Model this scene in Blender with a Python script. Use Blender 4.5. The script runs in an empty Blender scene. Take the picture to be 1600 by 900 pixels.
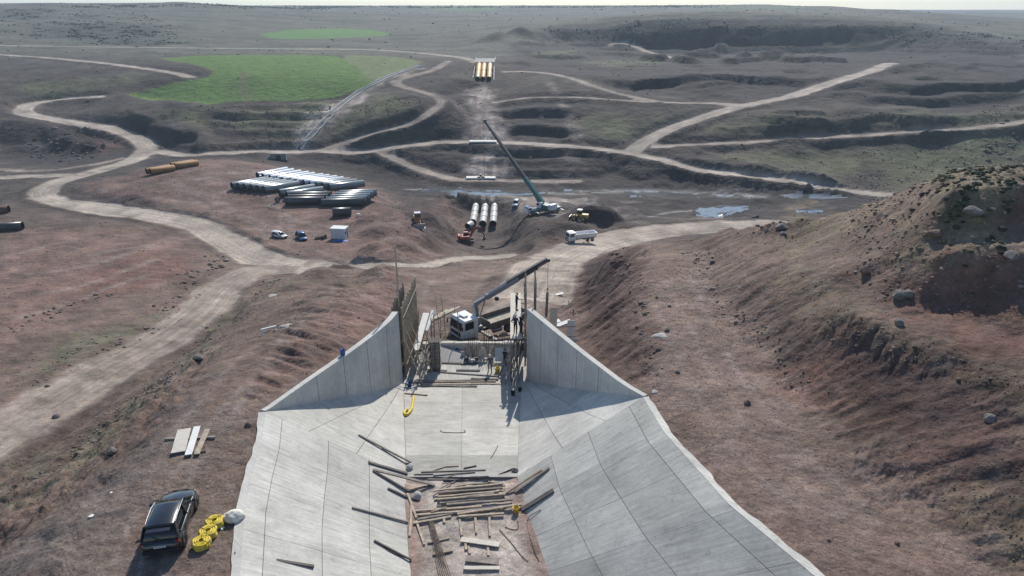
import bpy, bmesh, math, random
import numpy as np
from mathutils import Vector, Matrix

random.seed(7)
rng = np.random.default_rng(11)
R = math.radians
S = bpy.context.scene
COL = S.collection

# ------------------------------------------------------------------ camera, sky, sun, exposure
CAM_H = 25.0
PITCH = 22.4
FPX = 1067.0                      # focal length in pixels of the 1600 px wide picture
cam = bpy.data.cameras.new('camera')
cam.sensor_width = 36.0
cam.lens = 36.0 * FPX / 1600.0
cam.clip_start = 0.5
cam.clip_end = 30000
camo = bpy.data.objects.new('camera', cam)
COL.objects.link(camo)
camo.location = (0, 0, CAM_H)
camo.rotation_euler = (R(90 - PITCH), 0, 0)
S.camera = camo

SUN_EL, SUN_AZ = 38.0, 9.0        # azimuth measured to the right of straight ahead (+Y)
w = bpy.data.worlds.new('World')
S.world = w
w.use_nodes = True
nt = w.node_tree
sky = nt.nodes.new('ShaderNodeTexSky')
sky.sky_type = 'NISHITA'
sky.sun_disc = False
sky.sun_elevation = R(SUN_EL)
sky.sun_rotation = R(SUN_AZ)
sky.altitude = 1000
sky.air_density = 1.0
sky.dust_density = 0.7
sky.ozone_density = 1.0
bg = nt.nodes['Background']
bg.inputs[1].default_value = 0.11
wb = nt.nodes.new('ShaderNodeMixRGB')           # cooler white balance of the sky's light
wb.blend_type = 'MULTIPLY'
wb.inputs[0].default_value = 1.0
wb.inputs[2].default_value = (0.93, 0.99, 1.03, 1)
nt.links.new(sky.outputs[0], wb.inputs[1])
nt.links.new(wb.outputs[0], bg.inputs[0])
sl = bpy.data.lights.new('sun', 'SUN')
sl.energy = 3.6
sl.angle = R(0.55)
sl.color = (1.0, 0.945, 0.86)
so = bpy.data.objects.new('sun', sl)
COL.objects.link(so)
sd = Vector((math.sin(R(SUN_AZ)) * math.cos(R(SUN_EL)), math.cos(R(SUN_AZ)) * math.cos(R(SUN_EL)), math.sin(R(SUN_EL))))
so.rotation_euler = sd.to_track_quat('Z', 'Y').to_euler()
S.view_settings.view_transform = 'Standard'
S.view_settings.look = 'None'
S.view_settings.gamma = 1
S.view_settings.exposure = 0.35
S.render.engine = 'CYCLES'
S.cycles.use_denoising = True
S.cycles.max_bounces = 6
S.cycles.diffuse_bounces = 4
S.cycles.glossy_bounces = 3
S.cycles.transmission_bounces = 4
S.cycles.transparent_max_bounces = 6
S.cycles.volume_bounces = 1
S.cycles.caustics_reflective = False
S.cycles.caustics_refractive = False

ST, CT = math.sin(R(PITCH)), math.cos(R(PITCH))

def ray(px, py):
    """direction of the sight line through a point of the photograph, scaled to depth 1"""
    v = (450 - py) / FPX
    return (px - 800) / FPX, CT + v * ST, -ST + v * CT

def onz(px, py, Z):
    """the point of that sight line at height Z"""
    dx, dy, dz = ray(px, py)
    t = (Z - CAM_H) / dz
    return Vector((dx * t, dy * t, Z))

# ------------------------------------------------------------------ names, labels
def tag(o, label=None, cat=None, group=None, kind=None):
    if label: o['label'] = label
    if cat: o['category'] = cat
    if group: o['group'] = group
    if kind: o['kind'] = kind
    return o

def empty(name, loc=(0, 0, 0), rz=0.0, label=None, cat=None, group=None):
    o = bpy.data.objects.new(name, None)
    COL.objects.link(o)
    o.location = loc
    o.rotation_euler = (0, 0, rz)
    o.empty_display_size = 0.3
    return tag(o, label, cat, group)

def kids(o):
    return [c for c in bpy.data.objects if c.parent == o]

def copy_tree(o, parent=None):
    c = o.copy()
    COL.objects.link(c)
    if parent is not None:
        c.parent = parent
    for ch in kids(o):
        copy_tree(ch, c)
    return c

# ------------------------------------------------------------------ materials
def mat(name, col, rough=0.6, metal=0.0, var=0.25, scale=3.0, bump=0.0, dust=0.0, dustcol=(0.30, 0.24, 0.21), coat=0.0):
    m = bpy.data.materials.new(name)
    m.use_nodes = True
    n = m.node_tree
    b = n.nodes['Principled BSDF']
    b.inputs['Roughness'].default_value = rough
    b.inputs['Metallic'].default_value = metal
    if coat:
        b.inputs['Coat Weight'].default_value = coat
    tc = n.nodes.new('ShaderNodeTexCoord')
    nz = n.nodes.new('ShaderNodeTexNoise')
    nz.inputs['Scale'].default_value = scale
    nz.inputs['Detail'].default_value = 6
    nz.inputs['Roughness'].default_value = 0.65
    n.links.new(tc.outputs['Object'], nz.inputs['Vector'])
    rp = n.nodes.new('ShaderNodeValToRGB')
    e = rp.color_ramp.elements
    e[0].position, e[1].position = 0.28, 0.72
    e[0].color = (*[c * (1 - var) for c in col], 1)
    e[1].color = (*[min(1, c * (1 + var)) for c in col], 1)
    n.links.new(nz.outputs['Fac'], rp.inputs['Fac'])
    out = rp.outputs['Color']
    if dust:
        nz2 = n.nodes.new('ShaderNodeTexNoise')
        nz2.inputs['Scale'].default_value = scale * 0.6
        nz2.inputs['Detail'].default_value = 8
        n.links.new(tc.outputs['Object'], nz2.inputs['Vector'])
        mr = n.nodes.new('ShaderNodeMapRange')
        mr.inputs[1].default_value = 0.4
        mr.inputs[2].default_value = 0.75
        mr.inputs[4].default_value = dust
        n.links.new(nz2.outputs['Fac'], mr.inputs[0])
        mx = n.nodes.new('ShaderNodeMixRGB')
        mx.inputs[2].default_value = (*dustcol, 1)
        n.links.new(mr.outputs[0], mx.inputs[0])
        n.links.new(out, mx.inputs[1])
        out = mx.outputs[0]
    n.links.new(out, b.inputs['Base Color'])
    if bump:
        bp = n.nodes.new('ShaderNodeBump')
        bp.inputs['Strength'].default_value = 0.6
        bp.inputs['Distance'].default_value = bump
        n.links.new(nz.outputs['Fac'], bp.inputs['Height'])
        n.links.new(bp.outputs[0], b.inputs['Normal'])
    return m

M = {}
M['wood'] = mat('timber', (0.40, 0.33, 0.25), 0.85, var=0.45, scale=2.2)
M['wood_grey'] = mat('weathered_timber', (0.25, 0.22, 0.19), 0.9, var=0.45, scale=2.2)
M['wood_dark'] = mat('old_dark_timber', (0.11, 0.095, 0.085), 0.9, var=0.4, scale=2.2)
M['ply'] = mat('formwork_board', (0.58, 0.54, 0.46), 0.8, var=0.2, scale=1.5, dust=0.3)
M['plywhite'] = mat('pale_board', (0.72, 0.72, 0.68), 0.7, var=0.12, scale=1.5)
M['steel'] = mat('dull_steel', (0.30, 0.30, 0.30), 0.45, 0.8, var=0.3, scale=1.0)
M['rust'] = mat('rusty_steel', (0.17, 0.095, 0.06), 0.8, 0.2, var=0.4, scale=2.0)
M['blackpaint'] = mat('black_car_paint', (0.008, 0.009, 0.011), 0.16, 0.0, var=0.1, scale=1.0, coat=0.6, dust=0.06)
M['glass'] = mat('dark_glass', (0.012, 0.015, 0.018), 0.08, 0.0, var=0.1)
M['rubber'] = mat('rubber', (0.02, 0.019, 0.018), 0.85, var=0.2, dust=0.4)
M['alloy'] = mat('wheel_alloy', (0.32, 0.32, 0.33), 0.35, 0.8, var=0.1)
M['chrome'] = mat('chrome', (0.30, 0.31, 0.33), 0.4, 0.8, var=0.1)
M['redlamp'] = mat('red_lamp', (0.22, 0.012, 0.012), 0.25, var=0.1)
M['headlamp'] = mat('headlamp', (0.6, 0.62, 0.64), 0.15, var=0.05)
M['plate'] = mat('licence_plate', (0.62, 0.63, 0.66), 0.5, var=0.04)
M['ink'] = mat('ink', (0.02, 0.02, 0.03), 0.6, var=0.05)
M['whitepaint'] = mat('white_vehicle_paint', (0.74, 0.75, 0.75), 0.35, var=0.05, scale=1.0, dust=0.3)
M['greypaint'] = mat('grey_crane_paint', (0.22, 0.25, 0.27), 0.45, var=0.15, dust=0.3)
M['darkpaint'] = mat('dark_crane_paint', (0.045, 0.05, 0.055), 0.5, var=0.2, dust=0.15)
M['chassis'] = mat('chassis', (0.035, 0.033, 0.032), 0.7, var=0.3, dust=0.3)
M['bedsteel'] = mat('truck_bed_steel', (0.13, 0.115, 0.095), 0.7, var=0.3, dust=0.4)
M['beddust'] = mat('dusty_bed_floor', (0.40, 0.36, 0.28), 0.9, var=0.3, scale=1.2)
M['teal'] = mat('teal_crane_paint', (0.035, 0.15, 0.135), 0.45, var=0.15, dust=0.15)
M['red'] = mat('red_machine_paint', (0.36, 0.055, 0.022), 0.5, var=0.2, dust=0.2)
M['orange'] = mat('orange_machine_paint', (0.42, 0.17, 0.05), 0.5, var=0.2, dust=0.3)
M['yellow'] = mat('yellow_machine_paint', (0.50, 0.33, 0.06), 0.5, var=0.2, dust=0.3)
M['hose'] = mat('yellow_hose', (0.70, 0.52, 0.015), 0.6, var=0.25, scale=6, dust=0.45)
M['yellowplastic'] = mat('yellow_plastic', (0.72, 0.52, 0.03), 0.5, var=0.1)
M['blueplastic'] = mat('blue_plastic', (0.02, 0.07, 0.28), 0.45, var=0.15)
M['bluetarp'] = mat('blue_tarp', (0.03, 0.12, 0.38), 0.6, var=0.25, scale=2, bump=0.1)
M['bluecar'] = mat('blue_car_paint', (0.06, 0.12, 0.25), 0.3, 0.3, var=0.08)
M['sack'] = mat('white_sack', (0.72, 0.68, 0.58), 0.8, var=0.25, scale=5, bump=0.05)
M['pipe'] = mat('steel_pipe_coating', (0.17, 0.20, 0.21), 0.30, 0.35, var=0.2, scale=0.25, dust=0.12)
M['pipeblack'] = mat('black_pipe_coating', (0.040, 0.048, 0.054), 0.36, 0.15, var=0.25, scale=0.3, dust=0.12)
M['pipebright'] = mat('bright_pipe_coating', (0.62, 0.64, 0.65), 0.25, 0.55, var=0.12, scale=0.3)
M['pipegrey'] = mat('grey_pipe_coating', (0.42, 0.42, 0.41), 0.5, 0.15, var=0.2, scale=0.5, dust=0.2)
M['pipedark'] = mat('pipe_inside', (0.022, 0.022, 0.024), 0.8, var=0.2)
M['pipeyellow'] = mat('ochre_pipe_coating', (0.46, 0.30, 0.10), 0.55, 0.1, var=0.25, scale=0.5, dust=0.2)
M['piperust'] = mat('rust_orange_pipe', (0.26, 0.135, 0.045), 0.7, 0.1, var=0.3, scale=0.5)
M['skin'] = mat('skin', (0.42, 0.25, 0.18), 0.6, var=0.05)
M['hair'] = mat('dark_hair', (0.02, 0.016, 0.014), 0.7, var=0.1)
M['navy'] = mat('navy_workwear', (0.018, 0.022, 0.038), 0.85, var=0.25, scale=6)
M['blackcloth'] = mat('black_workwear', (0.012, 0.012, 0.014), 0.9, var=0.25, scale=6)
M['greycloth'] = mat('grey_workwear', (0.10, 0.10, 0.10), 0.9, var=0.25, scale=6)
M['hatwhite'] = mat('white_helmet', (0.75, 0.75, 0.72), 0.35, var=0.05)
M['hatyellow'] = mat('yellow_helmet', (0.65, 0.48, 0.05), 0.35, var=0.05)
M['limewash'] = mat('pale_lime_heap', (0.38, 0.37, 0.35), 0.95, var=0.15, scale=3)
M['stone'] = mat('grey_stone', (0.17, 0.155, 0.14), 0.95, var=0.45, scale=1.5, bump=0.1)
M['redstone'] = mat('reddish_stone', (0.15, 0.105, 0.085), 0.95, var=0.4, scale=1.5, bump=0.1)
M['paper'] = mat('scrap_paper', (0.75, 0.74, 0.70), 0.8, var=0.05)
M['rod'] = mat('reinforcing_steel', (0.10, 0.075, 0.06), 0.7, 0.3, var=0.3)

# ------------------------------------------------------------------ mesh collector
class MB:
    def __init__(s):
        s.v, s.f, s.m = [], [], []
        s.mats = []
        s.smooth = []
    def mi(s, m):
        if m not in s.mats: s.mats.append(m)
        return s.mats.index(m)
    def add(s, vs, fs, m, smooth=False, T=None):
        k = len(s.v)
        if T is not None: vs = [T @ Vector(v) for v in vs]
        s.v += [tuple(v) for v in vs]
        i = s.mi(m)
        for f in fs:
            s.f.append([k + j for j in f]); s.m.append(i); s.smooth.append(smooth)
        return s
    def box(s, c, d, m, T=None, bev=0.0, taper=1.0):
        """box centred at c with full sizes d; bev chamfers the upright edges; taper shrinks the top"""
        x, y, z = d[0] / 2, d[1] / 2, d[2] / 2
        if bev > 0:
            b = min(bev, x * 0.9, y * 0.9)
            bz = min(bev, z * 0.9)
            def ring(zz, i, k):
                X, Y = (x - i) * k, (y - i) * k
                return [(X - b, -Y, zz), (X, -Y + b, zz), (X, Y - b, zz), (X - b, Y, zz), (-X + b, Y, zz), (-X, Y - b, zz), (-X, -Y + b, zz), (-X + b, -Y, zz)]
            b *= 0.7
            vs = ring(-z, bz * 0.7, 1) + ring(-z + bz, 0, 1) + ring(z - bz, 0, taper) + ring(z, bz * 0.7, taper)
            fs = [[7, 6, 5, 4, 3, 2, 1, 0], list(range(24, 32))]
            for r in range(3):
                for i in range(8):
                    j = (i + 1) % 8
                    fs.append([r * 8 + i, r * 8 + j, r * 8 + 8 + j, r * 8 + 8 + i])
        else:
            t = taper
            vs = [(-x, -y, -z), (x, -y, -z), (x, y, -z), (-x, y, -z), (-x * t, -y * t, z), (x * t, -y * t, z), (x * t, y * t, z), (-x * t, y * t, z)]
            fs = [[3, 2, 1, 0], [4, 5, 6, 7], [0, 1, 5, 4], [1, 2, 6, 5], [2, 3, 7, 6], [3, 0, 4, 7]]
        vs = [(a + c[0], b_ + c[1], e + c[2]) for a, b_, e in vs]
        return s.add(vs, fs, m, False, T)
    def bar(s, p, q, wd, ht, m, up=(0, 0, 1), T=None, w2=None, h2=None):
        """rectangular bar from p to q"""
        p, q = Vector(p), Vector(q)
        d = (q - p).normalized()
        u = Vector(up)
        if abs(d.dot(u)) > 0.98: u = Vector((1, 0, 0))
        sx = d.cross(u).normalized()
        uz = sx.cross(d).normalized()
        w2 = wd if w2 is None else w2
        h2 = ht if h2 is None else h2
        vs = []
        for c, a, b in ((p, wd, ht), (q, w2, h2)):
            for i, j in ((-1, -1), (1, -1), (1, 1), (-1, 1)):
                vs.append(c + sx * a / 2 * i + uz * b / 2 * j)
        return s.add(vs, [[0, 1, 2, 3], [7, 6, 5, 4], [1, 0, 4, 5], [2, 1, 5, 6], [3, 2, 6, 7], [0, 3, 7, 4]], m, False, T)
    def tube(s, pts, r, m, seg=10, T=None, cap=True, r2=None):
        """round tube through pts (r may be a list)"""
        pts = [Vector(p) for p in pts]
        n = len(pts)
        rs = r if isinstance(r, (list, tuple)) else [r + (r2 - r) * i / max(1, n - 1) if r2 is not None else r for i in range(n)]
        vs, fs = [], []
        ref = None
        for i, p in enumerate(pts):
            d = (pts[min(i + 1, n - 1)] - pts[max(i - 1, 0)]).normalized()
            if ref is None:
                ref = Vector((0, 0, 1)) if abs(d.z) < 0.9 else Vector((1, 0, 0))
            a = d.cross(ref).normalized()
            ref = a.cross(d).normalized()
            for k in range(seg):
                t = 2 * math.pi * k / seg
                vs.append(p + (a * math.cos(t) + ref * math.sin(t)) * rs[i])
        for i in range(n - 1):
            for k in range(seg):
                j = (k + 1) % seg
                fs.append([i * seg + k, i * seg + j, (i + 1) * seg + j, (i + 1) * seg + k])
        s.add(vs, fs, m, True, T)
        if cap:
            s.add(vs[:seg], [list(range(seg))[::-1]], m, False, T)
            s.add(vs[-seg:], [list(range(seg))], m, False, T)
        return s
    def lathe(s, prof, m, seg=24, T=None, closed=False):
        """profile [(r, z)] turned about z"""
        vs, fs = [], []
        for r, z in prof:
            for k in range(seg):
                t = 2 * math.pi * k / seg
                vs.append((r * math.cos(t), r * math.sin(t), z))
        n = len(prof)
        for i in range(n if closed else n - 1):
            i2 = (i + 1) % n
            for k in range(seg):
                j = (k + 1) % seg
                fs.append([i * seg + k, i * seg + j, i2 * seg + j, i2 * seg + k])
        return s.add(vs, fs, m, True, T)
    def prism(s, poly, y0, y1, m, T=None, smooth=False):
        """polygon in x, z extruded from y0 to y1"""
        n = len(poly)
        vs = [(x, y0, z) for x, z in poly] + [(x, y1, z) for x, z in poly]
        fs = [list(range(n)), list(range(n, 2 * n))[::-1]] + [[(i + 1) % n, i, n + i, n + (i + 1) % n] for i in range(n)]
        return s.add(vs, fs, m, smooth, T)
    def build(s, name, parent=None, loc=None, rot=None):
        me = bpy.data.meshes.new(name)
        me.from_pydata(s.v, [], s.f)
        for m in s.mats: me.materials.append(M[m] if isinstance(m, str) else m)
        me.polygons.foreach_set('material_index', s.m)
        me.polygons.foreach_set('use_smooth', s.smooth)
        bm = bmesh.new()
        bm.from_mesh(me)
        bmesh.ops.recalc_face_normals(bm, faces=bm.faces)
        bm.to_mesh(me)
        bm.free()
        me.update()
        o = bpy.data.objects.new(name, me)
        COL.objects.link(o)
        if parent is not None: o.parent = parent
        if loc is not None: o.location = loc
        if rot is not None: o.rotation_euler = rot
        return o

def recentre(o):
    """move a mesh object's origin to the middle of its base"""
    me = o.data
    n = len(me.vertices)
    a = np.empty(n * 3, np.float32)
    me.vertices.foreach_get('co', a)
    a = a.reshape(-1, 3)
    c = np.array([(a[:, 0].min() + a[:, 0].max()) / 2, (a[:, 1].min() + a[:, 1].max()) / 2, a[:, 2].min()], np.float32)
    me.vertices.foreach_set('co', (a - c).ravel())
    o.location = Vector(o.location) + Vector([float(x) for x in c])
    me.update()
    return o
# ------------------------------------------------------------------ noise
_perm = rng.permutation(512)
_perm = np.concatenate([_perm, _perm, _perm])
_val = rng.uniform(-1, 1, 512)
def vnoise(x, y, seed=0):
    xi = np.floor(x).astype(np.int64); yi = np.floor(y).astype(np.int64)
    fx = x - xi; fy = y - yi
    ux = fx * fx * fx * (fx * (fx * 6 - 15) + 10); uy = fy * fy * fy * (fy * (fy * 6 - 15) + 10)
    def h(i, j): return _val[_perm[(_perm[(i + seed * 37) & 511] + j) & 511] & 511]
    a = h(xi, yi); b = h(xi + 1, yi); c = h(xi, yi + 1); d = h(xi + 1, yi + 1)
    return (a + (b - a) * ux) * (1 - uy) + (c + (d - c) * ux) * uy
def fbm(x, y, oct=4, seed=0, gain=0.5):
    s = 0; a = 1; t = 0
    for o in range(oct):
        s = s + a * vnoise(x * 2 ** o + 17.3 * o, y * 2 ** o - 9.1 * o, seed + o); t += a; a *= gain
    return s / t
def sstep(e0, e1, x):
    t = np.clip((x - e0) / (e1 - e0), 0, 1)
    return t * t * (3 - 2 * t)

# ------------------------------------------------------------------ the lie of the land: spot heights
# (x, y of the photograph, height above the canal bank); a 4th value = distance, height follows from it
SPOT = [
 # left bank of the canal: car platform, its shoulder, the embankment down to the haul road
 (365,900,0),(375,790,0),(388,735,0),(402,690,0),(413,643,0),(300,890,0),(250,850,0),(200,890,0),(100,890,-.2),(300,760,0),(250,800,0),(180,780,-.2),
 (300,690,0),(230,690,-.3),(330,640,-.2),(390,640,0),(150,760,-.9),(60,850,-1.6),(200,700,-.9),(270,620,-1.6),(320,575,-2.4),(380,530,-3.2),
 (350,610,-.7),(385,580,-1.0),(420,545,-1.8),(450,500,-3.8),(480,460,-7),(520,440,-10),
 (0,850,-4.5),(60,780,-5.5),(130,700,-6.5),(200,640,-7.8),(262,580,-9.6),(330,510,-13),(380,470,-15.5),(440,437,-19),
 # haul road past the bank, field on its far side
 (0,680,-11.5),(60,642,-12.6),(120,604,-13.8),(200,559,-15.9),(270,520,-18),(320,480,-20.2),(370,432,-23),(440,417,-24),(490,415,-24),
 (0,600,-15),(0,560,-17),(100,560,-16.6),(0,480,-20),(100,490,-19.6),(200,470,-20.4),(200,400,-23),(100,420,-22.4),(0,410,-22.6),(290,400,-24),(320,420,-23.5),
 (0,360,-24.5),(100,350,-25),(200,352,-25.5),(270,370,-25.5),(318,385,-24.6),(0,330,-26),
 # switchback road
 (400,405,-24.6),(360,380,-25.2),(300,347,-26),(200,331,-26.6),(120,321,-27),(72,306,-27.4),(90,285,-28),(170,262,-29),(228,240,-30),(222,220,-29.2),
 (190,208,-28),(140,196,-26),(95,188,-24.6),(45,176,-22.5),(60,160,-20.5),(150,150,-17.5),
 (0,300,-28),(0,275,-29),(150,272,-29),(60,262,-30),(0,255,-30.5),(100,240,-32),(60,225,-31),(20,225,-31),(150,240,-31.5),(40,205,-26),(120,205,-27.2),
 # pipe yard
 (150,285,-26.4),(180,300,-25),(260,280,-24.2),(340,250,-24.8),(300,262,-24.2),(430,270,-25),(560,290,-26),(350,310,-25.4),(450,330,-26),(560,330,-26.5),(420,360,-26.2),(480,372,-26.4),
 (540,372,-26.4),(590,320,-27),(230,310,-25.4),(400,385,-25.4),(470,400,-25.4),(600,350,-25.5),(560,400,-24),(620,385,-23),(520,410,-24),
 (340,325,-26),(280,318,-26),
 # north of the yard, west side of the valley
 (300,243,-30),(360,240,-30),(438,239,-30.5),(438,250,-34),(500,236,-30.5),(560,255,-35),(620,275,-37),(590,234,-30.5),(640,258,-34),(690,275,-36.5),
 (640,228,-29.5),(700,222,-28.6),(755,222,-28),(755,250,-32),(755,280,-36),(720,281,-36.3),(650,297,-38.4),(755,298,-38.4),(700,297,-38.6),
 (600,297,-37),(590,305,-33),(640,308,-33.5),(660,320,-32.5),(620,330,-30.5),(650,345,-28.6),(640,372,-27.2),(680,395,-30),(640,405,-26.5),
 # excavated pit with the three pipelines
 (735,345,-37.6),(775,345,-37.6),(755,365,-37.6),(700,378,-36.4),(740,385,-37),(790,378,-37),(755,318,-35),(700,318,-33.5),(800,322,-34),(815,335,-32.4),(850,338,-31.6),
 (800,400,-33.5),(720,400,-32.5),(660,410,-28.5),(880,365,-29.6),(850,372,-30.2),(870,345,-31),(890,352,-29.5),(860,325,-33.5),(850,312,-36),(820,312,-35.5),(920,345,-31.5),
 (940,355,-31),(900,375,-30.5),(860,385,-31.5),
 # haul road up from the valley
 (1150,354,-32.6),(1090,355,-32),(1020,362,-31),(960,371,-29.5),(900,388,-26.5),(862,410,-22),(845,440,-16.5),(820,465,-12.5),(790,495,-9.3),
 (1000,335,-35.5),(1100,340,-34.5),(950,325,-36.5),(1000,318,-37.5),(900,300,-38.4),(1000,302,-38.4),(1100,302,-38.2),(1130,328,-38),(1200,310,-38),(1280,312,-37.6),(1050,325,-37.4),(1250,328,-36.5),
 (1330,318,-36.8),
 # ground round the truck and below the open end of the structure
 (800,520,-7.0),(740,527,-7.0),(690,525,-7.0),(660,525,-7.1),(700,495,-7.6),(650,490,-7.6),(740,470,-10.5),(700,440,-15.5),(760,440,-15.5),(740,420,-19),(800,440,-15),(650,460,-11.5),(650,430,-17),(700,412,-25),(780,405,-25.5),
 (630,520,-6.6),(840,500,-7.4),
 # cutting left of the structure
 (420,625,-.1),(470,600,-.9),(520,560,-2.4),(560,525,-3.8),(590,500,-5.2),(615,490,-6.4),(500,520,-2.9),(540,480,-5.5),(580,450,-10),(610,430,-14.5),(560,430,-14),(600,418,-17.5),
 # cutting right of the structure
 (985,600,-.4),(940,565,-2.4),(900,530,-4.6),(870,490,-7),(880,450,-11.5),(870,432,-14),(890,405,-17),(1010,590,.1),(1000,540,.2),(990,490,0),(960,520,-2),(930,480,-4),(1000,440,-.4),(960,430,-2.8),(920,440,-7),
 (1020,400,-1.6),(980,398,-3.6),(930,395,-8.5),(900,400,-14),(1000,384,-4.6),(960,385,-8),(1060,375,-4.6),(1100,365,-6),
 # right berm road and its continuation
 (1045,675,.4),(1148,788,.9),(1280,897,1.3),(1100,700,.5),(1200,800,.9),(1350,895,1.3),(1150,700,.6),(1250,800,1.0),(1450,900,1.3),(1040,520,.2),(1080,520,.3),(1100,600,.4),(1180,650,.6),(1060,450,-.2),(1110,450,0),(1080,410,-1.4),(1120,400,-1.4),
 (1150,349,-1.2),(1162,351,.6),(1205,342,2.4),(1242,332,4.2),(1302,324,5.6),(1351,309,7.2),(1385,302,8.6),(1423,288,10.2),(1472,271,12.0),(1530,266,12.5),(1600,261,12.8),
 (1230,360,2.9),(1290,370,4.9),(1300,420,5.0),(1370,350,7.4),(1400,400,7.2),(1410,430,6.6),(1540,408,8.5),(1520,392,8.9),(1600,392,8.9),(1430,330,9.3),(1550,282,12.3),(1450,310,10.2),
 (1550,520,5.4),(1060,430,-.3),(1080,410,-1.2),(1120,400,-.9),
 # far side of the valley, centre
 (755,200,-24.5),(755,180,-21),(755,150,-16),(755,126,-11.5),(730,126,-11),(780,126,-11),(755,100,-6),(755,90,-4),(690,120,-10),(820,118,-9.5),(690,158,-15.5),(640,200,-24),(670,175,-18),
 (560,215,-27.5),(510,232,-30),(480,215,-27),(620,130,-10.5),(640,150,-13),(600,190,-21.5),(560,160,-17),(520,160,-17.5),
 (400,158,-16.5),(240,157,-18),(250,120,-10.5),(400,120,-10),(550,120,-9.5),(580,127,-10.2),(330,87,-3.6),(500,86,-3.4),(640,100,-6.2),(600,90,-4),(200,145,-16.5),
 (400,200,-24),(330,205,-25.5),(300,225,-28.5),(420,225,-28),(200,185,-22),(260,190,-23.5),
 (0,85,-4.6),(100,92,-5.6),(200,103,-7.4),(297,121,-11),(0,130,-13),(100,130,-13.5),(0,160,-18.5),(160,125,-12),(240,112,-9.5),
 (850,224,-28.6),(960,236,-30),(1000,243,-30.6),(1060,257,-32),(1110,267,-33),(1200,282,-34.6),(1290,291,-35.4),(1375,302,-36),(850,260,-34),(960,270,-36),(1060,285,-37.3),
 (1000,225,-28.4),(1085,188,-21.8),(1140,170,-18.6),(1200,157,-16.2),(1270,139,-13),(1340,117,-9),(1390,100,-6),
 (1050,161,-16.6),(980,155,-15.6),(900,153,-15.8),(820,153,-16),(940,138,-12.6),(880,118,-9.2),(830,112,-8.4),(1050,200,-23.8),(960,205,-24.4),(930,185,-21.5),(860,180,-20.8),
 (1130,225,-28),(1300,213,-25.8),(1440,203,-23.6),(1600,187,-19.8),(1150,205,-24.6),(1300,190,-21.8),(1450,180,-19.6),(1600,165,-16.5),
 (1130,240,-31.5),(1250,260,-33.8),(1300,235,-30.8),(1450,230,-29.4),(1600,220,-27),(1400,290,-36.6),(1500,270,-34.5),(1600,260,-33),(1350,275,-35),
 # quarry on the right and the scarp behind it
 (1000,130,-13.5),(1150,140,-15.8),(1250,125,-13),(900,100,-9.0),(1000,108,-10.0),(1100,118,-11),(1300,105,-10),(1450,140,-14.5),(1600,140,-14),(1500,100,-7.5),(1600,110,-8),
 (1000,80,-8),(1150,84,-8.5),(1300,84,-8.5),(1450,88,-9),(1600,100,-13),(900,84,-7),
 (760,75,0,520),(790,62,0,560),(820,52,0,620),(720,75,0,560),
 # plateau
 (-100,72,0,505),(0,70,0,520),(200,73,0,520),(400,75,0,520),(560,76,0,520),(650,80,0,500),(700,88,0,470),(700,66,0,600),
 (500,50,0,690),(600,52,0,680),(700,45,0,760),(420,50,0,690),(600,35,0,900),(800,32,0,920),(1000,30,0,880),(1200,30,0,820),(1400,32,0,790),
 (600,20,0,1400),(800,20,0,1400),(1000,18,0,1350),(1200,18,0,1150),(1350,20,0,1020),
 (500,10.5,0,3200),(700,10.5,0,3300),(900,10,0,3300),(1050,9.5,0,2600),(1200,6.5,0,1750),(1300,8.5,0,1350),(1400,15,0,1150),(1480,22,0,980),(1560,40,0,800),(1600,50,0,730),(1700,70,0,640),
 (1540,19,0,3000),(1620,19,0,3000),(1500,15.5,0,5200),(1600,15,0,5200),(1560,45,0,1500),(1640,45,0,1500),(1750,15,0,5200),
 (0,60,0,560),(100,62,0,570),(250,66,0,560),(380,60,0,600),(0,40,0,660),(120,38,0,680),(260,36,0,730),(380,38,0,780),
 (0,14,0,900),(60,6,0,1000),(120,5,0,1050),(190,8,0,1100),(280,3,0,1150),(350,9,0,1300),(420,10,0,1700),(-100,14,0,900),(-250,10,0,1000),
]
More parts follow.
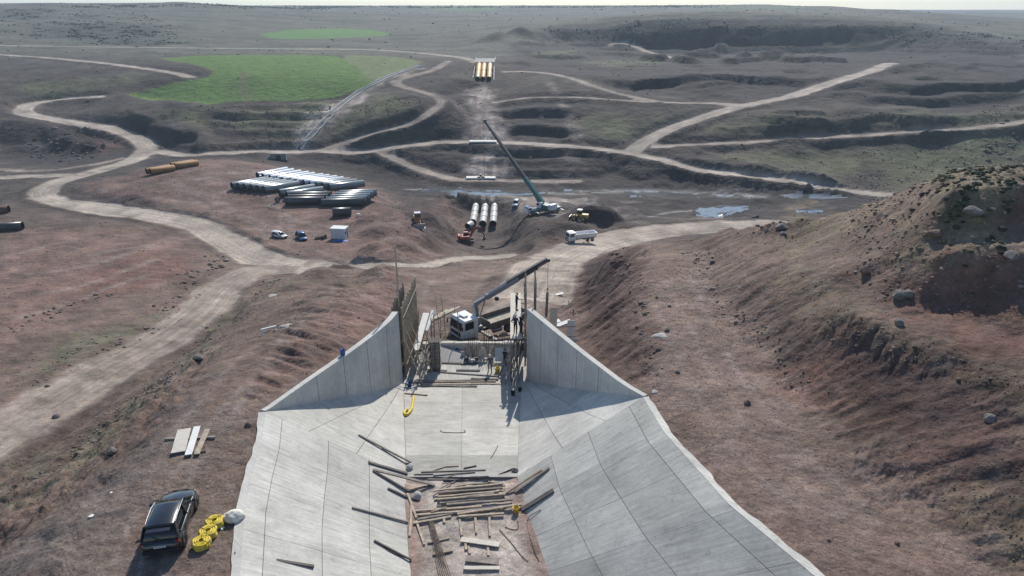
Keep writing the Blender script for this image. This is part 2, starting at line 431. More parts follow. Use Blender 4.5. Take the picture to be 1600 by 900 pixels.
# edges where the slope changes at once (crests and feet of banks): lines of the same three values
EDGES_FAR = [
 [(860,50,2.6),(930,46,4.6),(1000,44,6.2),(1200,46,5.2),(1400,47,4.8),(1480,54,1.2),(1550,64,-3.4),(1600,72,-5.8)],
 [(860,63,-4.6),(930,63,-4.6),(1000,64,-4.8),(1200,66,-5.6),(1400,68,-6.4),(1480,73,-7.8),(1540,79,-9.6),(1600,87,-12)]]
EDGES = EDGES_FAR + [
 [(1094,385,-2.6),(1106,449,-.3),(1166,494,.4),(1210,545,.5),(1251,594,.6),(1334,726,.9),(1440,794,1.1),(1591,881,1.3),(1700,950,1.4)],
 [(1181,370,1.4),(1185,404,2.7),(1242,434,3.6),(1280,460,4.0),(1302,483,4.3),(1340,502,4.6),(1400,521,4.8),(1472,540,5.0),(1529,551,5.1),(1600,581,5.2),(1720,640,5.5),(1850,720,5.8)],
 [(1262,365,3.8),(1257,392,3.9),(1287,437,4.4),(1340,471,4.8),(1408,487,5.1),(1430,483,5.2),(1491,502,5.3),(1600,528,5.4)],
 [(1329,332,6.3),(1340,366,6.4),(1348,419,5.9),(1381,441,5.9),(1408,466,5.5)],
 [(1427,390,8.1),(1465,404,8.2),(1530,412,8.2),(1600,415,8.2)],
 [(1434,470,5.7),(1491,456,6.3),(1545,470,6.2),(1600,485,6.2)],
 [(1487,299,11.9),(1540,297,12.0),(1600,296,12.1)], [(1457,362,9.2),(1520,370,9.2),(1600,373,9.2)],
 [(997,476,-.2),(1003,510,.15),(1018,560,.15),(1025,614,.15)],
 [(0,866,-2.2),(60,808,-1.6),(156,727,-.9),(210,700,-.7),(262,645,-1.0),(330,570,-2.2)],
 [(0,852,-3.5),(60,794,-2.9),(150,723,-1.9),(205,695,-1.6)],
 [(180,182,-21.6),(240,186,-22.2),(290,204,-23.6),(325,228,-27)], [(190,200,-26.8),(235,214,-28.0),(290,236,-30)],
 [(0,198,-25),(60,196,-25),(76,201,-25.6)], [(0,222,-31),(55,222,-31),(70,224,-31)],
 [(1040,240,-30),(1110,247,-30.4),(1200,268,-32.4),(1260,286,-34.2)],
 [(210,150,-17.6),(350,163,-17),(455,160,-17),(525,153,-16.8),(562,142,-14)], [(210,157,-20.2),(350,171,-20),(455,168,-20),(530,160,-19.2)],
 [(1000,116,-8.8),(1150,120,-9.8),(1250,117,-9.2)], [(1000,142,-15.2),(1150,150,-16.6),(1230,148,-15.6)],
 [(1380,125,-9.5),(1500,128,-10),(1600,125,-9.6)], [(1380,162,-17),(1500,160,-16.6),(1600,150,-15.4)],
 [(600,238,-30.6),(680,229,-29.2),(755,225,-28.4),(860,229,-29.0),(960,241,-30.6),(1040,257,-32)],
 [(690,270,-36),(755,276,-36.2),(860,278,-36.8),(960,284,-37.4)],
 [(610,318,-32.2),(660,308,-33),(735,310,-33.4),(800,314,-33.8)], [(700,330,-36.8),(735,330,-37.4),(780,330,-37.4),(800,338,-36.8)],
 [(712,345,-37.2),(704,382,-36.8)], [(690,336,-31),(674,370,-29.8),(666,396,-28.8)], [(797,342,-37.2),(800,386,-36.4)], [(822,344,-31.2),(838,366,-30.3),(846,392,-30.0)],
 [(560,305,-26.4),(590,318,-27.2),(660,338,-29.6),(700,352,-31.8)],
 [(100,330,-27.2),(150,316,-27),(210,322,-26.8)], [(150,292,-25.6),(200,303,-25),(280,326,-25.4),(330,345,-25.6)],
 [(325,395,-25.0),(335,420,-24.0),(308,446,-22.4),(280,486,-20.2),(160,545,-17),(67,595,-14.8),(0,636,-13.4)],
 [(318,395,-24.0),(327,420,-23.2),(298,444,-21.4),(268,484,-19.0),(150,540,-16),(55,590,-13.8),(-10,630,-12.6)], 
 [(400,440,-22.6),(350,492,-19.4),(330,514,-18.4),(250,561,-15.6),(133,632,-12.4),(33,694,-10.6),(-20,730,-9.8)],
 [(405,446,-21.4),(358,500,-17.6),(338,522,-16.4),(258,568,-13.8),(143,640,-10.8),(45,702,-9.2),(-10,738,-8.4)],
]
# places nobody sees from the front (behind the mound, beyond the frame): x, y, z in metres
SPOTW = [(32,86,-6),(38,77,1),(44,70,5),(50,68,8),(28,92,-9),(48,88,-9),(62,110,-20),(95,150,-27),(60,75,4),(85,80,6),(120,110,-6),(170,160,-25),(60,40,12),(60,20,9),(25,8,1.4),(40,8,6),(10,8,0),(15,14,1.4),(-11,8,0),(-20,8,0),(-14,15,0),
 (-30,12,-2.5),(-45,20,-9),(-60,45,-12),(-100,70,-16),(-90,110,-21),(-200,150,-26),(-160,190,-28),(-300,250,-30),(-420,400,-16),(-600,520,-1),(-900,800,20),(220,200,-28),(300,260,-27),(350,330,-18),(480,430,-8),(600,520,-1),(700,600,6),
 (-2000,2500,20),(2500,3000,10),(-4000,4500,5),(-1500,4500,8),(0,4500,8),(4500,4500,0),(0,8900,-40),(-8000,8900,-40),(8000,8900,-40),(-25,100,-18),(-12,72,-9),(9,72,-9.5),(13,84,-9)]
pts = []
for s in SPOT:
    dx, dy, dz = ray(s[0], s[1])
    t = s[3] if len(s) > 3 else (s[2] - CAM_H) / dz
    pts.append((dx * t, dy * t, CAM_H + dz * t))
for E in EDGES:
    for p, q in zip(E[:-1], E[1:]):
        n_ = max(2, int(math.hypot(q[0] - p[0], q[1] - p[1]) / 14))
        for k in range(n_):
            v = onz(*[p[i] + (q[i] - p[i]) * k / n_ for i in range(3)]); pts.append(tuple(v))
    pts.append(tuple(onz(*E[-1])))
def ruled(A, B, fr, n):
    """plane slope between two of those edges: rows of spot heights between them"""
    def res(E):
        W = np.array([tuple(onz(*p)) for p in E]); d = np.concatenate([[0], np.cumsum(np.linalg.norm(np.diff(W, axis=0), axis=1))])
        return np.stack([np.interp(np.linspace(0, d[-1], n), d, W[:, i]) for i in range(3)], 1)
    a, b = res(A), res(B)
    for f in fr:
        for p in a * (1 - f) + b * f: pts.append(tuple(p))
ruled(EDGES[2], EDGES[3], (.2, .4, .6, .8), 22)
pts = np.array(pts + SPOTW, float)
PA = np.stack([pts[:, 0] / pts[:, 1], np.log(pts[:, 1])], 1)
PZ = pts[:, 2]

DA, DB = 0.0030, 0.0060
A0, A1, B0, B1 = -1.5, 1.5, math.log(7.0), math.log(9000.0)
NA, NB = int((A1 - A0) / DA) + 1, int((B1 - B0) / DB) + 1
ga = A0 + DA * np.arange(NA)
gb = B0 + DB * np.arange(NB)

def rbf_fit(P, z, lam):
    D = np.sqrt(((P[:, None] - P[None]) ** 2).sum(-1) + 1e-5)
    n = len(P)
    Mx = np.zeros((n + 3, n + 3))
    Mx[:n, :n] = -D + lam * np.eye(n)
    Mx[:n, n] = 1; Mx[:n, n + 1:] = P
    Mx[n:, :n] = Mx[:n, n:].T
    return np.linalg.solve(Mx, np.concatenate([z, np.zeros(3)]))
_w = rbf_fit(PA, PZ, 0.004)
def rbf_eval(a, b):
    out = np.empty(a.shape)
    n = len(PA)
    for i in range(0, len(a), 20000):
        d = np.sqrt((a[i:i + 20000, None] - PA[None, :, 0]) ** 2 + (b[i:i + 20000, None] - PA[None, :, 1]) ** 2 + 1e-5)
        out[i:i + 20000] = -d @ _w[:n] + _w[n] + a[i:i + 20000] * _w[n + 1] + b[i:i + 20000] * _w[n + 2]
    return out
ST3 = 4
ca, cb = ga[::ST3], gb[::ST3]
CA, CB = np.meshgrid(ca, cb)
cz = rbf_eval(CA.ravel(), CB.ravel()).reshape(CA.shape)
def upsample(c, n0, n1):
    i = np.minimum(np.arange(n0) / ST3, c.shape[0] - 1.001); j = np.minimum(np.arange(n1) / ST3, c.shape[1] - 1.001)
    i0 = i.astype(int); j0 = j.astype(int); fi = (i - i0)[:, None]; fj = (j - j0)[None]
    return (c[i0][:, j0] * (1 - fj) + c[i0][:, j0 + 1] * fj) * (1 - fi) + (c[i0 + 1][:, j0] * (1 - fj) + c[i0 + 1][:, j0 + 1] * fj) * fi
GZ = upsample(cz, NB, NA)                      # [row b, column a]
GA, GB = np.meshgrid(ga, gb)
GY = np.exp(GB); GX = GA * GY
SPC = GY * DB                                  # local grid spacing in metres

def sample(G, x, y):
    y = max(y, 7.05)
    j = min(max((x / y - A0) / DA, 0), NA - 1.01); i = min(max((math.log(y) - B0) / DB, 0), NB - 1.01)
    i0, j0 = int(i), int(j); fi, fj = i - i0, j - j0
    return float((G[i0, j0] * (1 - fj) + G[i0, j0 + 1] * fj) * (1 - fi) + (G[i0 + 1, j0] * (1 - fj) + G[i0 + 1, j0 + 1] * fj) * fi)
def ground(x, y):
    return sample(GZ, x, y)
def at(px, py, G=None):
    """where the sight line through a point of the photograph meets the ground"""
    G = GZ if G is None else G
    dx, dy, dz = ray(px, py)
    dz = min(dz, -0.0005) if py > 10 else dz
    j = (dx / dy - A0) / DA
    j = min(max(j, 0), NA - 1.01); j0 = int(j); fj = j - j0
    col = G[:, j0] * (1 - fj) + G[:, j0 + 1] * fj
    zz = CAM_H + dz / dy * np.exp(gb)
    below = np.nonzero(zz < col)[0]
    if len(below) == 0: k = NB - 2
    else: k = max(below[0] - 1, 0)
    d0, d1 = zz[k] - col[k], zz[k + 1] - col[k + 1]
    f = d0 / (d0 - d1) if d0 > 0 and d0 != d1 else 0
    y = math.exp(gb[k] + min(max(f, 0), 1) * DB)
    x = dx / dy * y
    return Vector((x, y, sample(G, x, y)))
def dom(px, py):
    p = at(px, py)
    return (p.x / p.y, math.log(p.y))

def catmull(P, n=6):
    P = [np.array(p, float) for p in P]
    out = []
    for i in range(len(P) - 1):
        p0, p1, p2, p3 = P[max(i - 1, 0)], P[i], P[i + 1], P[min(i + 2, len(P) - 1)]
        for k in range(n):
            t = k / n
            out.append(0.5 * (2 * p1 + (p2 - p0) * t + (2 * p0 - 5 * p1 + 4 * p2 - p3) * t * t + (3 * p1 - p0 - 3 * p2 + p3) * t ** 3))
    out.append(P[-1])
    return np.array(out)

# ------------------------------------------------------------------ roads: centre lines, width in metres, paleness, bank height factor
ROADS = [
 ([(-140,770),(-60,718),(0,680),(100,616),(160,581),(250,532),(310,490),(345,452),(385,427),(430,419),(480,415)], 8.0, .5),
 ([(500,416),(440,412),(395,398),(358,376),(310,351),(245,337),(165,327),(105,318),(68,306),(80,290),(120,276),(170,262),(207,251),(230,236),(224,222),(196,209),(140,196),(95,188),(50,180),(37,172),(55,161),(100,155),(150,151)], 8.2, 1.0),
 ([(225,236),(262,239),(300,243),(360,240),(420,237),(500,235),(590,234),(640,228),(700,222),(755,222),(830,224),(900,229),(960,236),(1000,243),(1060,257),(1110,267,-33),(1200,282,-34.6),(1290,292,-35.4),(1390,303,-36)], 6.4, .95),
 ([(222,224),(240,234),(275,240),(310,243)], 5.0, .8),
 ([(985,240),(1000,226),(1035,206),(1085,188),(1140,170),(1200,157),(1270,139),(1340,117),(1372,106),(1392,99)], 7.5, .95),
 ([(1160,163),(1100,161),(1050,160),(1010,156),(940,138),(880,118),(830,112),(790,112)], 5.0, .75),
 ([(1060,161),(980,157),(900,152),(820,153),(775,160)], 4.2, .6),
 ([(1025,229),(1130,225),(1300,213),(1440,203),(1600,187),(1720,173)], 5.5, .6),
 ([(585,235),(640,258),(690,275),(720,281),(770,281),(830,283),(900,283)], 4.6, .65),
 ([(1270,350,-33.5),(1200,350,-33.2),(1150,353,-32.8),(1090,356,-32),(1020,363,-31),(960,372,-29),(905,388,-26),(866,410,-21.5),(848,438,-16.5),(832,462,-12.5)], 11.5, .8),
 ([(480,415),(560,415),(650,412),(720,406),(800,399)], 4.5, .85),
 ([(505,233),(560,217),(620,200),(668,176),(690,160),(676,148),(640,138),(618,128),(645,118),(680,108),(700,95)], 5.0, .5),
 ([(-80,68),(0,71),(200,74),(400,76),(560,77),(640,81),(700,88),(745,97)], 7.5, .75),
 ([(-60,81),(0,85),(100,92),(200,103),(255,111),(298,121)], 6.0, .85),
 ([(-40,277),(0,277),(60,275),(140,273)], 5.0, .8),
 ([(955,70),(1000,80),(1060,93)], 6.0, .8),
 ([(-40,262),(60,266),(140,258),(190,248)], 4.0, .4),
 ([(820,470),(800,480),(770,500)], 7.0, .3),
 ([(690,275),(660,262),(640,258)], 3.0, .4),
]
EDGE = np.full(GZ.shape, 9.0)                  # distance to the nearest road edge (m, negative inside)
RU = np.zeros(GZ.shape)                        # metres across the road
RTONE = np.zeros(GZ.shape)
acc = np.zeros(GZ.shape); accw = np.zeros(GZ.shape)
for ptsr, wid, tone in ROADS:
    W = []
    for p in ptsr:
        q = onz(*p) if len(p) > 2 else at(*p)
        W.append((q.x / q.y, math.log(q.y)))
    C = catmull(W, 6)
    cy = np.exp(C[:, 1]); cx = C[:, 0] * cy
    zc = np.array([sample(GZ, x, y) for x, y in zip(cx, cy)])
    for _ in range(6): zc[1:-1] = 0.25 * zc[:-2] + 0.5 * zc[1:-1] + 0.25 * zc[2:]
    marg = 14.0
    for k in range(len(C) - 1):
        ym = min(cy[k], cy[k + 1]); rad = (wid / 2 + marg) / ym
        a_lo, a_hi = min(C[k, 0], C[k + 1, 0]) - rad, max(C[k, 0], C[k + 1, 0]) + rad
        b_lo, b_hi = min(C[k, 1], C[k + 1, 1]) - rad, max(C[k, 1], C[k + 1, 1]) + rad
        j0, j1 = max(int((a_lo - A0) / DA), 0), min(int((a_hi - A0) / DA) + 2, NA)
        i0, i1 = max(int((b_lo - B0) / DB), 0), min(int((b_hi - B0) / DB) + 2, NB)
        if j1 <= j0 or i1 <= i0: continue
        X = GX[i0:i1, j0:j1]; Y = GY[i0:i1, j0:j1]
        ex, ey = cx[k + 1] - cx[k], cy[k + 1] - cy[k]; L2 = ex * ex + ey * ey + 1e-9
        t = np.clip(((X - cx[k]) * ex + (Y - cy[k]) * ey) / L2, 0, 1)
        qx, qy = X - cx[k] - t * ex, Y - cy[k] - t * ey
        d = np.hypot(qx, qy); e = d - wid / 2
        better = e < EDGE[i0:i1, j0:j1]
        EDGE[i0:i1, j0:j1][better] = e[better]
        RU[i0:i1, j0:j1][better] = (np.sign(ex * qy - ey * qx) * d)[better]
        RTONE[i0:i1, j0:j1][better] = tone
        wgt = np.exp(-np.clip(d / (wid * 0.5), 0, 6) ** 2) + 1e-9
        acc[i0:i1, j0:j1] += wgt * (zc[k] + (zc[k + 1] - zc[k]) * t); accw[i0:i1, j0:j1] += wgt
roadz = np.where(accw > 0, acc / np.maximum(accw, 1e-12), GZ)
fl = 1 - sstep(0.2, 4.5, EDGE)
GZ = GZ * (1 - fl) + roadz * fl
EDGE = EDGE + 0.9 * fbm(GX / 4.0, GY / 4.0, 3, 15) + 0.8 * fbm(GX / 16.0, GY / 16.0, 2, 16)
ROAD = 1 - sstep(-0.7, 0.7, EDGE)
# spoil heaps: x, y of the photograph, radius, height
HEAPS = [(1095,88,16,6),(1128,80,14,6),(1165,96,15,5),(1205,92,16,6),(1245,98,15,5),(1140,104,14,4),(1070,96,13,4),(1290,96,15,4),(1020,92,12,4),(780,62,22,7),(815,56,22,8),(845,58,20,6),
 (1210,190,14,3),(1260,186,16,3.5),(1340,182,16,3),(1420,184,18,3.5),(1240,232,10,1.5),(1290,290,8,2.4),(1255,284,9,2.2),(1180,274,9,2),
 (620,345,6,2.6),(600,365,6,2.0),(640,360,6,2.6),(668,345,6,2.4),(630,385,6,1.8),(590,390,5,1.5),(575,345,5,1.6),(660,378,6,2.2),(690,370,4,1.5),
 (915,348,7,3.0),(935,340,7,2.6),(890,347,5,2.0),(905,358,5,1.6),(850,355,7,2.0),(960,345,6,2.0),(980,333,7,1.8),(930,318,9,2.2),(1000,312,9,2.2),(880,328,6,1.6),(1060,318,10,2),(1180,312,8,1.4),
 (500,430,5,1.6),(530,420,5,1.8),(560,415,5,1.6),(590,425,5,1.6),(460,450,4,1.0),(610,400,5,1.6),
 (90,232,9,3),(130,236,9,3),(110,222,8,3),(150,228,8,2),(30,235,8,2),(380,392,3.5,.9),(410,375,3.5,.8),(330,335,3,.8)]
for hx, hy, hr, hh in HEAPS:
    q = at(hx, hy)
    d = np.hypot(GX - q.x, (GY - q.y)) / hr
    d = d * (1 + 0.25 * fbm(GX / hr, GY / hr, 2, int(hx) % 50))
    GZ += np.where(d < 1.3, hh * (1 - sstep(0, 1, d * 0.85)), 0) * (1 - ROAD)

# ------------------------------------------------------------------ areas of different ground (outlines in points of the photograph, dropped onto the land)
def inside(poly_px, feather=0.012, n=3, zfix=None):
    """signed closeness to the inside of an outline: 1 inside, 0 outside, soft edge measured in the (x/y, ln y) map"""
    P = np.array([dom(*p) if zfix is None else (lambda q: (q.x / q.y, math.log(q.y)))(onz(p[0], p[1], zfix)) for p in poly_px])
    Q = catmull(np.vstack([P, P[:1]]), n)[:-1] if n > 1 else P
    pad = feather * 3
    j0, j1 = max(int((Q[:, 0].min() - pad - A0) / DA), 0), min(int((Q[:, 0].max() + pad - A0) / DA) + 2, NA)
    i0, i1 = max(int((Q[:, 1].min() - pad - B0) / DB), 0), min(int((Q[:, 1].max() + pad - B0) / DB) + 2, NB)
    A = GA[i0:i1, j0:j1]; B = GB[i0:i1, j0:j1]
    jit = feather * 1.2
    A = A + jit * fbm(A * 60, B * 60, 3, 5); B = B + jit * fbm(A * 60 + 50, B * 60, 3, 9)
    ins = np.zeros(A.shape, bool); dd = np.full(A.shape, 9.0)
    m = len(Q)
    for k in range(m):
        x0, y0 = Q[k]; x1, y1 = Q[(k + 1) % m]
        c = ((y0 > B) != (y1 > B))
        ins ^= c & (A < (x1 - x0) * (B - y0) / ((y1 - y0) if y1 != y0 else 1e-12) + x0)
        ex, ey = x1 - x0, y1 - y0; L2 = ex * ex + ey * ey + 1e-12
        t = np.clip(((A - x0) * ex + (B - y0) * ey) / L2, 0, 1)
        dd = np.minimum(dd, np.hypot(A - x0 - t * ex, B - y0 - t * ey))
    sd = np.where(ins, dd, -dd)
    out = np.zeros(GZ.shape, np.float32)
    out[i0:i1, j0:j1] = sstep(-feather, feather, sd)
    return out
def union(*polys, feather=0.012, n=3, zfix=None):
    o = np.zeros(GZ.shape, np.float32)
    for p in polys: o = np.maximum(o, inside(p, feather, n, zfix))
    return o

FIELD_POLYS = [
 [(203,146),(238,157),(350,160),(455,157),(525,150),(562,139),(583,127),(556,106),(524,88),(420,86),(330,87),(245,91),(300,100),(333,112),(315,122),(262,133)],
 [(541,86),(600,88),(658,96),(640,107),(600,121),(578,125),(556,105),(538,94)],
 [(405,54),(440,48),(530,44),(603,50),(600,56),(530,59),(440,61)],
]
FIELD = union(*FIELD_POLYS[:1], feather=0.004, n=2)
FIELD2 = union(FIELD_POLYS[1], feather=0.004, n=2)
FIELD3 = union(FIELD_POLYS[2], feather=0.004, n=2)
FAR_FIELDS = union([(640,14),(740,12),(800,15),(720,17.5)], [(1080,12),(1190,10.5),(1260,12.5),(1180,15)], feather=0.01)
OLIVE = union([(515,205),(535,180),(590,146),(640,157),(655,172),(640,190),(600,203),(560,213)],
 [(610,215),(650,205),(655,218),(635,222)],
 [(900,188),(960,182),(1060,180),(1040,196),(990,218),(935,221),(905,208)],
 [(1095,208),(1130,193),(1230,186),(1360,182),(1480,178),(1600,172),(1600,184),(1440,199),(1300,209),(1160,216)],
 [(1110,248),(1220,238),(1350,232),(1480,226),(1600,216),(1600,262),(1450,288),(1385,296),(1290,287),(1200,268)],
 [(905,100),(960,92),(1040,96),(1000,106),(930,107)],[(880,125),(900,122),(930,132),(900,133)],
 [(820,86),(860,80),(900,82),(850,92)],
 [(340,172),(420,165),(520,160),(540,172),(500,200),(470,225),(430,225),(340,190)],
 [(20,140),(90,125),(180,120),(230,118),(200,135),(120,150),(60,155)],
 [(255,168),(330,178),(330,200),(270,190)],
 [(100,530),(250,490),(262,498),(180,535),(60,580)], feather=0.02)
DARK = union([(180,182),(240,186),(290,206),(320,232),(300,240),(250,232),(225,212),(190,198)],
 [(600,240),(690,232),(755,228),(820,232),(900,236),(980,248),(1060,264),(1130,280),(1000,292),(860,288),(720,277),(660,255)],
 [(300,246),(440,244),(570,240),(650,272),(640,292),(560,272),(440,256)],
 [(790,160),(880,158),(900,175),(880,210),(800,212),(790,190)],
 [(640,150),(690,165),(735,160),(730,215),(640,222),(600,215),(680,185)],
 [(640,120),(700,125),(740,128),(735,155),(700,160),(670,145)],
 [(850,48),(1000,44),(1200,46),(1400,47),(1550,66),(1600,78),(1600,160),(1460,170),(1350,160),(1150,160),(960,138),(880,116),(800,105),(790,80),(830,60)],
 [(1040,240),(1110,246),(1200,270),(1260,288),(1180,276),(1100,262)],
 [(640,298),(700,306),(800,306),(980,310),(1100,312),(1300,306),(1370,306),(1300,335),(1150,342),(960,335),(860,318),(700,314),(620,312)],
 [(0,200),(60,196),(150,204),(200,216),(215,240),(130,256),(0,250)],
 [(210,240),(310,246),(240,262)], feather=0.022)
RED = union([(130,290),(230,265),(340,250),(430,262),(580,290),(620,330),(580,400),(480,402),(400,385),(350,350),(280,325),(180,318)],
 [(590,320),(660,315),(720,330),(720,390),(640,410),(560,405)],
 [(0,370),(130,355),(250,360),(300,400),(270,440),(150,470),(0,540)],
 [(870,400),(980,380),(1020,400),(1000,470),(1010,590),(930,560),(870,480)],
 [(400,620),(440,540),(520,470),(620,420),(625,480),(560,540)], feather=0.03)
REDDER = union([(200,395),(285,400),(300,425),(240,450),(150,470),(120,440)], [(150,205),(185,200),(195,225),(165,235)],
 [(1150,560),(1300,540),(1440,610),(1600,680),(1600,800),(1450,760),(1300,660)], [(1380,440),(1600,430),(1600,560),(1450,540)], [(1480,300),(1600,300),(1600,350),(1480,350)], feather=0.03)
GRASSY = union([(1200,345),(1280,325),(1390,305),(1480,272),(1600,256),(1600,292),(1480,292),(1420,330),(1340,350),(1270,380),(1230,385)],
 [(1400,395),(1600,395),(1600,415),(1430,415)], [(1260,420),(1330,480),(1440,540),(1600,600),(1600,640),(1430,575),(1300,505),(1230,430)],
 [(1450,760),(1600,740),(1600,880),(1540,850)], feather=0.03)
PALE = union([(738,140),(772,140),(775,180),(790,215),(800,222),(725,222),(735,190)], [(735,245),(780,240),(790,270),(800,281),(735,280)],
 [(740,316),(830,306),(950,322),(1000,336),(900,332),(800,322)], [(480,185),(560,140),(640,103),(655,107),(585,142),(500,210),(480,232),(460,234)],
 [(1080,300),(1160,297),(1180,302),(1110,306)], feather=0.014)
WET_POLYS = ([(1078,329),(1110,323),(1150,322),(1172,326),(1140,333),(1105,338)], [(655,296),(720,297),(800,300),(850,301),(850,304),(760,304),(690,302)],
 [(975,298),(1040,301),(1130,303),(1180,307),(1100,308),(1000,304)], [(1210,304),(1280,301),(1330,307),(1290,312),(1240,310)], [(1240,327),(1285,326),(1280,331),(1250,331)],
 [(880,296),(910,299),(905,301),(880,300)])
WET = union(*WET_POLYS, feather=0.004)
for wp in WET_POLYS:                            # standing water lies level
    k1, k2 = inside(wp, 0.004), inside(wp, 0.022)
    zl = np.percentile(GZ[(k1 > .5) & (GZ < -30)], 40)
    GZ = np.where(GZ < -30, GZ * (1 - k2) + zl * k2, GZ)
WET *= (GZ < -30)
MUDDY = union([(620,288),(760,290),(900,290),(1100,294),(1300,300),(1370,306),(1300,316),(1100,314),(900,308),(700,308),(600,300)], feather=0.02)

# ------------------------------------------------------------------ relief
gy_, gx_ = np.gradient(GZ)
slope = np.hypot(gx_ / (GY * DA), gy_ / SPC)
near_canal = np.exp(-((GX + 3.5) / 15) ** 2) * (GY < 62)
rough = 0.20 + 1.1 * np.clip(slope - 0.08, 0, 0.9)
rough *= (1 - 0.93 * (1 - sstep(-0.5, 3.0, EDGE)))
rough *= 1 - 0.75 * np.maximum(FIELD, np.maximum(FIELD2, FIELD3))
rough += 0.25 * OLIVE * (GY > 200) + 0.22 * GRASSY
PLAT = union([(365,900),(388,735),(413,643),(330,650),(200,720),(100,890)], [(1000,560),(1045,675),(1280,897),(1600,897),(1400,790),(1200,610),(1080,420),(1000,440)], feather=0.05)
rough *= 1 - 0.72 * PLAT
RSLW = union([(1100,395),(1150,350),(1216,420),(1300,505),(1430,570),(1600,640),(1600,885),(1400,765),(1250,640),(1150,520)], feather=0.03)
rough *= 1 - .72 * RSLW
TRUCKPAD = union([(640,535),(830,535),(840,480),(640,480)], feather=0.02)
rough *= 1 - 0.7 * TRUCKPAD
rough *= 1 - WET
rough *= 1 - 0.5 * MUDDY
dz = np.zeros(GZ.shape)
for i, lam in enumerate([90, 45, 22, 11, 5.5, 2.8, 1.4, 0.8, 0.45]):
    wq = sstep(2.0, 4.0, lam / SPC)
    n = vnoise(GX / lam + 3.1 * i, GY / lam - 7.7 * i, 20 + i)
    if lam < 12: n = n + 0.5 * (1 - 2.2 * np.abs(n))           # sharper crests
    amp = 0.055 * lam ** 0.85
    if lam > 20: amp *= 0.35 + 0.35 * (GY > 180)
    dz += wq * amp * n
# lumpy scrub country far off
far = sstep(430, 700, GY)
dz += far * (1.6 * vnoise(GX / 38, GY / 38, 60) + 3.0 * vnoise(GX / 130, GY / 130, 61) * sstep(600, 900, GY) + 7 * vnoise(GX / 420, GY / 420, 62) * sstep(1200, 2200, GY))
GZB = GZ.copy()
# benches dug into the quarry and the valley sides: treads and steep faces
QUARRY = union([(850,50),(1000,45),(1200,47),(1400,48),(1550,66),(1600,80),(1600,158),(1460,168),(1350,158),(1250,150),(1150,158),(1000,150),(900,116),(800,100),(790,80),(830,60)],
 [(1040,238),(1110,246),(1200,268),(1270,288),(1180,276),(1090,262)], [(600,240),(700,228),(830,230),(960,242),(1060,262),(1000,290),(860,286),(720,274),(650,255)],
 [(185,180),(240,184),(295,204),(330,232),(290,236),(235,214),(195,196)], [(780,160),(890,158),(905,176),(890,214),(800,216),(785,190)], [(640,118),(735,122),(735,155),(690,150)],
 [(1100,215),(1300,202),(1600,178),(1600,166),(1400,172),(1200,182)], [(340,168),(530,163),(500,195),(470,228),(330,232),(300,205)], feather=0.02)
def terrace(z, h, lo=.30, hi=.62):
    f = z / h; k = np.floor(f); return h * (k + sstep(lo, hi, f - k))
zq = GZ + 2.2 * fbm(GX / 34, GY / 34, 4, 140) + 1.2 * fbm(GX / 90, GY / 60, 2, 143)
thk = sstep(-.25, .25, fbm(GX / 80, GY / 80, 2, 141))
tz_ = (terrace(zq, 3.1) - zq) * thk + (terrace(zq, 4.6, .33, .68) - zq) * (1 - thk)
GZ = GZ + tz_ * QUARRY * (1 - sstep(0, 1, 1 - np.clip(EDGE / 6.0, 0, 1))) * .95
GZ = GZ + dz * rough
# runnels worn down the long cut slopes of the right bank, across the contour lines
RSL = union([(1100,395),(1150,350),(1216,420),(1300,505),(1430,570),(1600,640),(1600,885),(1400,765),(1250,640),(1150,520)], feather=0.03)
run = vnoise(GY / 0.9 + 0.25 * GX, GX / 5.0, 71) + 0.6 * vnoise(GY / 0.42 + 0.2 * GX, GX / 4.0, 72)
run = run + .5 * vnoise(GY / .2 + .2 * GX, GX / 1.5, 80)
GZ += RSL * 0.15 * run
LSL = union([(395,630),(450,500),(560,425),(625,420),(628,480),(560,530),(480,590)], feather=0.03)
run2 = vnoise((GX * 0.6 + GY) / 1.0, (GX - GY) / 5.0, 73) + 0.6 * vnoise((GX * 0.6 + GY) / 0.5, (GX - GY) / 4.0, 74)
GZ += LSL * 0.32 * run2
MSL = union([(872,425),(950,390),(1005,400),(990,480),(1012,590),(930,545),(875,480)], feather=0.03)
run3 = vnoise((GY - 0.5 * GX) / 1.1, GX / 5.0, 75) + 0.6 * vnoise((GY - 0.5 * GX) / 0.5, GX / 4.0, 76)
GZ += MSL * 0.34 * run3
LBANK = union([(0,885),(80,795),(156,727),(215,690),(262,640),(330,565),(315,548),(230,610),(150,672),(60,742),(0,792)], feather=0.03)
run4 = np.abs(vnoise((GX + .12 * GY) / 1.1, GY / 5.5, 77)) + 0.7 * np.abs(vnoise((GX + .12 * GY) / 0.5, GY / 3.0, 78)) + .5 * vnoise(GX / .8, GY / .9, 79)
GZ += LBANK * 0.42 * (run4 - .35)
# windrows of spoil graded to the sides of the roads
WIND = np.exp(-((EDGE - 1.5) / 0.75) ** 2) * np.clip(.55 + .9 * fbm(GX / 7, GY / 7, 3, 160), 0, 1.3)
GZ += WIND * 0.42 * (RTONE > .45) * (GY < 330)
